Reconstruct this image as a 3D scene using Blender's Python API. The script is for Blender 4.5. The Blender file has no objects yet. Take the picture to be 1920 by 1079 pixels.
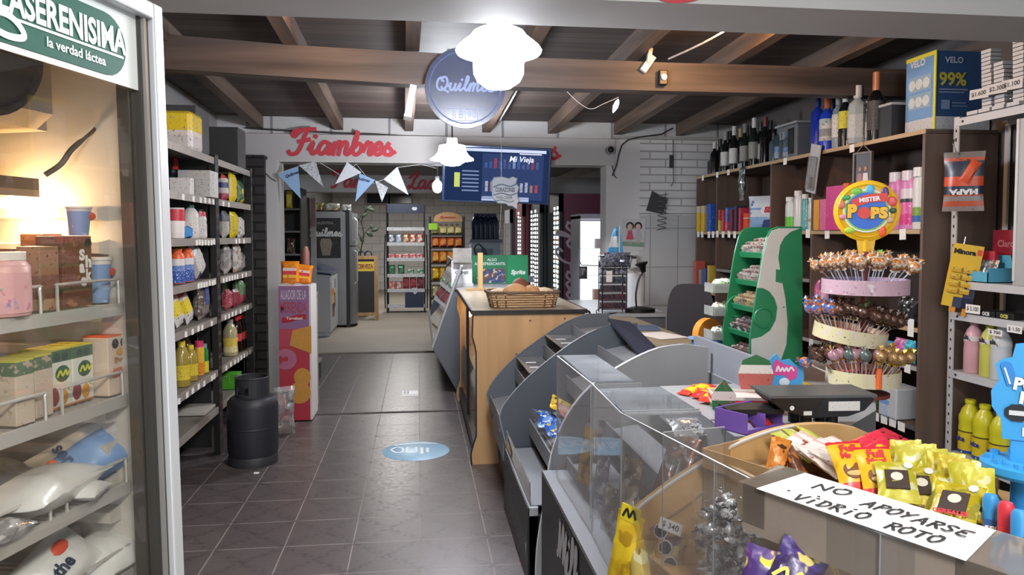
import bpy, math, random
from mathutils import Matrix, Vector
random.seed(7)
SC = bpy.context.scene
COL = SC.collection
PI = math.pi
R = math.radians
# ---------------------------------------------------------------- camera
FPX, CAMH = 1400.0, 1.5
PITCH = R(2.7)
YAW = math.atan(175 / 1400 * math.cos(PITCH))
cam_d = bpy.data.cameras.new('camera')
cam = bpy.data.objects.new('camera', cam_d)
COL.objects.link(cam)
cam.location = (0, 0, CAMH)
cam.rotation_euler = (PI / 2 - PITCH, 0, -YAW)
cam_d.sensor_width = 36
cam_d.lens = FPX / 1920 * 36
PPY = 441 + FPX * math.tan(PITCH)
cam_d.shift_y = (PPY - 539.5) / 1920
cam_d.clip_start = 0.02
SC.camera = cam
# ---------------------------------------------------------------- world, light, exposure
W = bpy.data.worlds.new('world'); SC.world = W
W.use_nodes = True
W.node_tree.nodes['Background'].inputs[0].default_value = (0.86, 0.93, 1.0, 1)
W.node_tree.nodes['Background'].inputs[1].default_value = 1.8
SC.view_settings.view_transform = 'Standard'
SC.view_settings.look = 'None'
SC.view_settings.gamma = 1
SC.view_settings.exposure = 0.22
SC.view_settings.use_curve_mapping = False
SC.cycles.use_denoising = True
SC.cycles.max_bounces = 7
SC.cycles.diffuse_bounces = 3
SC.cycles.glossy_bounces = 3
SC.cycles.transmission_bounces = 6
SC.cycles.transparent_max_bounces = 16
SC.cycles.sample_clamp_indirect = 4
SC.cycles.caustics_reflective = False
SC.cycles.caustics_refractive = False

def lamp(name, kind, loc, power, col=(1, 1, 1), size=0.1, rot=(0, 0, 0), sy=None):
    d = bpy.data.lights.new(name, kind)
    d.energy = power; d.color = col
    if kind == 'AREA':
        d.shape = 'RECTANGLE'; d.size = size; d.size_y = sy or size
    else:
        d.shadow_soft_size = size
    o = bpy.data.objects.new(name, d); COL.objects.link(o)
    o.location = loc; o.rotation_euler = rot
    return o
# the ceiling tubes of the front shop, behind the camera
lamp('front_shop_tube_light', 'AREA', (0.45, -0.75, 2.64), 95, (1, .97, .93), 0.25, (0, 0, 0), 1.5)
lamp('front_shop_tube_light', 'AREA', (0.4, 1.1, 2.64), 12, (1, .98, .95), 1.3, (0, 0, 0), 0.2)
lamp('back_room_tube_light', 'AREA', (-0.4, 12.6, 2.58), 62, (1, .97, .93), 0.3, (0, 0, 0), 2.4)
lamp('back_room_tube_light', 'AREA', (-0.3, 16.8, 2.58), 70, (1, .96, .9), 0.3, (0, 0, 0), 2.4)
# ---------------------------------------------------------------- pixel -> place
_R = Vector((math.cos(YAW), -math.sin(YAW), 0)); _FH = Vector((math.sin(YAW), math.cos(YAW), 0)); _U = Vector((0, 0, 1))
_FW = _FH * math.cos(PITCH) - _U * math.sin(PITCH); _UP = _U * math.cos(PITCH) + _FH * math.sin(PITCH)
_C = Vector((0, 0, CAMH))
def ray(px, py): return _FW + _R * ((px - 960) / FPX) + _UP * ((PPY - py) / FPX)
def at(px, py, X=None, Y=None, Z=None):
    r = ray(px, py)
    t = (X / r.x) if X is not None else (Y / r.y) if Y is not None else ((Z - CAMH) / r.z)
    return _C + r * t
def hit(px, py, o, n):
    r = ray(px, py); o = Vector(o); n = Vector(n)
    return _C + r * ((o - _C).dot(n) / r.dot(n))
# ---------------------------------------------------------------- materials
def hx(h):
    if not isinstance(h, str): return tuple(h)[:3]
    v = [int(h[i:i + 2], 16) / 255 for i in (0, 2, 4)]
    return tuple(c / 12.92 if c <= .04045 else ((c + .055) / 1.055) ** 2.4 for c in v)
_mats = {}
def _new(key):
    m = bpy.data.materials.new(key); m.use_nodes = True
    nt = m.node_tree; nt.nodes.clear()
    out = nt.nodes.new('ShaderNodeOutputMaterial')
    return m, nt, out
def _n(nt, t, **k):
    n = nt.nodes.new('ShaderNode' + t)
    for a, b in k.items():
        if a.startswith('i_'): n.inputs[a[2:].replace('_', ' ')].default_value = b
        else: setattr(n, a, b)
    return n
def _math(nt, op, a, b=None, clamp=False):
    n = _n(nt, 'Math', operation=op, use_clamp=clamp)
    for i, v in enumerate((a, b)):
        if v is None: continue
        if hasattr(v, 'links'): nt.links.new(v, n.inputs[i])
        else: n.inputs[i].default_value = v
    return n.outputs[0]
def _mix(nt, fac, a, b, mode='MIX'):
    n = _n(nt, 'Mix', data_type='RGBA', blend_type=mode)
    for s, v in ((n.inputs[0], fac), (n.inputs[6], a), (n.inputs[7], b)):
        if hasattr(v, 'links'): nt.links.new(v, s)
        elif isinstance(v, (int, float)): s.default_value = v
        else: s.default_value = (*v, 1)
    return n.outputs[2]
def _coord(nt, which='Object', scale=None):
    c = _n(nt, 'TexCoord').outputs[which]
    if scale:
        mp = _n(nt, 'Mapping'); nt.links.new(c, mp.inputs[0]); mp.inputs['Scale'].default_value = scale
        return mp.outputs[0]
    return c
def _noise(nt, vec, scale, detail=2):
    n = _n(nt, 'TexNoise'); n.inputs['Scale'].default_value = scale; n.inputs['Detail'].default_value = detail
    if vec is not None: nt.links.new(vec, n.inputs['Vector'])
    return n.outputs[0]
def _prin(nt, out, col, rough, metal, spec=.5, coat=0, alpha=1, trans=0):
    p = _n(nt, 'BsdfPrincipled')
    if hasattr(col, 'links'): nt.links.new(col, p.inputs['Base Color'])
    else: p.inputs['Base Color'].default_value = (*col, 1)
    p.inputs['Roughness'].default_value = rough; p.inputs['Metallic'].default_value = metal
    p.inputs['Specular IOR Level'].default_value = spec; p.inputs['Coat Weight'].default_value = coat
    p.inputs['Transmission Weight'].default_value = trans
    nt.links.new(p.outputs[0], out.inputs[0])
    return p
def _bump(nt, p, h, strength, dist=.004):
    b = _n(nt, 'Bump'); b.inputs['Strength'].default_value = strength; b.inputs['Distance'].default_value = dist
    nt.links.new(h, b.inputs['Height']); nt.links.new(b.outputs[0], p.inputs['Normal'])
def M(col, r=.5, metal=0, nz=None, bump=None, spec=.5, coat=0):
    """plain surface; nz = (scale, amount) uneven colour; bump = (scale, strength)"""
    key = ('M', col, r, metal, nz, bump, spec, coat)
    if key in _mats: return _mats[key]
    m, nt, out = _new('surface_' + str(len(_mats)))
    c = hx(col)
    if nz or bump: vec = _coord(nt)
    if nz:
        f = _noise(nt, vec, nz[0], 4)
        c = _mix(nt, f, tuple(v * (1 - nz[1]) for v in c), tuple(min(1, v * (1 + nz[1])) for v in c))
    p = _prin(nt, out, c, r, metal, spec, coat)
    if bump: _bump(nt, p, _noise(nt, vec, bump[0], 3), bump[1])
    _mats[key] = m
    return m
def PRINT(stops, axis=2, speck=None, r=.35, scale=60, thr=.56, coat=0, speck2=None):
    """printed packaging: colour bands along one axis of the pack, with blots that stand for small print"""
    key = ('P', str(stops), axis, speck, r, scale, thr, coat, speck2)
    if key in _mats: return _mats[key]
    m, nt, out = _new('print_' + str(len(_mats)))
    s = _n(nt, 'SeparateXYZ'); nt.links.new(_coord(nt, 'Generated'), s.inputs[0])
    cr = _n(nt, 'ValToRGB'); cr.color_ramp.interpolation = 'CONSTANT'
    el = cr.color_ramp.elements
    for i, (pos, c) in enumerate(stops):
        e = el[i] if i < 2 else el.new(pos)
        e.position = pos; e.color = (*hx(c), 1)
    if len(stops) == 1: el[1].color = (*hx(stops[0][1]), 1)
    nt.links.new(s.outputs[axis], cr.inputs[0])
    c = cr.outputs[0]
    ob = _coord(nt, 'Object')
    for k, (sp, sc, th) in enumerate(((speck, scale, thr + .035), (speck2, scale * .45, .62))):
        if not sp: continue
        f = _noise(nt, ob, sc * 3.2, 3)
        g = _math(nt, 'MULTIPLY', _math(nt, 'SUBTRACT', f, th), 18, True)
        c = _mix(nt, g, c, hx(sp))
    _prin(nt, out, c, r, 0, .5, coat)
    _mats[key] = m
    return m
def FOIL(c1, c2, c3=None, scale=30, r=.25, metal=.5):
    key = ('F', c1, c2, c3, scale, r, metal)
    if key in _mats: return _mats[key]
    m, nt, out = _new('wrapper_' + str(len(_mats)))
    ob = _coord(nt)
    f = _noise(nt, ob, scale, 2)
    c = _mix(nt, _math(nt, 'MULTIPLY', _math(nt, 'SUBTRACT', f, .48), 20, True), hx(c1), hx(c2))
    if c3:
        g = _noise(nt, ob, scale * 1.9, 1)
        c = _mix(nt, _math(nt, 'MULTIPLY', _math(nt, 'SUBTRACT', g, .6), 25, True), c, hx(c3))
    p = _prin(nt, out, c, r, metal)
    _bump(nt, p, _noise(nt, ob, scale * 2.2, 2), .5, .003)
    _mats[key] = m
    return m
def CLEAR(tint='ffffff', refl=.5, haze=0.0, r=.02, hcol='ffffff'):
    """clear sheet: lets light straight through, mirrors more at a low angle; haze = share of dull film"""
    key = ('C', tint, refl, haze, r, hcol)
    if key in _mats: return _mats[key]
    m, nt, out = _new('clear_' + str(len(_mats)))
    t = _n(nt, 'BsdfTransparent'); t.inputs[0].default_value = (*hx(tint), 1)
    g = _n(nt, 'BsdfGlossy'); g.inputs['Roughness'].default_value = r; g.inputs[0].default_value = (1, 1, 1, 1)
    fr = _n(nt, 'Fresnel'); fr.inputs[0].default_value = 1.45
    mx = _n(nt, 'MixShader')
    nt.links.new(_math(nt, 'MULTIPLY', fr.outputs[0], refl), mx.inputs[0])
    nt.links.new(t.outputs[0], mx.inputs[1]); nt.links.new(g.outputs[0], mx.inputs[2])
    last = mx.outputs[0]
    if haze:
        d = _n(nt, 'BsdfDiffuse'); d.inputs[0].default_value = (*hx(hcol), 1)
        m2 = _n(nt, 'MixShader')
        f = _noise(nt, _coord(nt), 7, 4)
        nt.links.new(_math(nt, 'MULTIPLY', f, haze * 2, True), m2.inputs[0])
        nt.links.new(last, m2.inputs[1]); nt.links.new(d.outputs[0], m2.inputs[2]); last = m2.outputs[0]
    nt.links.new(last, out.inputs[0])
    _mats[key] = m
    return m
def GLOW(col, s):
    key = ('G', col, s)
    if key in _mats: return _mats[key]
    m, nt, out = _new('glow_' + str(len(_mats)))
    e = _n(nt, 'Emission'); e.inputs[0].default_value = (*hx(col), 1); e.inputs[1].default_value = s
    nt.links.new(e.outputs[0], out.inputs[0])
    _mats[key] = m
    return m
def WOOD(c1, c2, axis=0, r=.5, sc=9, knots=False):
    key = ('W', c1, c2, axis, r, sc, knots)
    if key in _mats: return _mats[key]
    m, nt, out = _new('wood_' + str(len(_mats)))
    s = [sc * 3] * 3; s[axis] = sc * .18
    vec = _coord(nt, 'Object', tuple(s))
    f = _noise(nt, vec, 1.0, 5)
    f = _math(nt, 'MULTIPLY', _math(nt, 'SUBTRACT', f, .3), 2.2, True)
    c = _mix(nt, f, hx(c1), hx(c2))
    if knots:
        v = _n(nt, 'TexVoronoi'); v.inputs['Scale'].default_value = 2.3
        nt.links.new(_coord(nt, 'Object', (.5, 2.2, 2.2)), v.inputs['Vector'])
        k = _math(nt, 'SUBTRACT', 1, _math(nt, 'MULTIPLY', v.outputs['Distance'], 9), True)
        c = _mix(nt, _math(nt, 'MULTIPLY', k, .7), c, tuple(x * .3 for x in hx(c1)))
    p = _prin(nt, out, c, r, 0)
    _bump(nt, p, f, .25, .002)
    _mats[key] = m
    return m
def BLOCKS(col, joint, bw, bh, axis='X', r=.75, mortar=.006, var=.08, off=.5, bump=.6):
    """painted block or brick work laid in the plane of a wall; axis = world axis along the courses"""
    key = ('B', col, joint, bw, bh, axis, mortar, off)
    if key in _mats: return _mats[key]
    m, nt, out = _new('masonry_' + str(len(_mats)))
    s = _n(nt, 'SeparateXYZ'); nt.links.new(_coord(nt, 'Object'), s.inputs[0])
    cb = _n(nt, 'CombineXYZ')
    nt.links.new(s.outputs[0 if axis == 'X' else 1], cb.inputs[0]); nt.links.new(s.outputs[2], cb.inputs[1])
    b = _n(nt, 'TexBrick'); b.offset = off
    nt.links.new(cb.outputs[0], b.inputs['Vector'])
    b.inputs['Scale'].default_value = 1
    b.inputs['Brick Width'].default_value = bw; b.inputs['Row Height'].default_value = bh
    b.inputs['Mortar Size'].default_value = mortar; b.inputs['Mortar Smooth'].default_value = .3
    c = hx(col)
    b.inputs['Color1'].default_value = (*[v * (1 - var) for v in c], 1); b.inputs['Color2'].default_value = (*[min(1, v * (1 + var)) for v in c], 1)
    b.inputs['Mortar'].default_value = (*hx(joint), 1)
    nz = _noise(nt, _coord(nt), 3.5, 5)
    c2 = _mix(nt, _math(nt, 'MULTIPLY', nz, .5), b.outputs[0], tuple(v * .62 for v in c))
    p = _prin(nt, out, c2, r, 0, .3)
    _bump(nt, p, _math(nt, 'ADD', _math(nt, 'MULTIPLY', b.outputs[1], -1), _math(nt, 'MULTIPLY', _noise(nt, _coord(nt), 30, 3), .25)), bump, .012)
    _mats[key] = m
    return m
# ---------------------------------------------------------------- mesh builder
def fr(o, x, y):
    """matrix with origin o, local X along x, local Y along y, Z = X cross Y"""
    x = Vector(x).normalized(); y = Vector(y); z = x.cross(y).normalized(); y = z.cross(x)
    m = Matrix((x, y, z)).transposed().to_4x4(); m.translation = Vector(o)
    return m
def TR(x=0, y=0, z=0, rz=0, rx=0, ry=0):
    return Matrix.Translation((x, y, z)) @ Matrix.Rotation(rz, 4, 'Z') @ Matrix.Rotation(ry, 4, 'Y') @ Matrix.Rotation(rx, 4, 'X')
def catmull(p, n=6, closed=False):
    P = [Vector(q) for q in p]
    if len(P) < 3: return P
    out = []
    N = len(P)
    for i in range(N if closed else N - 1):
        a, b, c, d = (P[(i + k) % N] for k in (-1, 0, 1, 2)) if closed else (P[max(i - 1, 0)], P[i], P[i + 1], P[min(i + 2, N - 1)])
        for k in range(n):
            t = k / n
            out.append(.5 * ((2 * b) + (c - a) * t + (2 * a - 5 * b + 4 * c - d) * t * t + (3 * b - a - 3 * c + d) * t ** 3))
    if not closed: out.append(P[-1])
    return out
class B:
    def __init__(s, T=None):
        s.v = []; s.f = []; s.m = []; s.s = []; s.T = T or Matrix()
    def add(s, vs, fs, mi=0, sm=False, T=None):
        k = len(s.v); MM = s.T @ T if T else s.T
        s.v += [MM @ Vector(q) for q in vs]
        s.f += [[k + i for i in f] for f in fs]
        s.m += [mi] * len(fs); s.s += [sm] * len(fs)
        return s
    def box(s, x0, x1, y0, y1, z0, z1, mi=0, T=None):
        v = [(x, y, z) for z in (z0, z1) for y in (y0, y1) for x in (x0, x1)]
        return s.add(v, [(0, 2, 3, 1), (4, 5, 7, 6), (0, 1, 5, 4), (2, 6, 7, 3), (0, 4, 6, 2), (1, 3, 7, 5)], mi, False, T)
    def cb(s, c, d, mi=0, T=None):
        return s.box(c[0] - d[0] / 2, c[0] + d[0] / 2, c[1] - d[1] / 2, c[1] + d[1] / 2, c[2] - d[2] / 2, c[2] + d[2] / 2, mi, T)
    def lathe(s, prof, n=16, c=(0, 0, 0), mi=0, T=None, sx=1, sy=1):
        v = []; f = []
        for r, z in prof:
            for i in range(n):
                a = 2 * PI * i / n
                v.append((c[0] + r * sx * math.cos(a), c[1] + r * sy * math.sin(a), c[2] + z))
        L = len(prof)
        for j in range(L - 1):
            for i in range(n):
                f.append((j * n + i, j * n + (i + 1) % n, (j + 1) * n + (i + 1) % n, (j + 1) * n + i))
        if prof[0][0] > 1e-5: f.append(tuple(range(n - 1, -1, -1)))
        if prof[-1][0] > 1e-5: f.append(tuple((L - 1) * n + i for i in range(n)))
        return s.add(v, f, mi, True, T)
    def cyl(s, r, z0, z1, n=16, c=(0, 0, 0), mi=0, T=None):
        return s.lathe([(r, z0), (r, z1)], n, c, mi, T)
    def tube(s, pts, r, n=6, mi=0, T=None, closed=False):
        P = [Vector(p) for p in pts]
        v = []; f = []; N = len(P)
        rs = r if isinstance(r, (list, tuple)) else [r] * N
        up = None
        for i, p in enumerate(P):
            d = ((P[(i + 1) % N] - P[i - 1]) if closed else (P[min(i + 1, N - 1)] - P[max(i - 1, 0)]))
            if d.length < 1e-9: d = Vector((0, 0, 1))
            d.normalize()
            if up is None:
                up = d.orthogonal().normalized()
            else:
                up = (up - d * up.dot(d))
                up = up.normalized() if up.length > 1e-6 else d.orthogonal().normalized()
            q = d.cross(up)
            for k in range(n):
                a = 2 * PI * k / n
                v.append(p + (up * math.cos(a) + q * math.sin(a)) * rs[i])
        for i in range(N if closed else N - 1):
            for k in range(n):
                j = (i + 1) % N
                f.append((i * n + k, i * n + (k + 1) % n, j * n + (k + 1) % n, j * n + k))
        if not closed:
            f.append(tuple(range(n - 1, -1, -1))); f.append(tuple((N - 1) * n + k for k in range(n)))
        return s.add(v, f, mi, True, T)
    def prism(s, poly, t, mi=0, T=None, mi2=None, back=0.0):
        """outline in local XY, from z=-back to z=t"""
        n = len(poly)
        v = [(p[0], p[1], -back) for p in poly] + [(p[0], p[1], t) for p in poly]
        s.add(v, [tuple(range(n - 1, -1, -1))] + [(i, (i + 1) % n, n + (i + 1) % n, n + i) for i in range(n)], mi if mi2 is None else mi2, False, T)
        return s.add([(p[0], p[1], t) for p in poly], [tuple(range(n))], mi, False, T)
    def ell(s, c, r, n=12, mi=0, T=None):
        m = max(5, n // 2 + 1)
        return s.lathe([(math.sin(PI * j / m), -math.cos(PI * j / m)) for j in range(m + 1)], n, mi=mi,
                       T=(T or Matrix()) @ Matrix.Translation(c) @ Matrix.Diagonal((*r, 1)))
    def pillow(s, w, h, d, nx=8, ny=10, mi=0, T=None, fin=.06, crumple=0.0, seed=0, zig=False, boxy=False):
        """stuffed bag lying in local XY (w by h), thickness d along Z, flat sealed ends"""
        rnd = random.Random(seed)
        v = []; f = []
        jit = [[rnd.uniform(-1, 1) * crumple for _ in range(nx + 1)] for _ in range(2 * ny + 3)]
        for side in (1, -1):
            for j in range(ny + 1):
                t = j / ny; yy = (t - .5) * h
                e = min(t, 1 - t) / fin
                th = 0 if e <= 0 else (min(1, max(0, (min(t, 1 - t) - fin) / (.14 if boxy else .28)))) ** .55 if e > 1 else 0
                for i in range(nx + 1):
                    u = i / nx * 2 - 1
                    z = side * (d / 2 * th * max(0, 1 - abs(u) ** (9 if boxy else 3)) ** .6 + .0008) + jit[j][i] * d * .5 * (1 if e > 1 else .3)
                    x = u * w / 2 * (1 - .07 * th)
                    yo = (.012 * h if (i % 2 and zig and j in (0, ny)) else 0) * (1 if j else -1)
                    v.append((x, yy + yo, z))
        K = (nx + 1) * (ny + 1)
        for j in range(ny):
            for i in range(nx):
                a = j * (nx + 1) + i
                f.append((a, a + 1, a + nx + 2, a + nx + 1))
                f.append((K + a, K + a + nx + 1, K + a + nx + 2, K + a + 1))
        for j in range(ny):
            a = j * (nx + 1); b = a + nx
            f.append((a, a + nx + 1, K + a + nx + 1, K + a)); f.append((b, K + b, K + b + nx + 1, b + nx + 1))
        for i in range(nx):
            a = i; b = ny * (nx + 1) + i
            f.append((a, K + a, K + a + 1, a + 1)); f.append((b, b + 1, K + b + 1, K + b))
        return s.add(v, f, mi, True, T)
    def ribbon(s, pts, w, t=.0008, mi=0, T=None, sm=6):
        """flat stroke of width w along a 2-D line in local XY"""
        P = [Vector((p[0], p[1])) for p in pts]
        if sm and len(P) > 2: P = [Vector((q[0], q[1])) for q in catmull([(p.x, p.y, 0) for p in P], sm)]
        L = []; Rr = []
        N = len(P)
        for i, p in enumerate(P):
            d = P[min(i + 1, N - 1)] - P[max(i - 1, 0)]
            if d.length < 1e-9: d = Vector((1, 0))
            d.normalize(); q = Vector((-d.y, d.x)) * w / 2
            e = d * (w * .35) * (-1 if i == 0 else 1 if i == N - 1 else 0)
            L.append((p.x + q.x + e.x, p.y + q.y + e.y)); Rr.append((p.x - q.x + e.x, p.y - q.y + e.y))
        s.rn = getattr(s, 'rn', 0) + 1; t += (s.rn % 9) * .0002
        v = [(x, y, t + i * 4e-5) for i, (x, y) in enumerate(L)] + [(x, y, t + i * 4e-5) for i, (x, y) in enumerate(Rr)]
        return s.add(v, [(N + i, N + i + 1, i + 1, i) for i in range(N - 1)], mi, False, T)
    def o(s, name, mats, parent=None, loc=(0, 0, 0), rz=0, bev=0, rot=None):
        me = bpy.data.meshes.new(name)
        me.from_pydata(s.v, [], s.f)
        for m in (mats if isinstance(mats, (list, tuple)) else [mats]): me.materials.append(m)
        me.polygons.foreach_set('material_index', s.m)
        me.polygons.foreach_set('use_smooth', s.s)
        me.update()
        if any(s.s): me.set_sharp_from_angle(angle=R(38))
        ob = bpy.data.objects.new(name, me); COL.objects.link(ob)
        ob.location = loc; ob.rotation_euler = rot or (0, 0, rz)
        if parent: ob.parent = parent
        if bev:
            b = ob.modifiers.new('edge', 'BEVEL'); b.width = bev; b.segments = 2; b.limit_method = 'ANGLE'
        return ob
# ---------------------------------------------------------------- lettering
_txt = {}
def text_mesh(string, bold=0.0, align='CENTER', shear=0.0, space=1.0):
    cu = bpy.data.curves.new('lettering', 'FONT')
    cu.body = string; cu.align_x = align; cu.align_y = 'CENTER'; cu.size = 1; cu.offset = bold; cu.shear = shear
    cu.space_character = space; cu.resolution_u = 3
    ob = bpy.data.objects.new('lettering', cu); COL.objects.link(ob)
    me = bpy.data.meshes.new_from_object(ob)
    bpy.data.objects.remove(ob); bpy.data.curves.remove(cu)
    return me
def txt(string, w, mat, T, parent=None, name='lettering', h=None, bold=.02, shear=0.0, space=1.0):
    """printed words, w wide (h high when given), centred on the frame T"""
    me = text_mesh(string, bold, 'CENTER', shear, space)
    xs = [v.co.x for v in me.vertices]; ys = [v.co.y for v in me.vertices]
    cx, cy = (max(xs) + min(xs)) / 2, (max(ys) + min(ys)) / 2
    k = w / (max(xs) - min(xs)); ky = k if h is None else h / (max(ys) - min(ys))
    me.transform(T @ Matrix.Diagonal((k, ky, 1, 1)) @ Matrix.Translation((-cx, -cy, 0)))
    me.name = name; me.materials.append(mat)
    ob = bpy.data.objects.new(name, me); COL.objects.link(ob)
    if parent: ob.parent = parent
    return ob
# brush and marker letters: (advance, strokes)
G = {
 'F': (1.0, [[(.3, 1.3), (.05, 1.2), (.0, 1.02), (.14, .96), (.25, 1.1), (.55, 1.32), (1.15, 1.36)], [(.75, 1.34), (.62, .9), (.5, .4), (.3, .05), (.0, 0), (-.12, .14)], [(.35, .68), (.62, .72), (.92, .8)]]),
 'i': (.5, [[(.0, .25), (.2, .66), (.13, .2), (.25, .03), (.45, .2)], [(.27, .94), (.3, 1.0)]]),
 'a': (.78, [[(.55, .6), (.3, .68), (.08, .4), (.1, .08), (.3, .05), (.52, .35), (.6, .68), (.52, .2), (.62, .03), (.8, .2)]]),
 'm': (1.1, [[(.0, .25), (.2, .68), (.1, .0)], [(.12, .3), (.35, .68), (.48, .58), (.4, .0)], [(.42, .3), (.65, .68), (.82, .58), (.76, .12), (.88, .02), (1.1, .2)]]),
 'b': (.72, [[(.0, .25), (.25, .8), (.28, 1.3), (.16, .7), (.12, .2), (.3, 0), (.55, .2), (.55, .5), (.38, .62), (.18, .4)], [(.54, .5), (.75, .5)]]),
 'r': (.55, [[(.0, .2), (.2, .7), (.28, .6), (.42, .64), (.32, .15), (.4, .02), (.58, .2)]]),
 'e': (.62, [[(.02, .25), (.35, .35), (.45, .55), (.32, .68), (.12, .5), (.1, .15), (.3, .02), (.62, .22)]]),
 'o': (.7, [[(.35, .66), (.12, .52), (.08, .15), (.3, .02), (.52, .2), (.52, .52), (.35, .66), (.5, .5), (.72, .52)]]),
 's': (.6, [[(.0, .22), (.3, .7), (.22, .5), (.45, .25), (.35, .02), (.1, .06), (.05, .2)], [(.4, .04), (.62, .18)]]),
 'P': (.95, [[(.25, 1.3), (.05, 1.2), (.05, 1.0), (.3, 1.25), (.7, 1.35), (.95, 1.15), (.85, .8), (.5, .65)], [(.55, 1.3), (.45, .6), (.25, .05), (.0, 0)]]),
 'n': (.85, [[(.0, .25), (.2, .68), (.1, .0)], [(.12, .3), (.4, .68), (.56, .58), (.5, .12), (.62, .02), (.85, .2)]]),
 'L': (.85, [[(.1, .9), (.3, 1.1), (.6, 1.35), (.75, 1.15), (.5, .8), (.4, .4), (.15, .05), (.05, .18), (.3, .18), (.6, 0), (.9, .15)]]),
 'c': (.6, [[(.5, .55), (.35, .68), (.12, .5), (.1, .15), (.3, .02), (.6, .2)]]),
 't': (.5, [[(.0, .25), (.25, 1.0), (.15, .2), (.28, .02), (.5, .2)], [(.05, .72), (.45, .76)]]),
 'Q': (1.1, [[(.55, 1.15), (.15, 1.0), (.05, .45), (.3, .05), (.75, .15), (.95, .65), (.8, 1.1), (.55, 1.15), (.4, .9), (.6, .8)], [(.45, .3), (.75, .05), (1.1, -.12)]]),
 'u': (.8, [[(.0, .35), (.15, .66), (.12, .2), (.28, .03), (.5, .3), (.58, .66), (.52, .15), (.64, .02), (.82, .2)]]),
 'l': (.45, [[(.0, .2), (.3, .8), (.35, 1.2), (.2, 1.2), (.12, .4), (.22, .02), (.45, .2)]]),
 'M': (1.3, [[(.0, .05), (.15, .2), (.3, 1.1), (.35, .6), (.4, .15)], [(.42, .2), (.75, 1.15), (.8, .6), (.82, .15)], [(.84, .2), (1.15, 1.1), (1.1, .4), (1.2, .03), (1.35, .2)]]),
 'k': (.7, [[(.0, .2), (.28, .85), (.3, 1.2), (.18, 1.1), (.1, 0)], [(.5, .65), (.2, .35), (.5, .03), (.72, .2)]]),
 'C': (1.1, [[(.75, .95), (.9, 1.2), (.6, 1.3), (.2, .95), (.05, .4), (.25, 0), (.65, .05), (1.1, .35)]]),
 '-': (.45, [[(.05, .4), (.4, .42)]]),
 ' ': (.45, []),
}
K = {  # handwritten capitals
 'N': [[(.0, .0), (.1, .95)], [(.1, .95), (.5, .05)], [(.5, .05), (.62, 1.0)]], 'O': [[(.35, .95), (.05, .7), (.1, .1), (.4, .0), (.62, .4), (.55, .85), (.3, .95)]],
 'A': [[(.0, .0), (.3, 1.0)], [(.3, 1.0), (.6, .0)], [(.08, .35), (.55, .38)]], 'P': [[(.1, 0), (.15, 1.0)], [(.05, .95), (.45, .98), (.6, .75), (.4, .5), (.13, .48)]],
 'Y': [[(.0, .95), (.28, .5)], [(.6, 1.0), (.3, .5), (.2, .0)]], 'R': [[(.1, 0), (.15, 1.0)], [(.05, .95), (.45, .98), (.58, .75), (.4, .52), (.13, .5)], [(.3, .5), (.6, .02)]],
 'S': [[(.55, .9), (.3, 1.0), (.08, .8), (.3, .52), (.5, .3), (.35, .02), (.05, .1)]], 'E': [[(.55, .95), (.15, .85), (.1, .55), (.35, .52)], [(.35, .52), (.08, .45), (.1, .05), (.55, .05)]],
 'V': [[(.0, .95), (.28, .0)], [(.28, 0), (.6, 1.0)]], 'I': [[(.25, .0), (.3, .7)], [(.28, 1.0), (.38, 1.05)]],
 'D': [[(.1, 0), (.12, .95)], [(.02, .95), (.4, .9), (.62, .5), (.4, .05), (.05, .0)]], 'T': [[(.0, .95), (.62, .98)], [(.33, .97), (.28, .0)]],
}
def brush(b, word, T, h, sw, mi=0, slant=0.0, kern=1.0, t=.0012):
    """script word; T origin = left end of the base line, h = height of a tall letter"""
    k = h / 1.3; x = 0
    for ch in word:
        adv, st = G[ch]
        for line in st:
            b.ribbon([((x + px + slant * py) * k, py * k) for px, py in line], sw, t, mi, T, 5)
        x += adv * kern
    return x * k
def brush_w(word, h, kern=1.0): return sum(G[c][0] for c in word) * kern * h / 1.3
# ---------------------------------------------------------------- objects
def empty(name, loc=(0, 0, 0), rz=0, rot=None):
    o = bpy.data.objects.new(name, None); COL.objects.link(o)
    o.empty_display_size = .05
    o.location = loc; o.rotation_euler = rot or (0, 0, rz)
    return o
def tag(o, label, cat, group=None, kind=None):
    o['label'] = label; o['category'] = cat
    if group: o['group'] = group
    if kind: o['kind'] = kind
    return o
def thing(name, label, cat, loc=(0, 0, 0), rz=0, group=None, rot=None):
    return tag(empty(name, loc, rz, rot), label, cat, group)
def struct(o, label, cat): return tag(o, label, cat, None, 'structure')
def dup(root, loc, rz=None, label=None, group=None, scale=None, rot=None):
    c = root.copy(); COL.objects.link(c); c.location = loc
    if rot is not None: c.rotation_euler = rot
    elif rz is not None: c.rotation_euler = (0, 0, rz)
    if scale: c.scale = scale if isinstance(scale, (tuple, list)) else (scale,) * 3
    if label: c['label'] = label
    if group: c['group'] = group
    for ch in root.children:
        d = ch.copy(); COL.objects.link(d); d.parent = c
        for g in ch.children:
            e = g.copy(); COL.objects.link(e); e.parent = d
    return c
ORD = 'first second third fourth fifth sixth seventh eighth ninth tenth eleventh twelfth thirteenth fourteenth fifteenth sixteenth seventeenth eighteenth nineteenth twentieth'.split()
ORD += ['twenty-' + w for w in ORD[:9]] + ['thirtieth'] + ['thirty-' + w for w in ORD[:9]]
FRONT = fr((0, 0, 0), (1, 0, 0), (0, 0, 1))   # a face that looks towards -Y
def face_at(o, n, up=(0, 0, 1)):
    """frame on a surface at o looking along n"""
    n = Vector(n).normalized(); x = Vector(up).cross(n)
    return fr(o, x, n.cross(x))
BLACK = M('141414', .4); WHITE = M('e6e6e4', .5); INK = M('181818', .7); PAPER = M('f2f1ee', .8); STEEL = M('c8c9cb', .25, 1)
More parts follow.
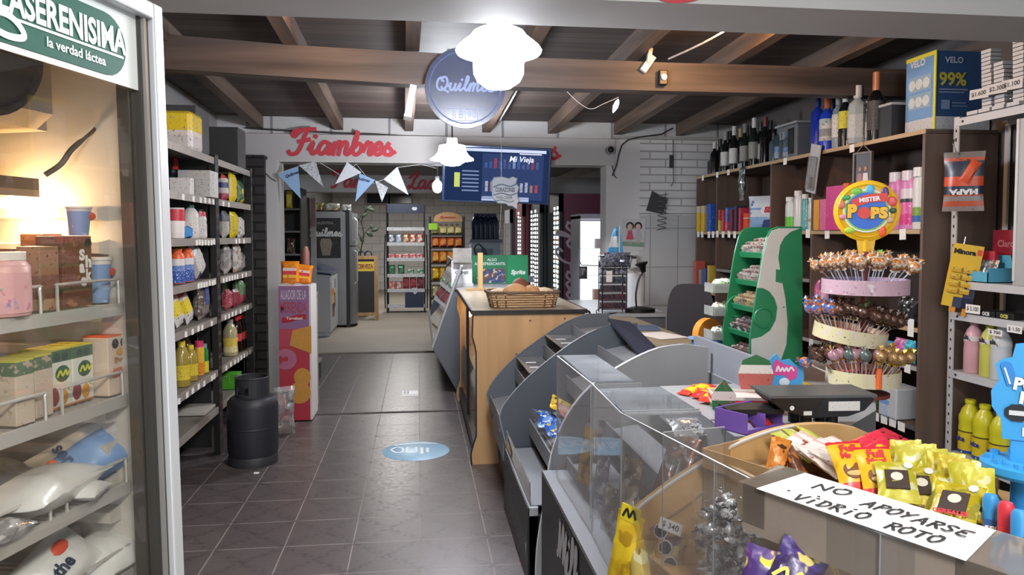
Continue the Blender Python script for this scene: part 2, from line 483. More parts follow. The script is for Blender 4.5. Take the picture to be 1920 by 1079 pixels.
CHROME = M('d8d8d8', .15, 1); PLASTIC_W = M('dcdcda', .35); RED = M('c8283a', .5); TAGW = PRINT([(0, 'f1f1ef')], 2, '3a3a3a', .6, 170, .6)
# ================================================================ the setting
def tile_mat():
    m, nt, out = _new('floor_tile')
    oc = _coord(nt)
    s = _n(nt, 'SeparateXYZ'); nt.links.new(oc, s.inputs[0])
    cb = _n(nt, 'CombineXYZ')
    nt.links.new(s.outputs[0], cb.inputs[0]); nt.links.new(_math(nt, 'SUBTRACT', s.outputs[1], .061), cb.inputs[1])
    b = _n(nt, 'TexBrick'); b.offset = 0
    nt.links.new(cb.outputs[0], b.inputs['Vector'])
    for k, v in (('Scale', 1), ('Brick Width', .325), ('Row Height', .325), ('Mortar Size', .0035), ('Mortar Smooth', .2)): b.inputs[k].default_value = v
    c = hx('585150')
    b.inputs['Color1'].default_value = (*[v * .9 for v in c], 1); b.inputs['Color2'].default_value = (*[v * 1.08 for v in c], 1)
    b.inputs['Mortar'].default_value = (*hx('8d8580'), 1)
    # slate relief printed on each tile: crossing diagonal bands of rough stone
    def frac(o, off):
        return _math(nt, 'FRACT', _math(nt, 'DIVIDE', _math(nt, 'SUBTRACT', o, off), .325))
    fx = frac(s.outputs[0], 0); fy = frac(s.outputs[1], .061)
    d1 = _math(nt, 'ABSOLUTE', _math(nt, 'SUBTRACT', _math(nt, 'ADD', fx, fy), 1))
    d2 = _math(nt, 'ABSOLUTE', _math(nt, 'SUBTRACT', fx, fy))
    dm = _math(nt, 'MINIMUM', d1, d2)
    band = _math(nt, 'SUBTRACT', 1, _math(nt, 'MULTIPLY', dm, 7), True)
    nz = _noise(nt, oc, 38, 4)
    dark = _math(nt, 'MULTIPLY', band, _math(nt, 'MULTIPLY', _math(nt, 'SUBTRACT', nz, .42), 6, True))
    big = _noise(nt, oc, 2.2, 5)
    col = _mix(nt, _math(nt, 'MULTIPLY', dark, .75), b.outputs[0], hx('2b2829'))
    col = _mix(nt, _math(nt, 'MULTIPLY', big, .55), col, hx('4b4446'))
    rough = _math(nt, 'ADD', _math(nt, 'MULTIPLY', nz, .22), _math(nt, 'ADD', _math(nt, 'MULTIPLY', b.outputs[1], .2), .24))
    p = _prin(nt, out, col, .35, 0, .5)
    nt.links.new(rough, p.inputs['Roughness'])
    h = _math(nt, 'ADD', _math(nt, 'MULTIPLY', b.outputs[1], -.6), _math(nt, 'MULTIPLY', dark, -.2))
    h = _math(nt, 'ADD', h, _math(nt, 'MULTIPLY', _noise(nt, oc, 9, 4), .5))
    _bump(nt, p, h, .35, .004)
    return m
TILE = tile_mat()
CONC = M('8d857b', .6, nz=(1.6, .22), bump=(14, .25))
PLANK = None
def plank_mat():
    m, nt, out = _new('ceiling_planks')
    s = _n(nt, 'SeparateXYZ'); nt.links.new(_coord(nt), s.inputs[0])
    fy = _math(nt, 'FRACT', _math(nt, 'DIVIDE', s.outputs[1], .105))
    gap = _math(nt, 'LESS_THAN', fy, .07)
    idx = _math(nt, 'FLOOR', _math(nt, 'DIVIDE', s.outputs[1], .105))
    wn = _n(nt, 'TexWhiteNoise', noise_dimensions='1D'); nt.links.new(idx, wn.inputs['W'])
    g = _noise(nt, _coord(nt, 'Object', (1.2, 22, 22)), 1, 5)
    f = _math(nt, 'ADD', _math(nt, 'MULTIPLY', wn.outputs[0], .5), _math(nt, 'MULTIPLY', g, .6))
    c = _mix(nt, f, hx('2e2723'), hx('594c45'))
    c = _mix(nt, gap, c, hx('1b1512'))
    p = _prin(nt, out, c, .6, 0)
    _bump(nt, p, _math(nt, 'SUBTRACT', g, _math(nt, 'MULTIPLY', gap, 2)), .3, .004)
    return m
PLANK = plank_mat()
BEAMW = WOOD('3a312d', '655750', 0, .55, 5, True)
RAFT = WOOD('4a3e36', '735f50', 1, .55, 6, True)
GREYW = M('d2d0ce', .75, nz=(1.5, .1), bump=(8, .15))
PAINT = M('bdb9b7', .6, nz=(2, .07), bump=(5, .12))
BRICKW = BLOCKS('dcdad9', '9a9896', .33, .078, 'X', mortar=.007, var=.05)
SLABW = BLOCKS('c2c2c2', '8f8e8d', .29, .392, 'X', mortar=.006, off=0, var=.07, bump=.3)
BLOCKW = BLOCKS('e6e4e3', 'b4b2b0', .42, .21, 'X', mortar=.008, var=.05)
BLOCKY = BLOCKS('aaa8a5', '85837f', .42, .21, 'Y', mortar=.008, var=.05)
DARKB = BLOCKS('3a3736', '1c1b1b', .2, .085, 'X', r=.6, mortar=.01, var=.15, bump=1)

b = B(); b.box(-2.3, 3.45, -2.6, 9.6, -.12, 0)
struct(b.o('floor', TILE), 'dark slate-look tile floor of the shop aisle', 'floor')
b = B(); b.box(-2.6, 3.2, 9.6, 20.9, -.12, .012)
b.box(-2.0, 2.6, 9.55, 9.62, -.12, .02)
struct(b.o('floor_back', CONC), 'bare pale concrete floor of the back room', 'floor')
b = B(); b.box(-1.8, .4, 6.31, 6.345, -.06, .0055)
struct(b.o('trim_1', M('4a4442', .8, nz=(20, .5), bump=(40, .8))), 'cracked dark joint across the tile floor', 'trim')
# side walls
b = B(); b.box(-2.1, -1.86, -2.6, 7.35, 0, 3.0)
struct(b.o('wall_left', M('8f8c8a', .75, nz=(2, .15), bump=(7, .3))), 'rough grey plaster wall behind the black grocery shelves', 'wall')
b = B(); b.box(3.18, 3.4, -2.6, 7.35, 0, 3.0)
struct(b.o('wall_right', M('5d5a59', .8, nz=(2, .2))), 'dark side wall behind the brown product shelves', 'wall')
b = B(); b.box(-2.6, -2.3, 7.3, 20.9, 0, 2.9)
struct(b.o('wall_left_back', BLOCKY), 'grey block side wall of the back room, on the side of the fridges', 'wall')
b = B(); b.box(2.75, 3.1, 7.56, 20.9, 0, 2.9)
struct(b.o('wall_right_back', BLOCKY), 'grey block side wall behind the drink coolers', 'wall')
b = B(); b.box(-2.6, 3.1, 20.6, 20.85, 0, 2.9)
struct(b.o('wall_back', BLOCKW), 'painted grey block wall at the far end of the back room', 'wall')
for i, (px0, px1) in enumerate(((688, 728), (731, 771))):
    p0 = at(px0, 362, Y=20.58); p1 = at(px1, 380, Y=20.58)
    b = B(); b.box(p0.x, p1.x, 20.575, 20.62, p1.z - .02, p0.z)
    w = struct(b.o('window_%d' % (i + 1), M('23252b', .2)), ['dark window high in the far wall above the plant', 'dark window high in the far wall above the blue rack'][i], 'window')
    b = B()
    for x0, x1, z0, z1 in ((p0.x - .05, p1.x + .05, p0.z, p0.z + .05), (p0.x - .05, p1.x + .05, p1.z - .07, p1.z - .02), (p0.x - .05, p0.x, p1.z - .02, p0.z), (p1.x, p1.x + .05, p1.z - .02, p0.z)):
        b.box(x0, x1, 20.55, 20.6, z0, z1)
    b.o('window_frame', M('a9a7a5', .6), w)
# partition with the opening to the back room
b = B()
b.box(-2.1, -1.6, 7.31, 7.55, 0, 2.66, 0)
b.box(-1.6, -1.405, 7.12, 7.55, 0, 2.235, 1)
b.box(-1.405, -1.305, 7.2, 7.55, 0, 2.2, 2)
b.box(-1.62, 1.94, 7.28, 7.55, 2.19, 2.45, 2)          # the painted lintel
b.box(-2.1, 3.2, 7.33, 7.55, 2.45, 2.72, 3)
b.box(1.86, 2.205, 7.313, 7.55, 0, 2.45, 0)
b.box(2.205, 3.2, 7.313, 7.55, 1.7, 2.45, 4)
b.box(2.205, 3.2, 7.313, 7.55, 0, 1.7, 5)
struct(b.o('wall_middle', [GREYW, DARKB, PAINT, BLOCKS('d0cecc', '86848a', .55, .3, 'X', mortar=.012, var=.05, bump=1), BRICKW, SLABW]), 'grey painted partition around the opening to the back room', 'wall')
b = B(); b.box(1.94, 3.17, 7.29, 7.33, 2.46, 2.485)
struct(b.o('trim_2', M('a5a3a1', .6)), 'thin ledge above the painted bricks', 'trim')
b = B(); brush(b, 'Fiambres', fr(at(545, 289, Y=7.276), (1, 0, 0), (0, 0, 1)), .225, .039, 0, .12, .94)
tag(b.o('painted_lettering', M('c43b46', .6)), 'red brush-script word Fiambres painted on the white lintel', 'lettering')
b = B(); brush(b, 's', fr(at(1030, 298, Y=7.276), (1, 0, 0), (0, 0, 1)), .22, .03, 0, .12)
tag(b.o('painted_lettering', M('c43b46', .6)), 'red painted letter s showing beside the television on the white lintel', 'lettering')
b = B(); b.box(-2.3, 2.75, 9.7, 9.95, 2.045, 2.262)
struct(b.o('wall_lintel_back', PAINT), 'second white lintel deeper in the back room', 'lintel')
b = B(); z = fr(at(622, 351, Y=9.69), (1, 0, 0), (0, 0, 1)); brush(b, 'Pan', z, .2, .034, 0, .12); tag(b.o('painted_lettering', M('c43b46', .6)), 'red painted word half hidden by the flags on the rear lintel', 'lettering'); b = B()
brush(b, 'Lac', fr(at(764, 354, Y=9.69), (1, 0, 0), (0, 0, 1)), .2, .034, 0, .12)
tag(b.o('painted_lettering', M('c43b46', .6)), 'red painted word on the rear lintel beside the small lit bulb', 'lettering')
# ceilings
SL = (2.70 - 2.62) / 2.8
def cz(y): return 2.70 - SL * (y - 4.5)
b = B()
b.add([(-2.1, -2.6, cz(-2.6)), (3.4, -2.6, cz(-2.6)), (3.4, 7.5, cz(7.5)), (-2.1, 7.5, cz(7.5)), (-2.1, -2.6, cz(-2.6) + .06), (3.4, -2.6, cz(-2.6) + .06), (3.4, 7.5, cz(7.5) + .06), (-2.1, 7.5, cz(7.5) + .06)],
      [(0, 3, 2, 1), (4, 5, 6, 7), (0, 1, 5, 4), (2, 3, 7, 6), (1, 2, 6, 5), (0, 4, 7, 3)])
struct(b.o('ceiling', PLANK), 'brown plank ceiling over the shop', 'ceiling')
b = B(); b.box(-2.6, 3.1, 7.5, 20.9, 2.66, 2.75)
struct(b.o('ceiling_back', M('4b4a4c', .7, nz=(2, .2))), 'dark ceiling of the back room', 'ceiling')
for x, dx in ((-1.43, .02), (-.72, .01), (-.03, .02), (.66, 0), (1.31, .0), (1.98, .0), (2.62, .0)):
    b = B()
    y0, y1 = 2.5, 7.33
    v = []
    for y in (y0, y1):
        xx = x - dx * (y - 4.5)
        for a, c in ((-.04, -.118), (.04, -.118), (.04, -.0), (-.04, -.0)):
            v.append((xx + a, y, cz(y) + c))
    b.add(v, [(0, 1, 2, 3), (7, 6, 5, 4), (0, 4, 5, 1), (1, 5, 6, 2), (2, 6, 7, 3), (3, 7, 4, 0)])
    struct(b.o('ceiling_rafter', RAFT), 'sawn timber rafter under the plank ceiling, %s from the dairy fridge side' % ORD[[-1.43, -.72, -.03, .66, 1.31, 1.98, 2.62].index(x)], 'rafter')
# a timber beam under the rafters
b = B(); b.prism([(-1.86, 2.445), (-1.416, 2.432), (-.7, 2.403), (-.076, 2.381), (1.351, 2.377), (3.18, 2.38), (3.18, 2.55), (1.508, 2.548), (.4, 2.556), (-.683, 2.583), (-1.4, 2.622), (-1.86, 2.64)], .12, T=fr((0, 4.56, 0), (1, 0, 0), (0, 0, 1)))
struct(b.o('ceiling_beam', BEAMW), 'heavy timber beam with knots across the shop below the rafters', 'beam')
# near lintel
b = B(); b.box(-1.86, 3.18, 2.21, 2.5, 2.2, 2.95)
struct(b.o('wall_lintel_front', M('c4c2c0', .7, nz=(3, .08), bump=(6, .25))), 'white plastered lintel close overhead', 'lintel')
b = B(); p = at(1262, 0, Y=2.207)
for dx in (-.02,): b.ribbon([(0 + dx, .0), (.05 + dx, -.012), (.12 + dx, .0), (.16 + dx, .03)], .035, .001, 0, fr((p.x - .03, 2.207, 2.227), (1, 0, 0), (0, 0, 1)))
tag(b.o('painted_lettering', M('c43b46', .6)), 'foot of a red painted letter on the lintel overhead', 'lettering')
# hatch of the front shop: side wall and a low ceiling tube already at the top
for lab, x, y, rz in (('white tube light fitting on the front shop ceiling, nearer the lintel', .4, 1.1, PI / 2), ('white tube light fitting on the front shop ceiling, further from the lintel', .55, -.75, 0)):
    t = thing('tube_light_fitting', lab, 'light', (x, y, cz(y) - .0), rz)
    b = B(); b.box(-.06, .06, -.75, .75, -.045, .0); b.o('fitting_body', M('dfe0e0', .5), t)
    b = B(); b.cyl(.016, -.7, .7, 10, T=Matrix.Translation((0, 0, -.062)) @ Matrix.Rotation(PI / 2, 4, 'X')); b.o('tube', GLOW('fff8f0', 3), t)
# ---------------------------------------------------------------- pendant lamps
def pendant(name, label, loc, k, prof, power, cord_to, emit):
    t = thing(name, label, 'lamp', loc)
    b = B(); b.lathe([(r * k, z * k) for r, z in prof], 28)
    b.o('lamp_shade', GLOW('f2f6ff', emit), t)
    b = B(); b.lathe([(.0, power), (.045, power), (.04, power + .05), (.0, power + .05)], 14)
    b.o('lamp_cap', M('d0d0d0', .4), t)
    b = B(); b.tube([(0, 0, power + .04), (0, 0, cord_to - loc[2])], .006, 6); b.o('cord', BLACK, t)
    return t
BELL0 = [(0, -.1), (.035, -.1), (.06, -.085), (.088, -.05), (.1, -.01), (.104, .05), (.11, .085), (.165, .1), (.19, .122), (.19, .14), (.155, .168), (.125, .19), (.105, .225), (.06, .25), (0, .262)]
BELL1 = [(0, 0), (.05, .005), (.085, .03), (.1, .06), (.102, .112), (.125, .124), (.165, .138), (.172, .15), (.165, .163), (.14, .185), (.115, .205), (.1, .225), (.08, .235), (0, .24)]
BELL2 = [(0, 0), (.06, .008), (.095, .03), (.108, .045), (.178, .05), (.175, .06), (.14, .085), (.115, .12), (.105, .168), (.06, .178), (0, .18)]
p = at(935, 167, Y=3.0)
pendant('pendant_lamp', 'large glowing white bell lamp hanging in front of the round sign', (p.x, p.y, p.z), 1.0, BELL1, .24, cz(3.0), 150)
p = at(848, 312, Y=6.2)
pendant('pendant_lamp', 'smaller glowing white bell lamp hanging by the corner of the television', (p.x, p.y, p.z), 1.0, BELL2, .18, cz(6.2), 110)
# warm bare bulbs screwed to the back of the near lintel
for x, y, z, lab, pw in ((1.62, 3.85, 2.635, 'bare warm bulb up between the rafters near the security camera', 26), (-.5, 3.74, 2.66, 'bare warm bulb up between the rafters above the dairy fridge', 13)):
    t = thing('bare_bulb', lab, 'lamp', (x, y, z))
    b = B(); b.ell((0, 0, 0), (.028, .028, .035), 10); b.o('bulb', GLOW('ffb066', 12), t)
    b = B(); b.tube([(0, 0, .03), (0, 0, cz(y) - z)], .014, 8); b.o('socket', BLACK, t)
    l = lamp('bulb_light', 'POINT', (0, .0, -.045), pw, (1, .52, .2), .03); l.parent = t
# small bare energy-saving lamps in the back room
p = at(820, 350, Y=8.2)
t = thing('bare_bulb', 'small lit bulb just below the second lamp', 'lamp', p)
b = B(); b.ell((0, 0, 0), (.055, .055, .07), 12); b.o('bulb', GLOW('eef4ff', 30), t)
b = B(); b.cyl(.02, .05, .11, 10); b.tube([(0, 0, .1), (.01, 0, .4), (0, 0, 2.66 - p.z)], .004, 5); b.o('socket', PLASTIC_W, t)
# sign hung from the beam
p = at(872, 165, Y=4.36)
t = thing('round_sign', 'dark round beer sign hanging behind the large glowing lamp', 'sign', p)
b = B(); b.cyl(.232, -.012, .012, 48, T=FRONT); b.o('disc', M('1d2c4c', .25, coat=.5), t)
b = B()
b.tube([(.205 * math.cos(a * PI / 24), -.014, .205 * math.sin(a * PI / 24)) for a in range(48)], .0035, 5, 0, None, True)
b.o('rim_line', M('5a6c98', .4), t)
b = B(); w = brush_w('Quilmes', .085); brush(b, 'Quilmes', fr((-w / 2, -.0135, -.02), (1, 0, 0), (0, 0, 1)), .085, .013, 0, .12)
for x in (-.07, .0, .07): b.ribbon([(x - .035, -.19), (x + .035, -.19)], .004, .001, 0, fr((0, -.0135, 0), (1, 0, 0), (0, 0, 1)), 0); b.ribbon([(x - .035, -.12), (x + .035, -.12)], .004, .001, 0, fr((0, -.0135, 0), (1, 0, 0), (0, 0, 1)), 0)
for x in (-.07, .0, .07): b.ribbon([(x, -.12), (x, -.19)], .004, .001, 0, fr((0, -.0135, 0), (1, 0, 0), (0, 0, 1)), 0)
b.o('lettering', M('6f80a8', .5), t)
txt('18', .05, M('6f80a8', .5), fr((-.036, -.0135, -.155), (1, 0, 0), (0, 0, 1)), t, bold=0)
txt('90', .05, M('6f80a8', .5), fr((.036, -.0135, -.155), (1, 0, 0), (0, 0, 1)), t, bold=0)
b = B(); b.tube([(-.1, 0, .2), (-.1, .085, .24), (.1, .085, .24), (.1, 0, .2)], .003, 5); b.o('hanger', STEEL, t)
# things fixed to the beam
def on_beam(px, py, name, lab, cat, fn):
    p = at(px, py, Y=4.43); t = thing(name, lab, cat, p); fn(t); return t
def f_emerg(t):
    b = B(); b.box(-.055, .055, -.02, .006, -.02, .02, 0, T=Matrix.Rotation(R(-55), 4, 'Y')); b.o('lamp_body', M('d8dadc', .4), t)
    b = B(); b.box(-.012, .012, -.03, .0, .0, .09, 0, T=Matrix.Rotation(R(8), 4, 'Y')); b.o('bracket', M('b9bbbd', .4), t)
on_beam(1214, 120, 'tilted_bracket', 'pale tilted metal bracket on the beam', 'bracket', f_emerg)
def f_cam(t):
    b = B(); b.box(-.026, .026, -.035, .004, -.045, .045); b.o('camera_body', BLACK, t, bev=.006)
    b = B(); b.cyl(.017, 0, .012, 14, T=fr((0, -.034, .0), (1, 0, 0), (0, 0, 1))); b.o('lens', CHROME, t)
on_beam(1241, 147, 'security_camera', 'small black security camera on the warm-lit end of the beam', 'camera', f_cam)
def f_spot(t):
    b = B(); b.tube([(.03, .04, .06), (.015, .01, .035), (0, 0, .02)], .004, 6); b.o('arm', STEEL, t)
    b = B(); b.lathe([(.004, .03), (.014, .01), (.016, -.02), (.006, -.05), (0, -.06)], 10, T=Matrix.Rotation(R(22), 4, 'Y')); b.o('bulb', GLOW('f4f8ff', 3.5), t)
    b = B(); b.tube(catmull([(.02, .02, .045), (-.08, .02, .0), (-.15, .02, -.03), (-.22, .02, .0), (-.3, .02, .07)], 5), .002, 5); b.o('wire', M('c9c9c9', .5), t)
on_beam(1156, 195, 'small_spotlight', 'tiny lit spotlight hanging under the beam on a thin wire', 'lamp', f_spot)
def f_tube(t):
    b = B(); b.box(-.02, .02, -.02, .02, -.1, .1, 0, T=Matrix.Rotation(R(10), 4, 'Y') @ Matrix.Rotation(R(-20), 4, 'X')); b.o('lamp_body', M('cfd3da', .3), t)
    b = B(); b.box(-.022, .022, -.022, .022, -.115, -.1, 0, T=Matrix.Rotation(R(10), 4, 'Y') @ Matrix.Rotation(R(-20), 4, 'X')); b.o('end_cap', WHITE, t)
on_beam(770, 190, 'hanging_lamp_bar', 'pale bar lamp hanging end-on under the beam by the round sign', 'lamp', f_tube)
b = B(); b.tube(catmull([(1.5, 4.4, 2.56), (1.62, 4.0, 2.59), (1.75, 3.3, 2.66), (1.8, 2.6, 2.7)], 6), .006, 6)
b.tube(catmull([(.75, 6.9, 2.56), (.73, 5.5, 2.575), (.7, 4.7, 2.59), (.7, 3.4, 2.66), (.72, 2.5, 2.7)], 6), .008, 6)
tag(b.o('ceiling_cable', M('b9b5b0', .5)), 'pale cables clipped along the plank ceiling', 'cable')
# wall cable and dome camera by the opening
p = at(1143, 282, Y=7.27)
t = thing('dome_camera', 'small round camera at the corner of the white lintel', 'camera', p)
b = B(); b.cyl(.045, 0, .05, 18, T=FRONT); b.o('housing', M('8c8c8e', .4), t)
b = B(); b.ell((0, -.05, 0), (.032, .03, .032), 12); b.o('lens', BLACK, t)
b = B()
b.tube([at(x, y, Y=7.285) for x, y in ((1148, 330), (1156, 310), (1160, 290), (1166, 272), (1178, 262), (1200, 257), (1240, 252), (1262, 240))], .007, 6)
b.tube([at(x, y, Y=7.285) for x, y in ((1144, 296), (1148, 312), (1152, 330), (1156, 334))], .005, 6)
tag(b.o('wall_cable', M('2c2c2e', .5)), 'black cable looping over the corner of the opening', 'cable')
b = B(); b.tube([at(x, y, Y=7.3) for x, y in ((460, 240), (500, 243), (560, 246), (640, 250), (700, 252), (760, 256), (830, 259))], .008, 6)
b.tube([at(x, y, Y=7.19) for x, y in ((495, 322), (508, 334), (518, 340))], .004, 5)
tag(b.o('wall_cable', M('3a3838', .6)), 'black cable running along the top of the white lintel', 'cable')
# ================================================================ product builders (origin at the middle of the base)
def pack(name, label, cat, w, d, h, mats, group=None, bev=.003, flap=None):
    """printed carton: the box and, where asked, its coloured top"""
    b = B(); b.box(-w / 2, w / 2, -d / 2, d / 2, 0, h)
    o = b.o(name, mats, bev=bev)
    tag(o, label, cat, group)
    if flap:
        f = B(); f.box(-w / 2 * .98, w / 2 * .98, -d / 2 * .98, d / 2 * .98, h, h + .003); f.o('top_flap', flap, o)
    return o
BPROF = {
 'wine': [(.0, 0), (.5, 0), (.5, .58), (.47, .64), (.2, .74), (.18, .96), (.2, .965), (.2, 1.0), (0, 1.0)],
 'spirit': [(.0, 0), (.5, 0), (.5, .62), (.45, .7), (.18, .78), (.18, 1.0), (0, 1.0)],
 'oil': [(.0, 0), (.48, 0), (.5, .04), (.46, .3), (.5, .5), (.48, .7), (.3, .85), (.18, .92), (.18, 1.0), (0, 1)],
 'sham': [(.0, 0), (.48, 0), (.5, .05), (.5, .78), (.4, .88), (.2, .9), (.2, 1.0), (0, 1.0)],
 'deterg': [(.0, 0), (.46, 0), (.5, .03), (.5, .5), (.48, .56), (.5, .62), (.5, .7), (.36, .84), (.2, .92), (.18, 1.0), (0, 1.0)],
 'can': [(.0, 0), (.47, 0), (.5, .02), (.5, .97), (.47, 1.0), (0, 1.0)],
 'cup': [(.0, 0), (.38, 0), (.5, .93), (.52, .94), (.52, 1.0), (0, 1.0)],
}
def bottle(name, label, cat, kind, w, h, body, cap=None, lab=None, group=None, capr=.2, caph=.1, z0=.12, z1=.5, sx=1, sy=1, n=14):
    t = thing(name, label, cat, (0, 0, 0), 0, group)
    pr = BPROF[kind]
    b = B(); b.lathe([(r * w, z * h) for r, z in pr], n, sx=sx, sy=sy); b.o('bottle_body', body, t)
    if lab:
        b = B()
        def rad(z):
            for (r0, a), (r1, c) in zip(pr, pr[1:]):
                if a <= z <= c and c > a: return r0 + (r1 - r0) * (z - a) / (c - a)
            return .5
        b.lathe([(rad(z0) * w + .0012, z0 * h), (rad((z0 + z1) / 2) * w + .0012, (z0 + z1) / 2 * h), (rad(z1) * w + .0012, z1 * h)], n, sx=sx, sy=sy)
        b.o('label', lab, t)
    if cap:
        b = B(); b.lathe([(0, h * (1 - caph)), (capr * w * 1.12, h * (1 - caph)), (capr * w * 1.12, h * 1.01), (0, h * 1.01)], 12); b.o('cap', cap, t)
    return t
def bag(name, label, cat, w, h, d, mat, group=None, lean=8, seed=1, lab=None, labmat=None):
    """soft bag standing on its lower seal, leaning back a little; face towards -Y"""
    b = B(); b.pillow(w, h, d, 8, 10, 0, Matrix.Translation((0, 0, h / 2)) @ Matrix.Rotation(PI / 2 , 4, 'X'), .05, .10, seed, False, True)
    o = b.o(name, mat)
    tag(o, label, cat, group)
    if lab:
        l = B(); l.box(-w * lab[0] / 2, w * lab[0] / 2, -d / 2 - .003, -d / 2 + .004, h * lab[1], h * lab[2]); l.o('label', labmat, o)
    return o
def put(o, px, py, X=None, Y=None, Z=None, rz=0, dz=0):
    """set a thing down where the line of sight through a pixel meets its shelf"""
    p = at(px, py, X=X, Y=Y, Z=Z); o.location = (p.x, p.y, p.z + dz)
    o.rotation_euler = (o.rotation_euler.x, o.rotation_euler.y, rz)
    return o
# ================================================================ black grocery shelves along the left wall
SX = -1.351
SHELF_Z = [2.015, 1.742, 1.475, 1.207, .942, .583, .33]
BLK = M('1c1b1b', .45, nz=(9, .3))
EDGE = M('9a948c', .45, .2, nz=(12, .2))
BOARD = M('6d6862', .6, nz=(6, .2))
TAG2 = PRINT([(0, 'f4f3ef')], 2, '2c2c2c', .6, 120, .6)
def bay(label, y0, y1, tagspec):
    t = thing('shelving_unit', label, 'shelf', (SX - .22, (y0 + y1) / 2, 0))
    L = y1 - y0
    for sy in (-1, 1):
        for xx in (.2, -.22):
            b = B(); b.box(xx - .02, xx + .02, sy * L / 2 - .022, sy * L / 2 + .022, 0, 2.04)
            for k in range(24 if xx > 0 else 0):
                b.box(xx + .02, xx + .0205, sy * L / 2 - .006, sy * L / 2 + .006, .1 + k * .08, .125 + k * .08, 1)
            b.o('post', [BLK, M('6b6b6b', .5)], t)
    b = B(); b.box(-.235, -.225, -L / 2, L / 2, .05, 2.3); b.o('back_panel', BLK, t)
    b = B(); b.box(-.22, .16, L / 2 - .006, L / 2 + .006, .05, 2.0); b.o('side_panel', BLK, t)
    for k, z in enumerate(SHELF_Z):
        b = B(); b.box(-.22, .205, -L / 2 + .02, L / 2 - .02, z - .012, z)
        s = b.o('shelf_board', BOARD, t)
        b = B(); b.box(.205, .215, -L / 2 + .02, L / 2 - .02, z - .04, z + .004); b.o('shelf_edge', EDGE, s)
        for yy in tagspec.get(k, ()):
            b = B(); b.box(.2155, .218, -.02, .02, -.017, .017, T=TR(0, yy - (y0 + y1) / 2, z - .02 - random.uniform(0, .006), 0, random.uniform(-.12, .12))); b.o('price_tag', TAG2, s)
    return t
bay('black shelving bay with slotted posts, nearer the dairy fridge', 4.22, 5.26, {1: (4.55, 4.75, 4.9, 5.0, 5.1, 5.19), 2: (4.8, 4.86, 4.92, 4.99, 5.06, 5.13, 5.19), 3: (4.82, 4.88, 4.94, 5.0, 5.07, 5.14, 5.19), 4: (4.55, 4.68, 4.8, 4.88, 5.1), 5: (4.4, 4.55, 4.66, 4.78, 4.9, 5.08, 5.14)})
bay('black shelving bay behind the gas cylinder', 5.3, 6.33, {1: (5.45, 5.6), 2: (5.8, 5.9, 6.05), 3: (5.42, 5.5, 5.58, 5.66, 5.74, 5.82, 5.98, 6.1), 4: (5.45, 5.55, 5.65, 5.75, 5.9, 6.05, 6.15), 5: (5.45, 5.58, 5.7, 5.8, 5.9, 6.0, 6.1, 6.2), 6: (5.5,)})
XB = SX - .075   # front line of the goods
def on_shelf(o, px, k, dx=0.0, rz=R(90), dz=0):
    p = at(px, 441, X=XB - dx); p.y = max(4.3, min(p.y, 5.13)) if px < 408 else max(5.43, min(p.y, 6.22))
    o.location = (p.x, p.y, SHELF_Z[k] + .004 + dz); o.rotation_euler = (o.rotation_euler.x, o.rotation_euler.y, rz); return o
gY = lambda w: M(w, .35)
on_shelf(pack('diaper_pack', 'yellow and white printed diaper pack on the very top of the black shelf', 'pack', .25, .2, .245, PRINT([(0, 'd9d6d2'), (.38, 'e8e2d8'), (.5, 'f0d12c'), (.92, 'c9b03a')], 2, '3c3a52', .3, 26, .6, speck2='b9b3ad'), bev=.025), 343, 0, .05)
for px, w, h, l in ((392, .3, .3, 'plain dark grey carton on top of the shelves, beside the diaper pack'), (428, .26, .32, 'plain dark grey carton on top of the shelves, next to the wall column')):
    on_shelf(pack('carton_box', l, 'box', w, .3, h, M('4b4948', .7, nz=(5, .15)), bev=.004, flap=M('5a5857', .7)), px, 0, .12)
on_shelf(pack('wall_board', 'pale upright board on top of the shelves by the wall column', 'board', .09, .06, .3, M('8a8785', .7)), 446, 0, .1)
W1 = PRINT([(0, 'c9c7c2'), (.5, 'd6d4d0')], 0, '6a6864', .5, 30, .57)
on_shelf(pack('carton_box', 'tall white printed carton on the second shelf from the top', 'box', .19, .2, .17, W1), 374, 1)
on_shelf(pack('carton_box', 'small white carton with black end on the second shelf', 'box', .1, .12, .1, PRINT([(0, 'd9d8d6'), (.8, '2b2b2b')], 0, '777570', .5, 40)), 344, 1)
t = thing('spray_bottle', 'red spray nozzle showing above the tall white carton', 'bottle')
b = B(); b.lathe([(0, 0), (.03, 0), (.03, .13), (.012, .17), (.012, .2), (0, .2)], 12); b.o('bottle_body', M('55606a', .4), t)
b = B(); b.prism([(-.03, 0), (.03, 0), (.012, .07), (-.004, .075), (-.02, .03)], .018, T=TR(0, -.009, .18, 0, PI / 2)); b.o('spray_head', M('e23a2a', .4), t)
on_shelf(t, 372, 1, .16)
on_shelf(bottle('powder_tub', 'red and white round tub on the third shelf', 'tub', 'can', .1, .18, M('dedad6', .5), M('b8b4b0', .4), PRINT([(0, 'e6e0dc'), (.5, 'c03a44')], 2), z0=.2, z1=.96, capr=.44, caph=.04), 330, 2)
on_shelf(bottle('cleaner_bottle', 'white bottle with green cap and red and black print on the third shelf', 'bottle', 'deterg', .1, .21, M('d6d4d0', .4), M('1f5a48', .4), PRINT([(0, 'dfdcd8')], 2, '4a2f34', .4, 60, .54), z0=.05, z1=.48), 358, 2)
on_shelf(bottle('cleaner_bottle', 'white bottle with dark cap beside two stacked red cans', 'bottle', 'deterg', .085, .185, M('d2d0cc', .4), M('2e3134', .4), PRINT([(0, 'dfdcd8')], 2, '3a3a40', .4, 60, .54), z0=.05, z1=.48), 377, 2)
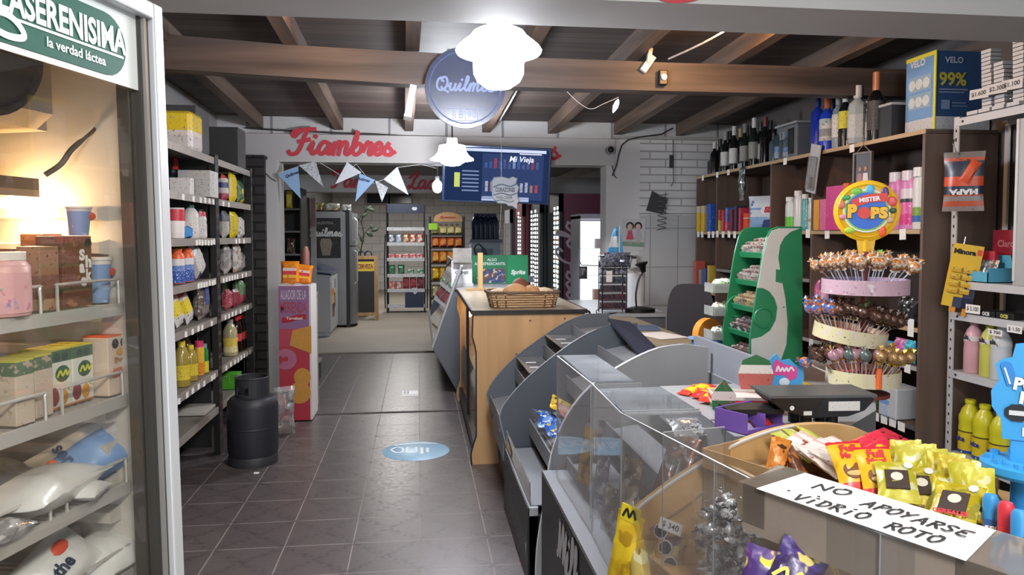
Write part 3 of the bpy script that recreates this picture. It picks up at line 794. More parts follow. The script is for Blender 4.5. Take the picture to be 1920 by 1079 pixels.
for k, l in enumerate(('lower red and white can of a stack of two, third shelf', 'upper red and white can of a stack of two, third shelf')):
    on_shelf(bottle('food_can', l, 'can', 'can', .075, .088, STEEL, None, PRINT([(0, 'c8384a'), (.5, 'd9d4d2'), (.62, 'c8384a')], 2, 'ece8e4', .4, 50), z0=.04, z1=.96), 391, 2, dz=.0885 * k)
t = on_shelf(bag('cloth_pack', 'bright blue folded cloth pack in front of the white bottles', 'pack', .11, .075, .05, M('2f86c9', .6, bump=(40, .5)), seed=4), 350, 2, -.045)
on_shelf(bag('plastic_bag', 'crumpled pale bag behind the blue cloth pack', 'bag', .1, .12, .06, M('b7b2ad', .5, bump=(30, .5)), seed=5), 344, 2, .03)
for px, l in ((331, 'orange-capped blue bottle, nearer the fridge of the two'), (349, 'orange-capped blue bottle next to the tilted packs')):
    on_shelf(bottle('cleaner_bottle', l, 'bottle', 'sham', .085, .205, M('e2622a', .4), M('e8682c', .4), PRINT([(0, '3056a4'), (.5, '5f7fbf'), (.72, 'd8d6d4')], 2, 'cfd6e6', .4, 40), z0=.02, z1=.72, capr=.3, caph=.16), px, 3)
for px, l, c in ((369, 'red and white soft pack tilted beside the orange-capped bottles', [(0, 'd4d0cc'), (.45, 'c23a4e'), (.75, 'dcd8d4')]), (387, 'white and navy soft pack leaning over against the shelf post', [(0, 'cfccc9'), (.2, '3a4272'), (.5, 'd4d1ce')])):
    o = on_shelf(bag('soft_pack', l, 'pack', .12, .22, .07, PRINT(c, 1, '5a5c72', .4, 40), seed=int(px)), px, 3); o.rotation_euler = (R(-6), R(-32), R(90)); o.location.z += .03
on_shelf(bag('soft_pack', 'yellow-green pack at the back of the fourth shelf', 'pack', .12, .24, .06, PRINT([(0, '8c8a2e'), (.6, 'a89f35')], 2, '3a3a20', .4, 40), seed=9), 388, 3, .12)
on_shelf(bag('soft_pack', 'pale grey bag half hidden by the orange-capped bottles', 'bag', .1, .16, .06, M('9a958f', .5, bump=(30, .4)), seed=12), 325, 3, .06)
YW = PRINT([(0, 'd6d3cf'), (.3, 'e8cf2e'), (.72, 'e2d9d2'), (.84, 'c8566a')], 2, '4c4a38', .35, 50)
for px, l, tilt in ((334, 'yellow and white pasta bag, nearer the fridge on the fifth shelf', 10), (353, 'yellow and white pasta bag leaning beside its twin', 14)):
    o = on_shelf(bag('pasta_bag', l, 'bag', .13, .21, .05, YW, seed=px), px, 4); o.rotation_euler = (R(-14), R(-tilt), R(90)); o.location.z += .012
on_shelf(bag('snack_bag', 'clear bag with blue label and brown contents by the shelf post', 'bag', .17, .23, .07, FOIL('8f8a86', '6a5a50', 'b9b4b0', 22, .25, .2), seed=20, lab=(.45, .42, .92), labmat=PRINT([(0, '32488f')], 2, 'c9ccd8', .4, 60)), 384, 4)
on_shelf(bag('snack_bag', 'grey bag at the back between the pasta and clear bags', 'bag', .14, .22, .06, M('6e6a66', .4, bump=(30, .4)), seed=22), 362, 4, .14)
OIL = M('9c8a3c', .15, coat=.6); OILD = M('5c532c', .15, coat=.6)
OLAB = PRINT([(0, 'd9c33c')], 2, '5a4a1c', .4, 60)
for px, dx, h, w, m, l in ((336, 0, .27, .095, OIL, 'yellow cooking oil bottle closest to the dairy fridge'), (347, .11, .25, .085, OILD, 'dark oil bottle in the second line behind the yellow oils'), (353, 0, .22, .085, OIL, 'short yellow oil bottle in the middle of the sixth shelf'), (366, .1, .25, .08, OILD, 'dark oil bottle behind the green bottle')):
    on_shelf(bottle('oil_bottle', l, 'bottle', 'oil', w, h, m, M('e0c63a' if m is OIL else '3c3a2c', .4), OLAB if m is OIL else None, z0=.15, z1=.48), px, 5, dx)
on_shelf(bottle('juice_bottle', 'slim yellow bottle with pink cap on the sixth shelf', 'bottle', 'sham', .06, .22, M('d8a83a', .3), M('d23a62', .4), PRINT([(0, 'd88a2e'), (.5, 'e0b63c')], 2, '8a3a20', .4, 50), z0=.05, z1=.7, capr=.4, caph=.2), 369, 5)
on_shelf(bottle('juice_bottle', 'green bottle with yellow label on the sixth shelf', 'bottle', 'sham', .075, .19, M('1f7a3a', .25), M('7a8a92', .4), PRINT([(0, 'dcd23a')], 2, '3a5a28', .4, 50), z0=.02, z1=.42, capr=.36, caph=.12), 379, 5)
for px, l in ((391, 'dark glass bottle next to the green one, sixth shelf'), (399, 'dark glass bottle against the shelf post, sixth shelf')):
    on_shelf(bottle('dark_bottle', l, 'bottle', 'wine', .07, .29, M('1b1d20', .15), M('3a3a3c', .4)), px, 5, .03)
on_shelf(pack('paper_stack', 'flat stack of papers on the lowest black shelf', 'papers', .3, .2, .02, M('a8a39a', .7)), 372, 6, .05)
# second bay
for px, k, w, h, mt, l, dx in (
  (420, 1, .10, .2, PRINT([(0, 'a83a52'), (.3, 'd9d5d2'), (.5, '3c4a86'), (.7, 'd9d5d2'), (.85, 'b84a3a')], 2, '2c3a5a', .4, 40), 'red, white and blue pack by the post, second shelf of the far bay', 0),
  (435, 1, .15, .235, PRINT([(0, 'e0c520')], 2, '2a2a1e', .35, 14, .6), 'tall yellow bag with black arrow mark', 0),
  (452, 1, .13, .19, FOIL('2c4a34', '3f6a44', '1e3424', 20, .35, .1), 'dark green pack beside the tall yellow bag', 0),
  (464, 1, .11, .16, PRINT([(0, 'd8c22a')], 2, '4a3a1c', .35, 24), 'small yellow pack at the far end of the second shelf', 0),
  (420, 2, .11, .2, PRINT([(0, 'b9b6b2'), (.6, '5a5e6a')], 2, '3a3c44', .4, 40), 'grey and white pack by the post, third shelf', 0),
  (436, 2, .17, .2, PRINT([(0, 'd6bf22')], 2, '5a4c18', .35, 26), 'broad yellow pack in the middle of the third shelf', 0),
  (453, 2, .14, .165, PRINT([(0, 'c9c7c3')], 2, '4a4a48', .35, 24, .54), 'white printed pack next to the broad yellow one', 0),
  (422, 3, .11, .22, FOIL('b9b5b0', '8d8883', None, 20, .4, .1), 'crinkled pale bag by the post, fourth shelf', 0),
  (441, 3, .18, .22, FOIL('c4c0bb', '9b958f', 'c4653c', 18, .4, .1), 'fat crinkled white bag with red corner', 0),
  (460, 3, .14, .15, FOIL('8f8b88', '6a6663', 'b0aca8', 18, .35, .15), 'low silvery bag at the end of the fourth shelf', 0),
  (424, 4, .09, .15, PRINT([(0, 'b04a56'), (.55, 'a83444')], 2, 'd4c4c4', .4, 30), 'red pouch by the post, fifth shelf', -.01),
  (438, 4, .12, .14, PRINT([(0, '8f2c3a'), (.85, 'b0a4a2')], 2, '5e1c28', .4, 30), 'dark red square pack on the fifth shelf', -.02),
  (440, 4, .17, .22, PRINT([(0, '5d7a54'), (.5, '6c8a62')], 2, '3e5a3a', .4, 20), 'green bag behind the dark red pack', .12),
  (455, 4, .13, .2, PRINT([(0, '5f7d52'), (.5, '6f8c5e')], 2, '42603a', .4, 20), 'second green bag, in the middle of the fifth shelf', .02),
  (466, 4, .12, .19, PRINT([(0, 'a8404a'), (.4, '66845a')], 2, '4a6a44', .4, 20), 'green bag with red foot at the end of the fifth shelf', 0)):
    on_shelf(bag('grocery_bag', l, 'bag', w, h, .06, mt, seed=px + k), px, k, dx)
on_shelf(bottle('oil_bottle', 'clear yellow oil bottle by the post in the far bay', 'bottle', 'oil', .11, .27, M('a8a07a', .15, coat=.5), M('8c8a86', .4), PRINT([(0, 'd8cc9a'), (.4, 'd9c25a')], 2, '8a7a3a', .4, 40), z0=.1, z1=.5), 428, 5)
SO = bottle('soda_bottle', 'x', 'bottle', 'oil', .085, .27, M('20130f', .12), M('c22c34', .4), PRINT([(0, 'c8303a')], 2, 'e8d8d4', .4, 50), 'dark sodas in the far bay', z0=.3, z1=.52)
for i, px in enumerate((440, 446, 452, 458, 464, 469)):
    o = SO if i == 0 else dup(SO, (0, 0, 0))
    o['label'] = 'dark soda bottle with red label, ' + ORD[i] + ' in line from the clear oil bottle'
    on_shelf(o, px, 5, .0)
on_shelf(pack('carton_box', 'bright green carton on the lowest shelf beside the gas cylinder', 'box', .14, .12, .115, PRINT([(0, '4fa02c')], 2, 'cfe0c0', .4, 30, .6)), 429, 6)
for px, c, l in ((452, '6a5a9a', 'slim purple pack on the lowest shelf behind the cylinder'), (459, 'c0405a', 'slim pink-red pack on the lowest shelf behind the cylinder'), (469, '5f9a3c', 'slim green pack at the end of the lowest shelf')):
    on_shelf(pack('small_pack', l, 'pack', .07, .1, .2, PRINT([(0, c)], 2, 'd8d0d0', .4, 24, .62)), px, 6, .02)
# things on the floor by the shelves
t = thing('gas_cylinder', 'dark grey steel gas cylinder standing on the tiles', 'gas cylinder', (-1.093, 5.05, 0))
GC = M('282a31', .5, .1, nz=(10, .25), bump=(22, .3))
b = B(); b.lathe([(0, .04), (.12, .04), (.155, .065), (.161, .1), (.161, .385), (.155, .415), (.135, .438), (.06, .45), (0, .452)], 32)
b.lathe([(.1605, .235), (.1625, .238), (.1625, .246), (.1605, .25)], 32)
b.o('tank', GC, t)
b = B(); b.lathe([(.14, 0), (.157, 0), (.157, .05), (.145, .07), (.14, .05), (.14, 0)], 32); b.o('foot_ring', M('2a2b2f', .55), t)
b = B()
for k in range(28):
    a0, a1 = 2 * PI * k / 28, 2 * PI * (k + 1) / 28
    win = k % 14 in (3, 4, 5, 6)
    for z0, z1 in (((.43, .462), (.515, .565)) if win else ((.43, .565),)):
        v = [(r * math.cos(a), r * math.sin(a), z) for z in (z0, z1) for r in (.1, .108) for a in (a0, a1)]
        b.add(v, [(2, 3, 7, 6), (1, 0, 4, 5), (4, 6, 7, 5), (0, 1, 3, 2), (0, 2, 6, 4), (1, 5, 7, 3)])
b.tube([(.105 * math.cos(a * PI / 16), .105 * math.sin(a * PI / 16), .567) for a in range(32)], .007, 6, 0, None, True)
b.o('collar', M('2c2e33', .5), t)
b = B(); b.cyl(.022, .44, .5, 12); b.cyl(.012, .5, .53, 10); b.cyl(.008, -.03, .03, 8, T=TR(0, -.02, .49, 0, PI / 2)); b.o('valve', M('8a7a55', .4, .7), t)
b = B(); b.pillow(.16, .37, .12, 8, 12, 0, TR(0, 0, .19, 0, PI / 2), .03, .45, 33)
o = b.o('plastic_bag', CLEAR('f4f6f6', 1.2, .16, .12)); o.location = at(534, 818, Z=-.01); o.rotation_euler = (0, 0, R(25))
tag(o, 'crumpled clear plastic bag standing beside the gas cylinder', 'bag')
# biscuit stand
t = thing('display_stand', 'tall red biscuit display stand beside the aisle', 'display stand', (-.985, 6.28, 0))
b = B(); b.box(-.125, .125, -.17, .17, .012, 1.095); b.o('stand_body', M('d9d7d4', .45), t)
b = B(); b.box(-.125, .112, -.178, -.17, .012, 1.095)
pm = PRINT([(0, 'b03a48'), (.55, 'b4485c'), (.68, '8f6a92')], 2, None, .35)
fp = b.o('front_panel', pm, t)
YF = -.1795
def d_at(px, py): p = at(px, py, Y=6.28 + YF); return (p.x + .985, YF, p.z)
b = B()
COOK = M('c8913f', .6, nz=(60, .2), bump=(60, .6))
b.prism([(-.1, -.045), (-.075, .075), (.07, .11), (.07, -.115)], .003, T=face_at(d_at(567, 637), (0, -1, 0)))
b.o('biscuit_picture', COOK, fp)
b = B(); b.prism([(.066 * math.cos(a * PI / 12), .075 * math.sin(a * PI / 12)) for a in range(24)], .003, T=face_at(d_at(567, 708), (0, -1, 0))); b.o('biscuit_picture', COOK, fp)
for (px, py, rr) in ((562, 737, .088),):
    b = B(); b.cyl(rr, 0, .005, 24, T=face_at(d_at(px, py), (0, -1, 0))); b.tube([(rr * .78 * math.cos(a * PI / 12), rr * .78 * math.sin(a * PI / 12), .006) for a in range(24)], .003, 5, 0, face_at(d_at(px, py), (0, -1, 0)), True)
    for k in range(3): b.tube([(-.045 + .04 * k - .01, -.03 + .03 * k, .006), (-.045 + .04 * k + .02, .015 + .01 * k, .006)], .003, 5, 0, face_at(d_at(px, py), (0, -1, 0)))
    b.o('biscuit_picture', COOK, fp)
b = B(); rr = .085
T = face_at(d_at(536, 674), (0, -1, 0))
n = 24
v = [(r * math.cos(2 * PI * k / n), (r if r < .02 else r) * math.sin(2 * PI * k / n), .004) for r in (.02, rr) for k in range(n)]
b.add([q for q in v], [(k, (k + 1) % n, n + (k + 1) % n, n + k) for k in range(n) if v[n + k][0] > -.068], 0, False, T)
for r2 in (.036, .055): b.tube([(r2 * math.cos(2 * PI * k / n), r2 * math.sin(2 * PI * k / n), .0045) for k in range(n)], .0022, 5, 0, T, True)
b.o('biscuit_picture', M('b06a86', .5), fp)
txt('ALIADOR DE LA', .2, M('d8cede', .5), face_at(d_at(550, 553), (0, -1, 0)), fp, h=.075, bold=0)
txt('MERIENDA', .2, M('b03046', .5), face_at(d_at(550, 577), (0, -1, 0)), fp, h=.085, bold=.01)
b = B(); b.ribbon([(-.075, -.012), (-.02, -.004), (.04, .012), (.085, .014)], .042, .0015, 0, face_at(d_at(550, 598), (0, -1, 0)), 4); b.o('brand_ribbon', M('a8202e', .4), fp)
txt('Terrabusi', .125, M('f2e8e2', .5), face_at(Vector(d_at(552, 597)) + Vector((0, -.003, 0)), (0, -1, 0)), fp, bold=.02)
b = B(); [b.ell((.012 * math.cos(k), .012 * math.sin(k), 0), (.008, .008, .001), 8, 0, face_at(d_at(535, 600), (0, -1, 0))) for k in (0, 1.2, 2.5, 3.8, 5)]; b.o('flower_mark', M('e6dcd8', .5), fp)
b = B(); b.ribbon([(-.12, .0), (-.06, .012), (-.02, .0), (.03, .012), (.08, .0), (.12, .008)], .012, .002, 0, TR(0, -.172, 1.1, 0, PI / 2), 4); b.o('scalloped_rim', M('d9d4d8', .5), t)
BI = FOIL('d97a1c', 'e08a24', 'c4521c', 14, .3, .15)
for dx, dy, h, tilt, l in ((-.05, -.06, .19, 0, 'orange biscuit packet standing on the display, in front'), (.03, .02, .16, 8, 'orange biscuit packet leaning behind the front one'), (-.02, .1, .14, -6, 'orange biscuit packet at the back of the display')):
    o = bag('biscuit_packet', l, 'packet', .15, h, .05, BI, seed=int(dx * 100), lab=(.7, .3, .72), labmat=PRINT([(0, 'f0c23c'), (.3, 'd8404a'), (.7, 'e8e0d8')], 2))
    o.location = (-.985 + dx, 6.28 + dy, 1.098); o.rotation_euler = (0, R(tilt), 0)
b = B(); b.lathe([(0, 0), (.035, 0), (.035, .35), (.02, .4), (0, .4)], 10); o = b.o('paper_roll', M('8c5a50', .5)); o.location = (-.99, 6.75, 1.0)
tag(o, 'reddish rolled tube standing behind the orange biscuits', 'roll')
b = B(); b.cyl(.1, 0, 1.0, 20); o = b.o('waste_bin', M('9b9792', .5)); o.location = (-.99, 6.75, 0)
tag(o, 'tall grey bin behind the biscuit stand', 'bin'); b = B(); b.lathe([(.1, .95), (.106, .95), (.106, .99), (.1, .998)], 20); b.o('rim', M('7a7673', .5), o)
# ================================================================ dairy fridge, closest to the camera; local X = out of the front, local Y = away from the camera
FRZ = R(-15)
FO = Vector((-.552, 1.748, 0)) - Vector((math.cos(FRZ), math.sin(FRZ), 0)) * .010
fx = Vector((math.cos(FRZ), math.sin(FRZ), 0)); fy = Vector((-math.sin(FRZ), math.cos(FRZ), 0))
def floc(px, py, x): # pixel -> fridge coordinates on the plane local X = x
    p = hit(px, py, FO + fx * x, fx) - FO
    return Vector((p.dot(fx), p.dot(fy), p.z))
t = thing('dairy_fridge', 'tall white dairy fridge with glass door and green brand sign', 'fridge', FO, 0, None, (0, R(-1.1), FRZ))
LINER = M('c9c4bc', .45); ALU = M('d7d9dc', .3, .35)
W_, D_, H_ = .66, .6, 2.0
b = B()
b.box(-D_, -.03, -.03, 0, .12, H_); b.box(-D_, -.03, -W_, -W_ + .03, .12, H_); b.box(-D_, -D_ + .03, -W_, 0, .12, H_)
b.box(-D_, -.03, -W_, 0, .12, .2); b.box(-D_, -.03, -W_, 0, H_ - .06, H_)
b.o('cabinet', [LINER], t)
b = B()
for k in range(25):
    z = .3 + k * .0745
    if z > 1.62: break
    v = [(-.5, -.03, z), (-.085, -.03, z), (-.085, -.066, z - .006), (-.5, -.066, z - .004), (-.5, -.03, z - .022), (-.085, -.03, z - .034), (-.085, -.066, z - .03), (-.5, -.066, z - .018)]
    b.add(v, [(0, 1, 2, 3), (3, 2, 6, 7), (1, 5, 6, 2), (0, 3, 7, 4), (4, 7, 6, 5)])
b.o('shelf_runner_wall', LINER, t)
b = B(); b.box(-.57, -.2, -.63, -.06, 1.73, 1.93); b.prism([(-.2, 1.93), (-.2, 1.73), (-.16, 1.76), (-.16, 1.93)], .5, T=fr((0, -.09, 0), (1, 0, 0), (0, 0, 1)), back=.0)
cu = b.o('cooling_unit', M('b3a590', .5), t)
b = B(); b.cyl(.085, 0, .03, 28, T=face_at(floc(18, 122, -.135), (1, 0, -.45))); b.tube([(.07 * math.cos(a * PI / 12), .07 * math.sin(a * PI / 12), .03) for a in range(24)], .006, 5, 0, face_at(floc(18, 122, -.135), (1, 0, -.45)), True)
b.o('fan', M('2b2a2a', .5), cu)
b = B(); p0 = floc(214, 229, -.11); b.tube(catmull([p0, floc(195, 248, -.11), floc(160, 278, -.12), floc(140, 305, -.13), floc(110, 325, -.15)], 5), [.004] * 8 + [.006] * 13, 8); b.o('sensor_cable', M('4c443c', .5), cu)
b = B(); b.cb(p0, (.02, .02, .02)); b.o('sensor', BLACK, cu)
# added warm bulb and its light, in place of a reflection in the door glass
b = B(); b.box(-.36, -.2, -.34, -.09, 1.585, 1.6); b.box(-.36, -.2, -.34, -.09, 1.6, 1.625, 1); b.o('dark_bracket', [M('8a7a66', .5), M('5a4c3e', .5)], t)
p = floc(38, 372, -.3); b = B(); b.ell(p, (.03, .075, .018), 14); b.o('bulb', GLOW('ffc46a', 14), t)
l = lamp('fridge_added_light', 'POINT', p + Vector((.06, .0, -.03)), 7, (1, .66, .34), .04); l.parent = t
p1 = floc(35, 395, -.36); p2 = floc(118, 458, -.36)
b = B(); b.box(-.375, -.36, p1.y, p2.y, p2.z, p1.z); b.o('added_glow_panel', GLOW('fff0d0', 5.0), t)  # added glowing panel, stands in for a bright reflection in the glass
# wire shelves
WIRE = M('cfcdc8', .35, .3)
SZ = [1.352, 1.148, .954, .76]
for z in SZ:
    b = B()
    b.box(-.062, -.054, -.63, -.035, z - .026, z)
    for k in range(28): b.box(-.5, -.055, -.045 - k * .021 - .0025, -.045 - k * .021 + .0025, z - .006, z - .001)
    b.box(-.3, -.295, -.63, -.035, z - .012, z - .005)
    s = b.o('wire_shelf', WIRE, t)
    b = B()
    for y0, y1 in ((-.045, -.225), (-.27, -.46), (-.49, -.63)):
        b.tube(catmull([(-.058, y0, z - .02), (-.058, y0, z + .045), (-.058, y0 - .012, z + .052), (-.058, y1 + .012, z + .052), (-.058, y1, z + .045), (-.058, y1, z - .02)], 4), .0032, 6)
    b.o('guard_rail', WIRE, s)
# door
dr = B()
for x0, x1, y0, y1, z0, z1 in ((.0, .045, -.034, .0, .2, H_), (.0, .045, -W_, -W_ + .055, .2, H_), (0, .045, -W_ + .055, -.034, H_ - .035, H_), (0, .045, -W_ + .055, -.034, .2, .26)):
    dr.box(x0, x1, y0, y1, z0, z1)
d = dr.o('door', [M('dcdee0', .35, .25)], t, bev=.004)
b = B(); b.box(-.028, -.002, -.066, -.004, .2, H_ - .01); b.box(-.024, -.004, -.0035, .002, .2, H_); b.o('door_seal', M('47443f', .5), d)
b = B(); b.box(.0, .03, -.045, -.034, .26, H_ - .035); b.box(.004, .026, -.063, -.053, .26, H_ - .035); b.o('dark_gasket', M('3c3a38', .5), d)
b = B(); b.box(.002, .034, -.053, -.045, .26, H_ - .035); b.o('inner_trim', M('aaa7a2', .35, .4), d)
b = B(); b.box(.012, .018, -W_ + .055, -.056, .26, H_ - .035); b.o('glass_pane', CLEAR('fbfaf8', .12, .008, .02, 'd8d0c8'), d)
b = B(); b.box(.0185, .0215, -W_ + .055, -.046, 1.808, H_ - .035); hd = b.o('sign_panel', M('e4e9e8', .6, spec=.2), d)
GRN = M('2c6152', .6, nz=(40, .12), spec=.2)
b = B()
y0, y1, zm, hh = -.102, -.56, 1.882, .062
pts = [(y0 - hh + hh * math.cos(a), hh * math.sin(a)) for a in [(-90 + 180 * k / 12) * PI / 180 for k in range(13)]]
pts = [(x, z) for x, z in pts] + [(y1, hh), (y1, -hh)]
b.prism(pts, .0015, T=fr((.0218, 0, zm), (0, 1, 0), (0, 0, 1))); b.o('sign_field', GRN, hd)
TF = lambda y, z: fr((.0246, y, z), (0, 1, 0), (0, 0, 1))
txt('LASERENISIMA', .325, M('eef1ee', .5), TF(-.265, 1.896), hd, h=.052, bold=.035)
b = B(); b.box(.0240, .0246, -.52, -.112, 1.862, 1.867); b.ribbon([(-.46, 1.872), (-.40, 1.865), (-.375, 1.84), (-.41, 1.832), (-.45, 1.84)], .012, .0246, 0, fr((0, 0, 0), (0, 1, 0), (0, 0, 1))); b.o('underline', M('eef1ee', .5), hd)
txt('la verdad láctea', .155, M('eef1ee', .5), TF(-.245, 1.845), hd, bold=.02)
# ---- goods inside (own things)
def infridge(o, px, py, x, zshelf, rz=0):
    p = floc(px, py, x); q = FO + fx * x + fy * p.y
    o.location = (q.x, q.y, zshelf); o.rotation_euler = (o.rotation_euler[0], o.rotation_euler[1], FRZ + rz); return o
BR = PRINT([(0, '6a4030'), (.2, '7b4a35'), (.9, '8a5a42')], 2, '52301f', .4, 30, .58, 0, 'a87458')
def carton(label, h, w, d, mat, words=None, flap=None):
    o = pack('drink_carton', label, 'carton', d, w, h, mat, bev=.002, flap=flap)
    for (s, y, z, ww, hh, m) in words or (): txt(s, ww, m, fr((d / 2 + .001, y, z), (0, 1, 0), (0, 0, 1)), o, h=hh, bold=.06)
    return o
CR = M('f0ece6', .5)
o = carton('brown chocolate milk carton lettered down its side on the upper fridge shelf', .145, .085, .06, BR, [('S', .012, .106, .017, .024, CR), ('h', .03, .092, .018, .026, CR), ('a', .011, .078, .016, .02, CR), ('k', .031, .064, .018, .026, CR), ('e', .015, .05, .017, .02, CR)])
infridge(o, 122, 530, -.13, SZ[0] + .001)
b = B(); b.cyl(.010, 0, .001, 16, T=fr((.031, .03, .13), (0, 1, 0), (0, 0, 1))); b.o('warning_seal', M('2a2522', .5), o)
infridge(carton('brown carton turned sideways with a barcode foot', .125, .05, .05, PRINT([(0, 'b08a70'), (.18, '7a4a36'), (.55, 'a47a60')], 2, '6a4430', .4, 40)), 73, 560, -.12, SZ[0] + .001)
infridge(carton('brown carton behind the pink yogurt bottle', .12, .05, .06, BR), 45, 560, -.19, SZ[0] + .001)
infridge(carton('tall brown carton at the back of the upper fridge shelf', .15, .09, .06, BR), 92, 530, -.26, SZ[0] + .001)
BC = PRINT([(0, '7d9cc8'), (.85, 'd9d4cf')], 2, 'b8c8e0', .4, 24, .62)
def cup(label, w, h):
    t2 = bottle('cream_cup', label, 'cup', 'cup', w, h, BC, M('e2ddd6', .4), capr=.49, caph=.05, n=20)
    b = B(); b.ell((w * .4, .012, h * .68), (.004, .016, .009), 10); b.o('brand_oval', M('d8583a', .4), t2)
    return t2
infridge(cup('blue cream cup with orange oval on the upper fridge shelf', .05, .098), 186, 540, -.12, SZ[0] + .001)
o = infridge(cup('blue cream cup standing on top of the brown carton', .05, .06), 147, 430, -.13, SZ[0] + .147)
t2 = bottle('yogurt_bottle', 'pink drinking yogurt bottle at the edge of the upper fridge shelf', 'bottle', 'sham', .085, .115, M('d9a8a8', .4), M('e8e0d8', .4), PRINT([(0, 'dca8ae')], 2, 'c86a8a', .4, 16, .6, 0, '4a78c0'), z0=.05, z1=.8, capr=.38, caph=.12, n=20)
infridge(t2, 8, 560, -.11, SZ[0] + .001)
GJ = PRINT([(0, 'c8864a'), (.04, 'dcdcd2'), (.42, 'e4e6da'), (.8, '4a6a48')], 2, '6a8a5c', .4, 30, .62)
for i, (px, x, l) in enumerate(((85, -.15, 'green-topped juice carton with mango picture, third from the orange carton'), (128, -.15, 'green-topped juice carton with mango picture, second from the orange carton'), (15, -.12, 'green-topped juice carton turned sideways at the edge of the fridge shelf'), (52, -.13, 'green-topped juice carton turned sideways, inner of the pair'))):
    o = carton(l, .118, .062 if i < 2 else .045, .07, GJ if i < 2 else PRINT([(0, 'c9bba8'), (.78, '55704e')], 2, 'b4a48e', .5, 24), flap=M('c9c43a', .5))
    infridge(o, px, 700, x, SZ[1] + .001, 0)
    if i < 2:
        for yy, zz, ry, rz_, c in ((-.02, .026, .013, .019, '8a3a3c'), (.006, .022, .012, .016, 'd89a2e'), (.004, .07, .02, .017, '2c5a34')):
            b = B(); b.ell((.0355, yy, zz), (.0012, ry, rz_), 12); b.o('fruit_picture', M(c, .5), o)
        b = B(); b.ribbon([(-.016, -.004), (-.008, .006), (-.002, -.004), (.006, .006), (.01, -.004), (.017, .006)], .005, .0, 0, fr((.0372, .004, .07), (0, 1, 0), (0, 0, 1)), 5); b.o('script_mark', M('d8d83a', .5), o)
        for dy in (-.011, .011): b = B(); b.cyl(.009, 0, .001, 8, T=fr((.0355, dy, .105), (0, 1, 0), (0, 0, 1))); b.o('warning_seal', M('33503a', .5), o)
o = carton('dark green carton behind the orange-topped one', .112, .06, .06, PRINT([(0, 'b8a898'), (.7, '3e5a40')], 2, '9a8a7a', .5, 24)); infridge(o, 165, 690, -.2, SZ[1] + .001)
o = carton('orange-topped cream carton at the end of the fridge shelf', .128, .07, .06, PRINT([(0, 'dcc8b4')], 2, 'c8a898', .5, 40, .62), [('CITRIC', .002, .048, .05, .022, M('d8846a', .5)), ('live', .004, .076, .04, .014, M('b08a5c', .5))], flap=M('e8602c', .5)); infridge(o, 200, 690, -.12, SZ[1] + .001)
for dy in (-.012, .016): b = B(); b.cyl(.011, 0, .001, 8, T=fr((.0305, dy, .113), (0, 1, 0), (0, 0, 1))); b.o('warning_seal', INK, o)
b = B(); b.ell((.0305, .008, .093), (.001, .018, .009), 10); b.o('fruit_picture', M('d8a048', .5), o)
MILK = M('dfe1df', .3, nz=(9, .05), bump=(16, .35), coat=.3)
def milkbag(label, w, h, d, px, py, x, z, rx, ry, rz, mat=MILK, seed=3):
    b = B(); b.pillow(w, h, d, 10, 12, 0, None, .035, .08, seed); o = b.o('milk_bag', mat)
    tag(o, label, 'bag'); p = floc(px, py, x); q = FO + fx * x + fy * p.y
    o.location = (q.x, q.y, z); o.rotation_euler = (rx, ry, FRZ + rz); return o
milkbag('big white milk bag lying on the third fridge shelf', .15, .26, .075, 78, 945, -.13, SZ[2] + .04, 0, R(-6), R(8), seed=3)
o = milkbag('white and sky blue milk bag propped behind the big one', .14, .19, .06, 155, 880, -.16, SZ[2] + .055, R(35), R(40), R(-5), PRINT([(0, 'dfe1df'), (.3, '7c9fcd')], 0, 'd6dbe0', .3, 9, .68), 6)
txt('ser', .05, M('4a5a80', .5), fr((-.02, -.03, .033), (1, 0, 0), (0, 1, 0)), o, bold=.03); b = B(); b.ell((-.01, -.055, .028), (.02, .012, .003), 10); b.o('brand_oval', M('e07a4a', .4), o)
milkbag('dull silver bag standing at the back of the third fridge shelf', .12, .2, .07, 14, 890, -.2, SZ[2] + .05, 0, R(35), R(30), FOIL('9a9a9a', '7e7e80', None, 8, .3, .4), 8)
milkbag('little crumpled white bag at the end of the third shelf', .05, .09, .03, 172, 945, -.075, SZ[2] + .018, 0, 0, R(15), MILK, 9)
o = milkbag('white milk bag with red oval on the bottom fridge shelf', .15, .2, .065, 205, 1045, -.12, SZ[3] + .035, 0, R(14), R(-5), MILK, 13)
b = B(); b.ell((.0, .05, .031), (.03, .022, .004), 14); b.o('brand_oval', M('d8553a', .4), o)
o = milkbag('white milk bag tipped up beside the red oval one', .12, .2, .06, 95, 1040, -.13, SZ[3] + .06, R(25), R(42), R(20), MILK, 15)
txt('the', .05, M('23304a', .5), fr((.01, .0, .033), (0, 1, 0), (-1, 0, 0)), o, bold=.04); b = B(); b.ell((-.02, .03, .03), (.014, .022, .003), 10); b.o('brand_oval', M('d8553a', .4), o)
milkbag('small clear wrapped pack at the very edge of the third shelf', .06, .09, .035, 6, 985, -.08, SZ[2] + .02, 0, 0, 0, FOIL('c9c9c7', '9a9a98', None, 30, .2, .3), 17)
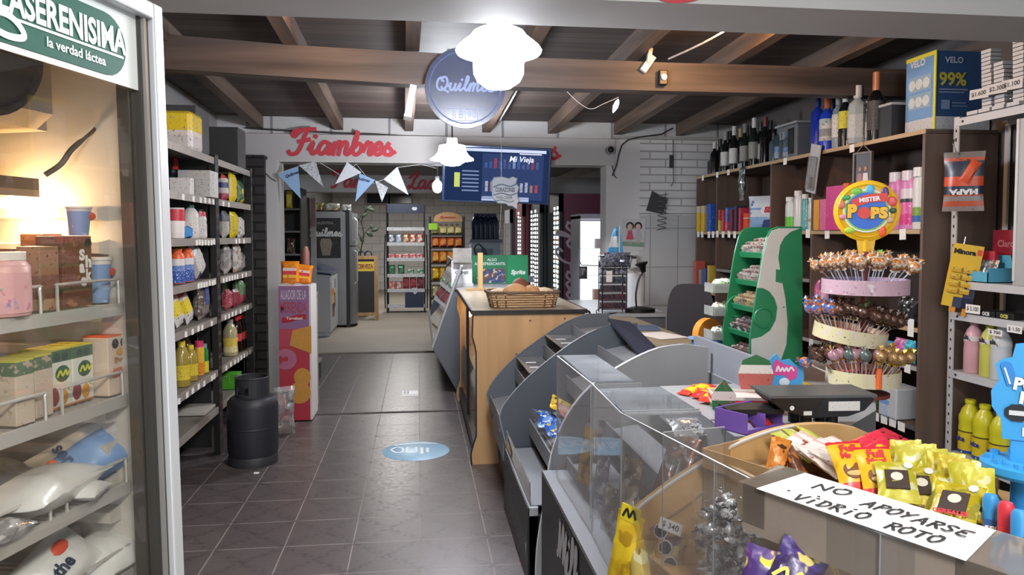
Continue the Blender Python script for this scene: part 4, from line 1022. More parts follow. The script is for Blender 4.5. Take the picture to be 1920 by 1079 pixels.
# ================================================================ back room
# bunting
b = B()
b.tube([at(x, y, Y=7.17) for x, y in ((519, 326), (560, 312), (597, 303), (640, 330), (668, 308), (684, 328), (700, 344), (716, 338), (748, 314), (790, 308), (818, 316))], .0025, 5)
t = tag(empty('bunting', at(660, 300, Y=7.17)), 'string of blue and white triangular flags under the red lettering', 'bunting')
o = b.o('string', M('d8d8d8', .6), t); o.location = -t.location
FB = PRINT([(0, '8fb0d4')], 2, None, .6); FWT = PRINT([(0, 'd4d8de')], 2, '5a6a94', .6, 34, .6); FDK = PRINT([(0, 'd0d2d4')], 2, '30343c', .6, 55, .5)
for i, (pts, m, word, tilt) in enumerate((
    (((521, 327), (559, 312), (564, 373)), FB, 'Quilmes', 22), (((560, 310), (592, 303), (606, 350)), FDK, None, 0), (((651, 304), (678, 324), (628, 346)), FWT, None, 0),
    (((674, 325), (703, 338), (666, 379)), FB, 'Quilmes', -12), (((703, 338), (728, 352), (716, 379)), FDK, None, 0), (((745, 313), (719, 337), (766, 366)), FWT, None, 0))):
    q = [at(x, y, Y=7.165 - .004 * i) for x, y in pts]; c = sum(q, Vector()) / 3
    b = B(); b.prism([((p - c).x, (p - c).z) for p in q], .002, T=fr((0, 0, 0), (1, 0, 0), (0, 0, 1)), back=.002)
    o = b.o('flag', m, t); o.location = c - t.location
    if word:
        txt(word, .13, M('1c2c50', .6), Matrix.Translation((0.0, -.0035, .05)) @ Matrix.Rotation(R(tilt), 4, 'Y').inverted() @ FRONT, o, shear=.3, bold=.04)
# television
p = at(931, 328, Y=6.75)
t = thing('television', 'dark wall television tilted down under the lintel', 'television', p, 0, None, (R(10), R(2.0), R(-4)))
b = B(); b.box(-.49, .49, -.01, .05, -.255, .255); b.box(-.3, .3, .05, .09, -.2, .2); b.o('casing', M('16233f', .3), t, bev=.006)
b = B(); b.box(-.465, .465, -.014, -.01, -.24, .24); s = b.o('screen', GLOW('2a3c66', .6), t)
def scr(x0, x1, z0, z1, c, e=.8): b = B(); b.box(x0, x1, -.017, -.014, z0, z1); return b.o('screen_picture', GLOW(c, e), s)
scr(-.465, .44, .205, .232, 'c8d2ee', 1.0); scr(-.13, .42, -.22, .19, '3a4a78', .7); scr(-.13, .3, -.235, -.195, 'b8c4e4', .9)
scr(-.38, -.33, -.12, .01, 'c9d670', .9)
for k in range(6): scr(-.31, -.16, .02 - k * .035, .032 - k * .035, '8ea0cc', .7)
random.seed(3)
for k in range(11): scr(-.1 + k * .045, -.075 + k * .045, -.15, -.05 - random.uniform(0, .04), random.choice(['c84a50', 'd8dcec', '7a90cc', 'c08a70']), .8)
for k in range(12): scr(-.11 + k * .042, -.085 + k * .042, .06, .1 + random.uniform(0, .06), random.choice(['4a6ab0', '9ab0dc', 'a84a5a', '58689a']), .8)
txt('Mi Vieja', .22, GLOW('dfe6f8', 1.0), fr((.22, -.018, .14), (1, 0, 0), (0, 0, 1)), s, shear=.2)
scr(.2, .4, .19, .2, 'dfe6f8', .9)
b = B(); b.tube([(-.35, .08, .2), (-.35, .56, .12)], .012, 8); b.tube([(.35, .08, .2), (.35, .56, .12)], .012, 8); b.box(-.4, .4, .08, .1, .17, .23); b.o('wall_bracket', BLACK, t)
# wobbler
p = at(947, 358, Y=6.0)
t = thing('hanging_sign', 'white scroll-shaped sign hanging in front of the television', 'sign', p)
WS = [(-.11, .07), (-.09, .105), (-.03, .115), (.03, .1), (.06, .115), (.1, .1), (.09, .06), (.115, .03), (.1, -.02), (.105, -.06), (.12, -.075), (.1, -.1), (.1, -.15), (.06, -.125), (.02, -.12), (.01, -.105), (-.06, -.1), (-.1, -.06)]
b = B(); b.prism(WS, .003, T=FRONT, back=.003); b.o('card', M('cdd6e2', .5), t)
b = B(); b.tube([(x * 1.0, -.004, z) for x, z in WS], .0035, 5, 0, None, True); b.ribbon([(-.09, .03), (-.03, .05), (.04, .035), (.09, .055)], .012, .0035, 0, FRONT, 5); b.ribbon([(-.09, -.035), (-.03, -.02), (.04, -.035), (.09, -.02)], .01, .0035, 0, FRONT, 5); b.ribbon([(-.08, -.085), (-.03, -.075), (.04, -.09), (.07, -.08)], .008, .0035, 0, FRONT, 5)
b.o('scroll_lines', M('6a8098', .5), t)
txt('CORAZONES', .16, M('44586e', .5), fr((0, -.0036, .008), (1, 0, 0), (0, 0, 1)), t, h=.036, bold=.03)
txt('PARA CREER', .13, M('5a6e84', .5), fr((-.005, -.0036, -.055), (1, 0, 0), (0, 0, 1)), t, h=.024)
txt('Quilmes', .07, M('5a6e84', .5), fr((.045, -.0036, .075), (1, 0, 0), (0, 0, 1)), t, shear=.2)
b = B(); b.tube([(-.03, 0, .11), (-.03, 0, cz(6) - p.z - .0)], .0018, 4); b.tube([(-.03, 0, -.1), (-.04, .01, -.3), (-.05, 0, -.34)], .0015, 4); b.o('thread', M('b8c0d0', .5), t)
# silver fridge with beer poster
t = thing('refrigerator', 'silver grey refrigerator with a beer poster on its side', 'fridge', (-1.36, 12.55, .012))
SIL = M('9a9c9f', .35, .4); SILD = M('6f7174', .4, .3)
b = B(); b.box(-.38, .22, -.33, .33, .03, 1.86); b.o('cabinet', SIL, t, bev=.015)
b = B(); pr = [(.235, -.33), (.3, -.31), (.345, -.22), (.36, 0), (.345, .22), (.3, .31), (.235, .33)]
b.prism(pr, 1.25, T=TR(0, 0, .05)); dd = b.o('door', [M('8c8e92', .25, .5)], t)
b = B(); b.prism(pr, .52, T=TR(0, 0, 1.32)); d2 = b.o('freezer_door', [M('8c8e92', .25, .5)], t)
b = B(); b.tube([(.33, -.29, .7), (.375, -.29, .75), (.375, -.29, 1.2), (.33, -.29, 1.24)], .012, 8); b.o('handle', M('d4d6d8', .3, .4), dd)
b = B(); b.tube([(.33, -.29, 1.4), (.375, -.29, 1.44), (.375, -.29, 1.72), (.33, -.29, 1.76)], .012, 8); b.o('handle', M('d4d6d8', .3, .4), d2)
b = B(); b.box(.2, .26, -.335, .335, 0, 1.87); b.o('dark_edge', M('2c2d30', .5), t)
b = B(); b.box(-.36, .12, -.336, -.331, 1.12, 1.76); po = b.o('poster', PRINT([(0, '242426')], 2, '3c3a38', .5, 8, .55), t)
b = B(); w = brush_w('Quilmes', .13); brush(b, 'Quilmes', fr((-.12 - w * .5, -.338, 1.47), (1, 0, .0), (0, 0, 1)), .13, .024, 0, .1); b.o('brand_lettering', M('cfd0d2', .5), po)
txt('ARGENTINA', .26, M('8c8c8e', .5), fr((-.12, -.338, 1.68), (1, 0, 0), (0, 0, 1)), po, h=.045)
b = B(); b.prism([(-.07, 0), (.05, 0), (.085, .2), (.06, .27), (-.08, .27), (-.105, .2)], .003, T=fr((-.1, -.337, 1.16), (1, 0, 0), (0, 0, 1))); b.o('glass_picture', M('8a7f70', .5, nz=(20, .3)), po)
for i, (x, w, h, m, l) in enumerate(((-.25, .2, .15, FOIL('b4ab7c', '8c8458', None, 14), 'yellowish bag of snacks on top of the silver refrigerator'), (-.03, .26, .14, FOIL('c8c8c6', '8f8f8c', 'b09a50', 10), 'clear plastic-wrapped pack on top of the silver refrigerator'), (.2, .16, .12, FOIL('d0d2d2', 'a0a2a2', None, 10), 'crumpled clear bag at the front edge of the refrigerator top'))):
    o = bag('wrapped_pack', l, 'bag', w, h, .14, m, seed=i + 40); o.location = (-1.36 + x, 12.4, 1.875)
# white chest freezer
t = thing('chest_freezer', 'white chest freezer with dark sloping lid', 'freezer', (-1.455, 11.8, .012))
WF = M('b4b6b8', .4)
b = B(); b.box(-.2, .17, -.68, .36, .06, .92); b.box(-.18, .15, -.66, .34, 0, .06); bd = b.o('cabinet', WF, t, bev=.01)
b = B(); v = [(-.21, -.7, .94), (.18, -.7, .9), (.18, .38, .9), (-.21, .38, 1.04), (-.21, -.7, .98), (.18, -.7, .925), (.18, .38, .925), (-.21, .38, 1.08)]
b.add(v, [(0, 3, 2, 1), (4, 5, 6, 7), (0, 1, 5, 4), (1, 2, 6, 5), (2, 3, 7, 6), (3, 0, 4, 7)]); b.o('lid', M('2a3350', .15, coat=.5), t)
SD = face_at((.1705, 0, .7), (1, 0, 0))
for y, z, w, h, m in ((-.38, .62, .3, .34, PRINT([(0, 'd9b48a'), (.4, 'd88a3c'), (.7, 'c9c4c0')], 2, '7a3a20', .4, 12, .6)), (-.3, .36, .24, .2, PRINT([(0, '6a5a4c'), (.5, '3c3a3c')], 2, 'd8a83c', .4, 14, .58)), (-.12, .5, .14, .22, PRINT([(0, '4a4a4c')], 2, 'd8ba5a', .4, 14, .5)), (-.05, .75, .14, .14, PRINT([(0, '6a7890')], 2, 'd8d8d8', .4, 20))):
    b = B(); b.box(.171, .174, y - w / 2, y + w / 2, z - h / 2, z + h / 2); b.o('sticker', m, bd)
t = thing('box_stool', 'little dark crate on the floor behind the biscuit stand', 'crate', (-1.13, 7.9, 0))
b = B(); b.box(-.1, .1, -.1, .1, 0, .19); b.o('crate_body', M('33322f', .6), t)
b = B(); b.box(-.11, .12, -.11, .11, .19, .21); b.o('crate_lid', M('8a8880', .6), t)
# A-board
t = thing('chalkboard', 'wooden pavement chalkboard with yellow header by the refrigerator', 'sign', (-.9, 13.15, .012), R(4))
WD = WOOD('8d6f4c', 'b3946a', 2, .6)
L = Matrix.Rotation(R(-7), 4, 'X')
b = B()
for x0, x1, z0, z1 in ((-.24, -.17, 0, 1.13), (.13, .2, 0, 1.13), (-.17, .13, .08, .14), (-.17, .13, 1.07, 1.13)): b.box(x0, x1, -.02, .02, z0, z1, 0, L)
for x0, x1 in ((-.24, -.18), (.14, .2)): b.box(x0, x1, -.02, .02, 0, 1.1, 0, Matrix.Translation((0, .3, 0)) @ Matrix.Rotation(R(7), 4, 'X'))
b.o('wood_frame', WD, t)
b = B(); b.box(-.17, .13, -.008, .008, .14, 1.07, 0, L); bb = b.o('board', M('25262a', .7, nz=(8, .3)), t)
b = B(); b.box(-.17, .13, -.0105, -.0085, .86, 1.03, 0, L); b.o('header', M('cdb23e', .5), bb)
txt('CERVEZA', .27, M('7a2a20', .5), L @ fr((-.02, -.0115, .945), (1, 0, 0), (0, 0, 1)), bb, h=.08, bold=.04)
# plant
t = thing('potted_plant', 'dark spindly plant against the far wall, above the chalkboard', 'plant', (-1.05, 13.9, .012))
b = B(); b.lathe([(0, 0), (.13, 0), (.17, .32), (.15, .32), (.13, .28), (0, .28)], 18); b.o('pot', M('4a3a32', .7), t)
b = B(); stem = catmull([(0, 0, .25), (-.03, 0, .8), (.0, 0, 1.2), (.05, .02, 1.5), (.02, 0, 1.75), (.12, 0, 1.98)], 6); b.tube(stem, .012, 6)
for z, dx in ((1.3, -.15), (1.5, -.1), (1.6, .2), (1.78, -.08)): b.tube(catmull([(.03, 0, z - .15), (.03 + dx * .5, 0, z - .02), (.03 + dx, -.03, z + .03)], 4), .007, 5)
b.o('stem', M('2e3328', .6), t)
b = B()
for x, z, a in ((.14, 1.98, .5), (.2, 1.95, -.3), (-.12, 1.35, 2.2), (-.17, 1.3, 2.6), (-.1, 1.55, 2.4), (.22, 1.62, -.8), (.25, 1.58, .2), (-.08, 1.8, 2.3), (.06, 1.85, .4), (.02, 1.42, 1.8), (.16, 1.5, -.6)):
    b.ell((0, 0, 0), (.075, .012, .035), 8, 0, TR(x, -.03, z, .3) @ Matrix.Rotation(-a, 4, 'Y'))
b.o('leaves', M('2c3a2a', .5), t)
b = B()
for x in (-.12, .02, .14): b.tube([(x + .06 * math.cos(a * PI / 6), -.06, 1.12 + .08 * math.sin(a * PI / 6)) for a in range(12)], .012, 5, 0, None, True)
b.o('wire_rings', M('26282a', .5), t)
# blue snack rack
def rack(label, px0, px1, Y, top, bottom=0.012, hdr=None):
    x0 = at(px0, 500, Y=Y).x; x1 = at(px1, 500, Y=Y).x
    t = thing('snack_rack', label, 'rack', ((x0 + x1) / 2, Y, bottom)); return t, (x1 - x0) / 2
t, hw = rack('tall dark blue wire snack rack standing in the back room', 726, 796, 14.4, 0)
NV = M('232c48', .4); zt = at(760, 384, Y=14.4).z
b = B()
for s in (-1, 1):
    for y in (-.02, .4): b.tube([(s * hw, y, 0), (s * hw, y, zt - .02)], .016, 6)
    b.tube([(s * hw, -.02, .06), (s * hw, .4, .06)], .012, 6)
    b.tube(catmull([(s * (hw + .05), .2, .06), (s * (hw + .06), .2, .9), (s * (hw + .04), .2, 1.5)], 4), .012, 6)
b.o('rack_frame', M('20242e', .45), t)
b = B(); b.box(-hw, hw, -.03, 0, zt - .17, zt); h = b.o('header_board', NV, t)
b = B(); b.prism([(-.04, .03), (.04, .03), (.05, -.0), (.03, -.03), (-.03, -.03), (-.05, 0)], .003, T=fr((.17, -.031, zt - .09), (1, 0, 0), (0, 0, 1))); b.o('header_mark', M('c9d0de', .5), h)
rz = [at(760, y, Y=14.4).z - .012 for y in (430, 458, 487, 517, 545, 574)]
for z in rz:
    b = B(); b.box(-hw, hw, -.03, .4, z - .02, z); b.box(-hw, hw, -.035, -.03, z - .03, z + .035, 1); b.o('rack_shelf', [M('c4c6c8', .3, .3), PRINT([(0, 'c9cbcf')], 2, '5a6070', .4, 26, .5)], t)
def onrack(o, dx, dy, z): o.location = (t.location.x + dx, 14.4 + dy, z + .014); return o
random.seed(11)
cols = [[('c9ccd2', '6a7a94'), ('bcc8d8', '8a9ab0'), ('e0c0a0', 'b0704a'), ('d8d0cc', 'd85a3c'), ('e0d4d0', 'd8523a')], [('d05a62', 'e8d0d0')] * 5, [('2f6a48', '48845c'), ('3c7a58', '2a5a40'), ('4a8a6a', 'c8d8cc'), ('4a8a6a', 'c8d8cc')], [('c86a60', 'd8b8b0'), ('c8b8b4', 'c06058'), ('8a2c38', 'a84450'), ('8a2c38', 'b04c58'), ('7a2430', '94404c')]]
nm = ['first', 'second', 'third', 'fourth', 'fifth']
for r, cs in enumerate(cols):
    for k, (a, c) in enumerate(cs):
        h = [.2, .1, .2 if k < 2 else .12, .17 if k < 2 else .3][r]
        o = bag('snack_packet', ['pale and orange', 'red', 'green', 'dark red and pink'][r] + ' snack packet on the blue rack, %s shelf, %s from the left' % (['second', 'third', 'fourth', 'fifth'][r], nm[k]), 'packet', .13, h, .1, FOIL(a, c, None, 18, .3, .15), 'snack packets on the blue rack', seed=r * 9 + k)
        onrack(o, -hw + .085 + (2 * hw - .17) * k / (len(cs) - 1), .06, rz[r + 1])
b = B(); b.box(-.02, hw - .02, -.045, .2, .1, rz[4] - .03); o = b.o('base_panel', NV, t)
b = B(); b.prism([(-.06, .06), (.05, .06), (.05, -.02), (0, -.07), (-.05, -.02)], .002, T=fr((.17, -.047, .42), (1, 0, 0), (0, 0, 1))); b.o('shield_mark', M('aeb6c8', .5), o)
# second rack with arched wooden header
x0, x1 = at(807, 500, Y=14.2).x, at(870, 500, Y=14.2).x; hw = (x1 - x0) / 2
t = thing('snack_rack', 'black rack of yellow packets under an arched wooden header', 'rack', ((x0 + x1) / 2, 14.2, .012))
b = B()
for s in (-1, 1):
    b.tube([(s * hw, 0, 0), (s * hw, 0, 1.84)], .018, 6); b.tube([(s * hw, .35, 0), (s * hw, .35, 1.84)], .018, 6); b.tube([(s * hw, 0, .02), (s * hw, .35, .02)], .016, 6)
for z in (.28, .62, .95, 1.25, 1.5): b.box(-hw, hw, -.01, .35, z - .02, z); 
b.o('rack_frame', M('1c1d20', .45), t)
b = B(); arc = [(.27 * math.cos(a * PI / 12), .14 * math.sin(a * PI / 12)) for a in range(13)]; b.prism([(.27, -.04)] + arc + [(-.27, -.04)], .02, T=fr((0.02, -.0, 1.78), (1, 0, 0), (0, 0, 1))); hd = b.o('header_board', WOOD('b08a62', 'c49e74', 0, .6), t)
b = B(); b.ribbon([(-.15, -.01), (-.13, .03), (-.1, .03), (-.12, -.01), (-.08, .0), (-.06, .02), (-.05, .0), (-.02, .02), (-.01, .0), (.02, .02), (.04, .0), (.06, .02), (.08, .0), (.11, .02), (.14, .0)], .014, .0, 0, fr((.02, -.0225, 1.81), (1, 0, 0), (0, 0, 1)), 4); b.o('script_mark', M('a83a34', .5), hd)
b = B()
for x in (-.15, -.05, .06, .16): b.box(x, x + .06, -.03, -.02, 1.66, 1.7)
b.o('header_strip', M('5a4a3c', .6), t)
YE = [('e4d9a0', 'd8c878', 1.5, .15), ('d8863a', 'c9543a', 1.25, .2), ('d8a03c', 'd86a3a', .95, .24), ('d8b62e', 'c8862c', .62, .26), ('b8b088', '8c8a6a', .28, .26)]
for r, (a, c, z, h) in enumerate(YE):
    for k in range(4):
        o = bag('snack_packet', ['pale yellow', 'orange and red', 'amber', 'yellow', 'dull green'][r] + ' packet under the arched header, %s from the left' % nm[k], 'packet', .15, h, .12, FOIL(a, c, None, 12, .3, .1), 'packets on the black rack', seed=r * 7 + k)
        o.location = (t.location.x - hw + .1 + k * (2 * hw - .2) / 3, 14.2 + .09, z + .014)
b = B(); b.box(-.08, .08, -.01, 0, 0, .12); o = b.o('price_card', M('8fc83a', .5)); o.location = (t.location.x - hw + .05, 14.17, 1.6); tag(o, 'bright green price card at the corner of the black rack', 'card')
# ---------------------------------------------------------------- deli counter beyond the wooden bakery case
t = thing('deli_counter', 'grey deli counter with slanted glass front beyond the bakery case', 'counter', (0.85, 0, 0))
prof = [(-.5, .02), (-.72, .42), (-.71, .46), (-.53, .96), (.1, .97), (.1, 0.02)]
def XZ(prof, y0, y1): return (prof, y1 - y0, fr((0, y1, 0), (1, 0, 0), (0, 0, 1)))
b = B(); pl, tt, T = XZ(prof, 7.05, 7.1); b.prism(pl, tt, T=T); pl, tt, T = XZ(prof, 10.2, 10.25); b.prism(pl, tt, T=T); b.o('side_panel', M('5b5e64', .4), t)
b = B(); pl, tt, T = XZ([(-.5, .02), (-.7, .42), (.08, .44), (.08, .02)], 7.1, 10.2); b.prism(pl, tt, T=T); b.o('base', M('3e4044', .5), t)
b = B(); b.add([(-.71, 7.1, .47), (-.71, 10.2, .47), (-.44, 10.2, 1.2), (-.44, 7.1, 1.2)], [(0, 1, 2, 3)]); b.o('glass_front', CLEAR('dfe8ec', 1.4, .1), t)
b = B(); b.tube([(-.715, 7.06, .45), (-.715, 10.24, .45)], .02, 6); b.tube([(-.72, 7.06, .45), (-.45, 7.06, 1.205)], .018, 6); b.tube([(-.45, 7.06, 1.205), (-.45, 10.24, 1.205)], .016, 6); b.o('steel_trim', M('c4c6c8', .3, .6), t)
b = B(); b.box(-.5, .1, 7.06, 10.25, .97, 1.0); b.o('counter_top', M('b8babc', .35), t)
# on the deli counter
p = at(866, 530, Y=7.2)
t = thing('counter_sign', 'white counter notice with black print beside the green sign', 'sign', (at(866, 530, Y=7.25).x, 7.25, 1.0012))
b = B(); b.box(-.1, .1, -.005, .005, 0, .25, 0, Matrix.Rotation(R(-8), 4, 'X')); b.o('notice_board', M('d8dadb', .5), t)
b = B(); b.box(-.11, .11, -.04, .05, 0, .03); b.o('notice_foot', M('c8c8c4', .5), t)
txt('CANJE', .13, M('3a3c40', .5), Matrix.Rotation(R(-8), 4, 'X') @ fr((.0, -.006, .13), (1, 0, 0), (0, 0, 1)), t, h=.036, bold=.04)
b = B(); b.box(-.05, .05, -.007, -.0055, .165, .176, 0, Matrix.Rotation(R(-8), 4, 'X')); b.o('small_print', M('9a9ca0', .5), t)
b = B(); b.box(-.09, .09, -.008, .008, .24, .38, 0, Matrix.Rotation(R(12), 4, 'X')); b.o('brochure_holder', CLEAR('d8d0bc', 1, .3), t)
p = at(937, 513, Y=7.6); q0 = at(884, 487, Y=7.6); q1 = at(990, 540, Y=7.6)
t = thing('soda_sign', 'green soda sign standing on the far counter behind the basket', 'sign', (p.x, 7.6, 1.0012))
hwx = (q1.x - q0.x) / 2; hz = q0.z - q1.z
b = B(); b.box(-hwx, hwx, -.006, .006, 0, hz); b.o('sign_board', M('1f7a52', .4), t)
b = B(); b.box(hwx * .28, hwx, -.0085, -.0065, .003, hz - .003); b.o('sign_field', M('15915c', .4), t)
txt('Sprite', .15, M('e8f0ec', .5), fr((hwx * .65, -.009, hz * .38), (1, 0, 0), (0, 0, 1)), t, shear=.2, bold=.05)
txt('ALGO', .1, M('cfe4da', .5), fr((-.08, -.008, hz * .84), (1, 0, 0), (0, 0, 1)), t, h=.03)
txt('ASI REFRESCANTE.', .32, M('cfe4da', .5), fr((-.1, -.008, hz * .7), (1, 0, 0), (0, 0, 1)), t, h=.03)
b = B(); b.box(-hwx * .8, hwx * .2, -.009, -.007, .01, hz * .52); b.o('picture_field', FOIL('2c4a78', '6a4a48', 'c8b4a8', 14, .4, 0), t)
p = at(892, 548, Y=7.0)
b = B(); b.box(-.022, .022, -.01, .01, 0, .33); b.box(-.13, .13, -.05, .05, 0, .015); o = b.o('wooden_stand', WOOD('a98b5c', 'c4a878', 2, .5)); o.location = (p.x + .01, 6.6, 1.012)
tag(o, 'thin wooden T stand on the bakery case beside the basket', 'stand')
# deli slicer, scale pole, wrapped bottle pack and white fridge box
t = thing('deli_slicer', 'steel deli slicer with long dark arm on the far counter', 'slicer', (1.0, 7.9, 1.0012))
b = B(); a0 = at(905, 465, Y=7.9) - t.location; a1 = at(945, 545, Y=7.9) - t.location; b.tube([a0, (a0 + a1) / 2, a1], [.02, .022, .026], 8); b.o('arm', M('3c4450', .4), t)
b = B(); b.lathe([(0, -.012), (.15, -.012), (.155, 0), (.15, .012), (0, .012)], 24, T=Matrix.Translation((-.05, 0, .12)) @ Matrix.Rotation(R(80), 4, 'Y')); b.o('blade_guard', STEEL, t)
b = B(); b.box(-.25, .2, -.12, .12, 0, .06); b.box(-.2, .05, -.1, .1, .06, .12); b.o('slicer_base', M('8a9098', .3, .5), t)
b = B(); b.tube(catmull([a0, a0 + Vector((-.05, 0, .04)), a0 + Vector((-.09, .0, -.02)), a0 + Vector((-.05, 0, -.12))], 5), .008, 6); b.o('cable', M('20242c', .5), t)
p0, p1 = at(884, 455, Y=10.6), at(938, 520, Y=10.6)
t = thing('glass_cabinet', 'pale glass-fronted cabinet standing in the back room', 'cabinet', ((p0.x + p1.x) / 2, 10.8, .012))
hw = (p1.x - p0.x) / 2
b = B(); b.box(-hw, hw, -.2, .3, 0, p0.z - .012); b.o('cabinet_body', M('a8b4c4', .4), t); b = B(); b.box(-hw - .02, hw + .03, -.23, .32, p0.z - .012, p0.z + .03); b.o('cabinet_top', M('70788a', .4), t)
b = B(); b.box(-hw * .8, hw * .5, -.205, -.2, .7, p0.z - .1); b.o('glass_front', M('6a7488', .2), t)
WB = bottle('water_bottle', 'x', 'bottle', 'oil', .13, .38, M('1f2c48', .25), M('2c3a5c', .4), None, 'dark bottles stacked on the cabinet'); zb = p0.z + .03
for k in range(9):
    o = WB if k == 0 else dup(WB, (0, 0, 0))
    o['label'] = 'dark blue bottle on the pale cabinet, %s row, %s from the left' % ('front' if k < 5 else 'back', ORD[k % 5])
    o.location = ((p0.x + p1.x) / 2 - hw + .07 + (k % 5) * (hw * 2 - .1) / 4.6 + (.03 if k > 4 else 0), 10.7 + (.16 if k > 4 else 0), zb)
# ---------------------------------------------------------------- drink coolers along the right
def cooler(label, x0, y0, y1, h, side, doorcol, led, frame, x1=2.6):
    t = thing('drink_cooler', label, 'cooler', (x0, (y0 + y1) / 2, .012))
    L = (y1 - y0) / 2
    b = B(); b.box(.03, x1 - x0, -L, L, .0, h); b.o('cabinet', side, t)
    b = B(); b.box(.0, .03, -L + .05, L - .05, .15, h - .22); g = b.o('glass_door', CLEAR('c8d8dc', 1.2, .12), t)
    b = B()
    for a, c in ((-L, -L + .06), (L - .06, L)): b.box(-.01, .04, a, c, .05, h)
    b.box(-.01, .04, -L, L, h - .22, h); b.box(-.01, .04, -L, L, .0, .15); b.o('door_frame', doorcol, t)
    for yy in led:
        b = B()
        for k in range(26): b.box(-.02, -.01, yy * L - .028, yy * L + .028, .3 + k * .06, .335 + k * .06)
        b.o('led_strip', GLOW('e6f2f4', 2.6), t)
    return t
MAR = M('7a3c54', .45); DK = M('2a3038', .4)
t = cooler('maroon cola cooler with white script down its side', 1.7, 8.9, 9.75, 1.99, MAR, DK, (-.75, -.25), DK)
b = B(); p = at(1072, 588, Y=8.895) - t.location; brush(b, 'Coca-Cola', fr((p.x + .07, p.y, .5), (0, 0, 1), (-1, 0, 0)), .26, .03, 0, .1, .86); b.o('brand_lettering', M('d8c8d4', .5), t)
cooler('dark drink cooler, second in the row behind the maroon one', 1.62, 9.85, 10.75, 2.0, DK, M('30443f', .4), (-.1, .7), DK)
t = cooler('narrow red drink cooler further back in the row', 1.52, 10.85, 11.7, 1.98, M('8a3a48', .4), M('a83a48', .4), (.0,), DK)
cooler('pale grey drink cooler, furthest back in the row', 1.46, 11.85, 12.7, 1.9, M('a8aeb8', .4), M('b4bac4', .4), (), DK)
# bright fridge with open light
t = thing('lit_fridge', 'small upright fridge glowing white, beside the opening', 'fridge', (1.93, 8.05, 0))
b = B(); b.box(-.27, .36, .0, .03, 0.45, 1.7); b.box(-.27, -.255, -.4, 0, .45, 1.7); b.box(.33, .36, -.4, 0, .45, 1.7); b.box(-.27, .36, -.4, .03, 1.67, 1.72); b.box(-.27, .36, -.4, .03, .0, .47); b.o('cabinet', M('9a9aa4', .4), t)
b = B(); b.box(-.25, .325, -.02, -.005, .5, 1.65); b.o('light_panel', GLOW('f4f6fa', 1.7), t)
for z in (.8, 1.08, 1.36):
    b = B(); b.box(-.25, .325, -.36, -.03, z - .01, z); b.o('fridge_shelf', CLEAR('e8f0f4', 1, .2), t)
for x, z, w, h, c, l in ((.02, 1.361, .16, .1, 'd8c8c8', 'pale pink tub on the top shelf of the glowing fridge'), (.1, 1.081, .06, .1, 'd83a30', 'red carton in the glowing fridge'), (.02, .801, .2, .12, 'a8806a', 'brown package in the glowing fridge'), (.12, .481, .12, .1, 'd8d03c', 'yellow package at the bottom of the glowing fridge')):
    o = pack('fridge_pack', l, 'pack', w, .1, h, M(c, .5)); o.location = (1.93 + x, 7.8, z)

# dark shelf and post just inside the opening, behind the column
t = thing('black_shelf', 'narrow black shelf in the back room just behind the white column', 'shelf', (-1.4, 8.3, .0))
b = B(); b.box(-.2, .16, .25, .27, 0, 2.0); b.o('back_panel', BLK, t)
for x in (-.2, .15): b = B(); b.box(x, x + .015, -.15, .25, 0, 2.0); b.o('side_panel', BLK, t)
bz = [at(535, y, Y=8.2).z for y in (391, 433, 476, 540)]
for z in bz: b = B(); b.box(-.185, .15, -.16, .25, z - .02, z); b.o('shelf_board', M('5a5856', .5), t)
for px, k, w, h, m, l in ((543, 0, .07, .18, PRINT([(0, 'c8b43a'), (.8, '8a7a2a')], 2, '5a4c20', .4, 30), 'yellow pack on the narrow black shelf behind the column'), (529, 1, .08, .17, FOIL('8a5a2c', 'b8863c', '2c241e', 26), 'brown and amber pack on the narrow black shelf'), (545, 2, .1, .16, FOIL('6a5048', '3c3634', 'b89a8a', 26), 'dark reddish pack on the lower narrow black shelf')):
    o = bag('shelf_pack', l, 'pack', w, h, .06, m, seed=px); p = at(px, 441, Y=8.2); o.location = (p.x, 8.2, bz[k] + .001)
b = B(); b.box(0, .2, 0, .35, 0, 1.95); o = b.o('dark_cabinet', M('232223', .5), bev=.004); p = at(554, 441, Y=9.0); o.location = (p.x - .08, 9.0, 0); tag(o, 'tall plain dark cabinet beside the narrow black shelf', 'cabinet'); b = B(); b.box(.05, .06, -.012, 0, .9, 1.1); b.o('handle', STEEL, o)
p = at(588, 441, Y=9.4); b = B(); b.box(-.03, .03, -.03, .03, 0, 2.0); b.box(-.032, .032, -.034, -.03, 1.6, 1.95, 1); o = b.o('white_post', [M('a8a4a0', .6, nz=(9, .2)), M('8a6a68', .6, nz=(20, .4))]); o.location = (p.x, 9.4, 0); tag(o, 'peeling pale post behind the biscuit stand, with reddish top', 'post')
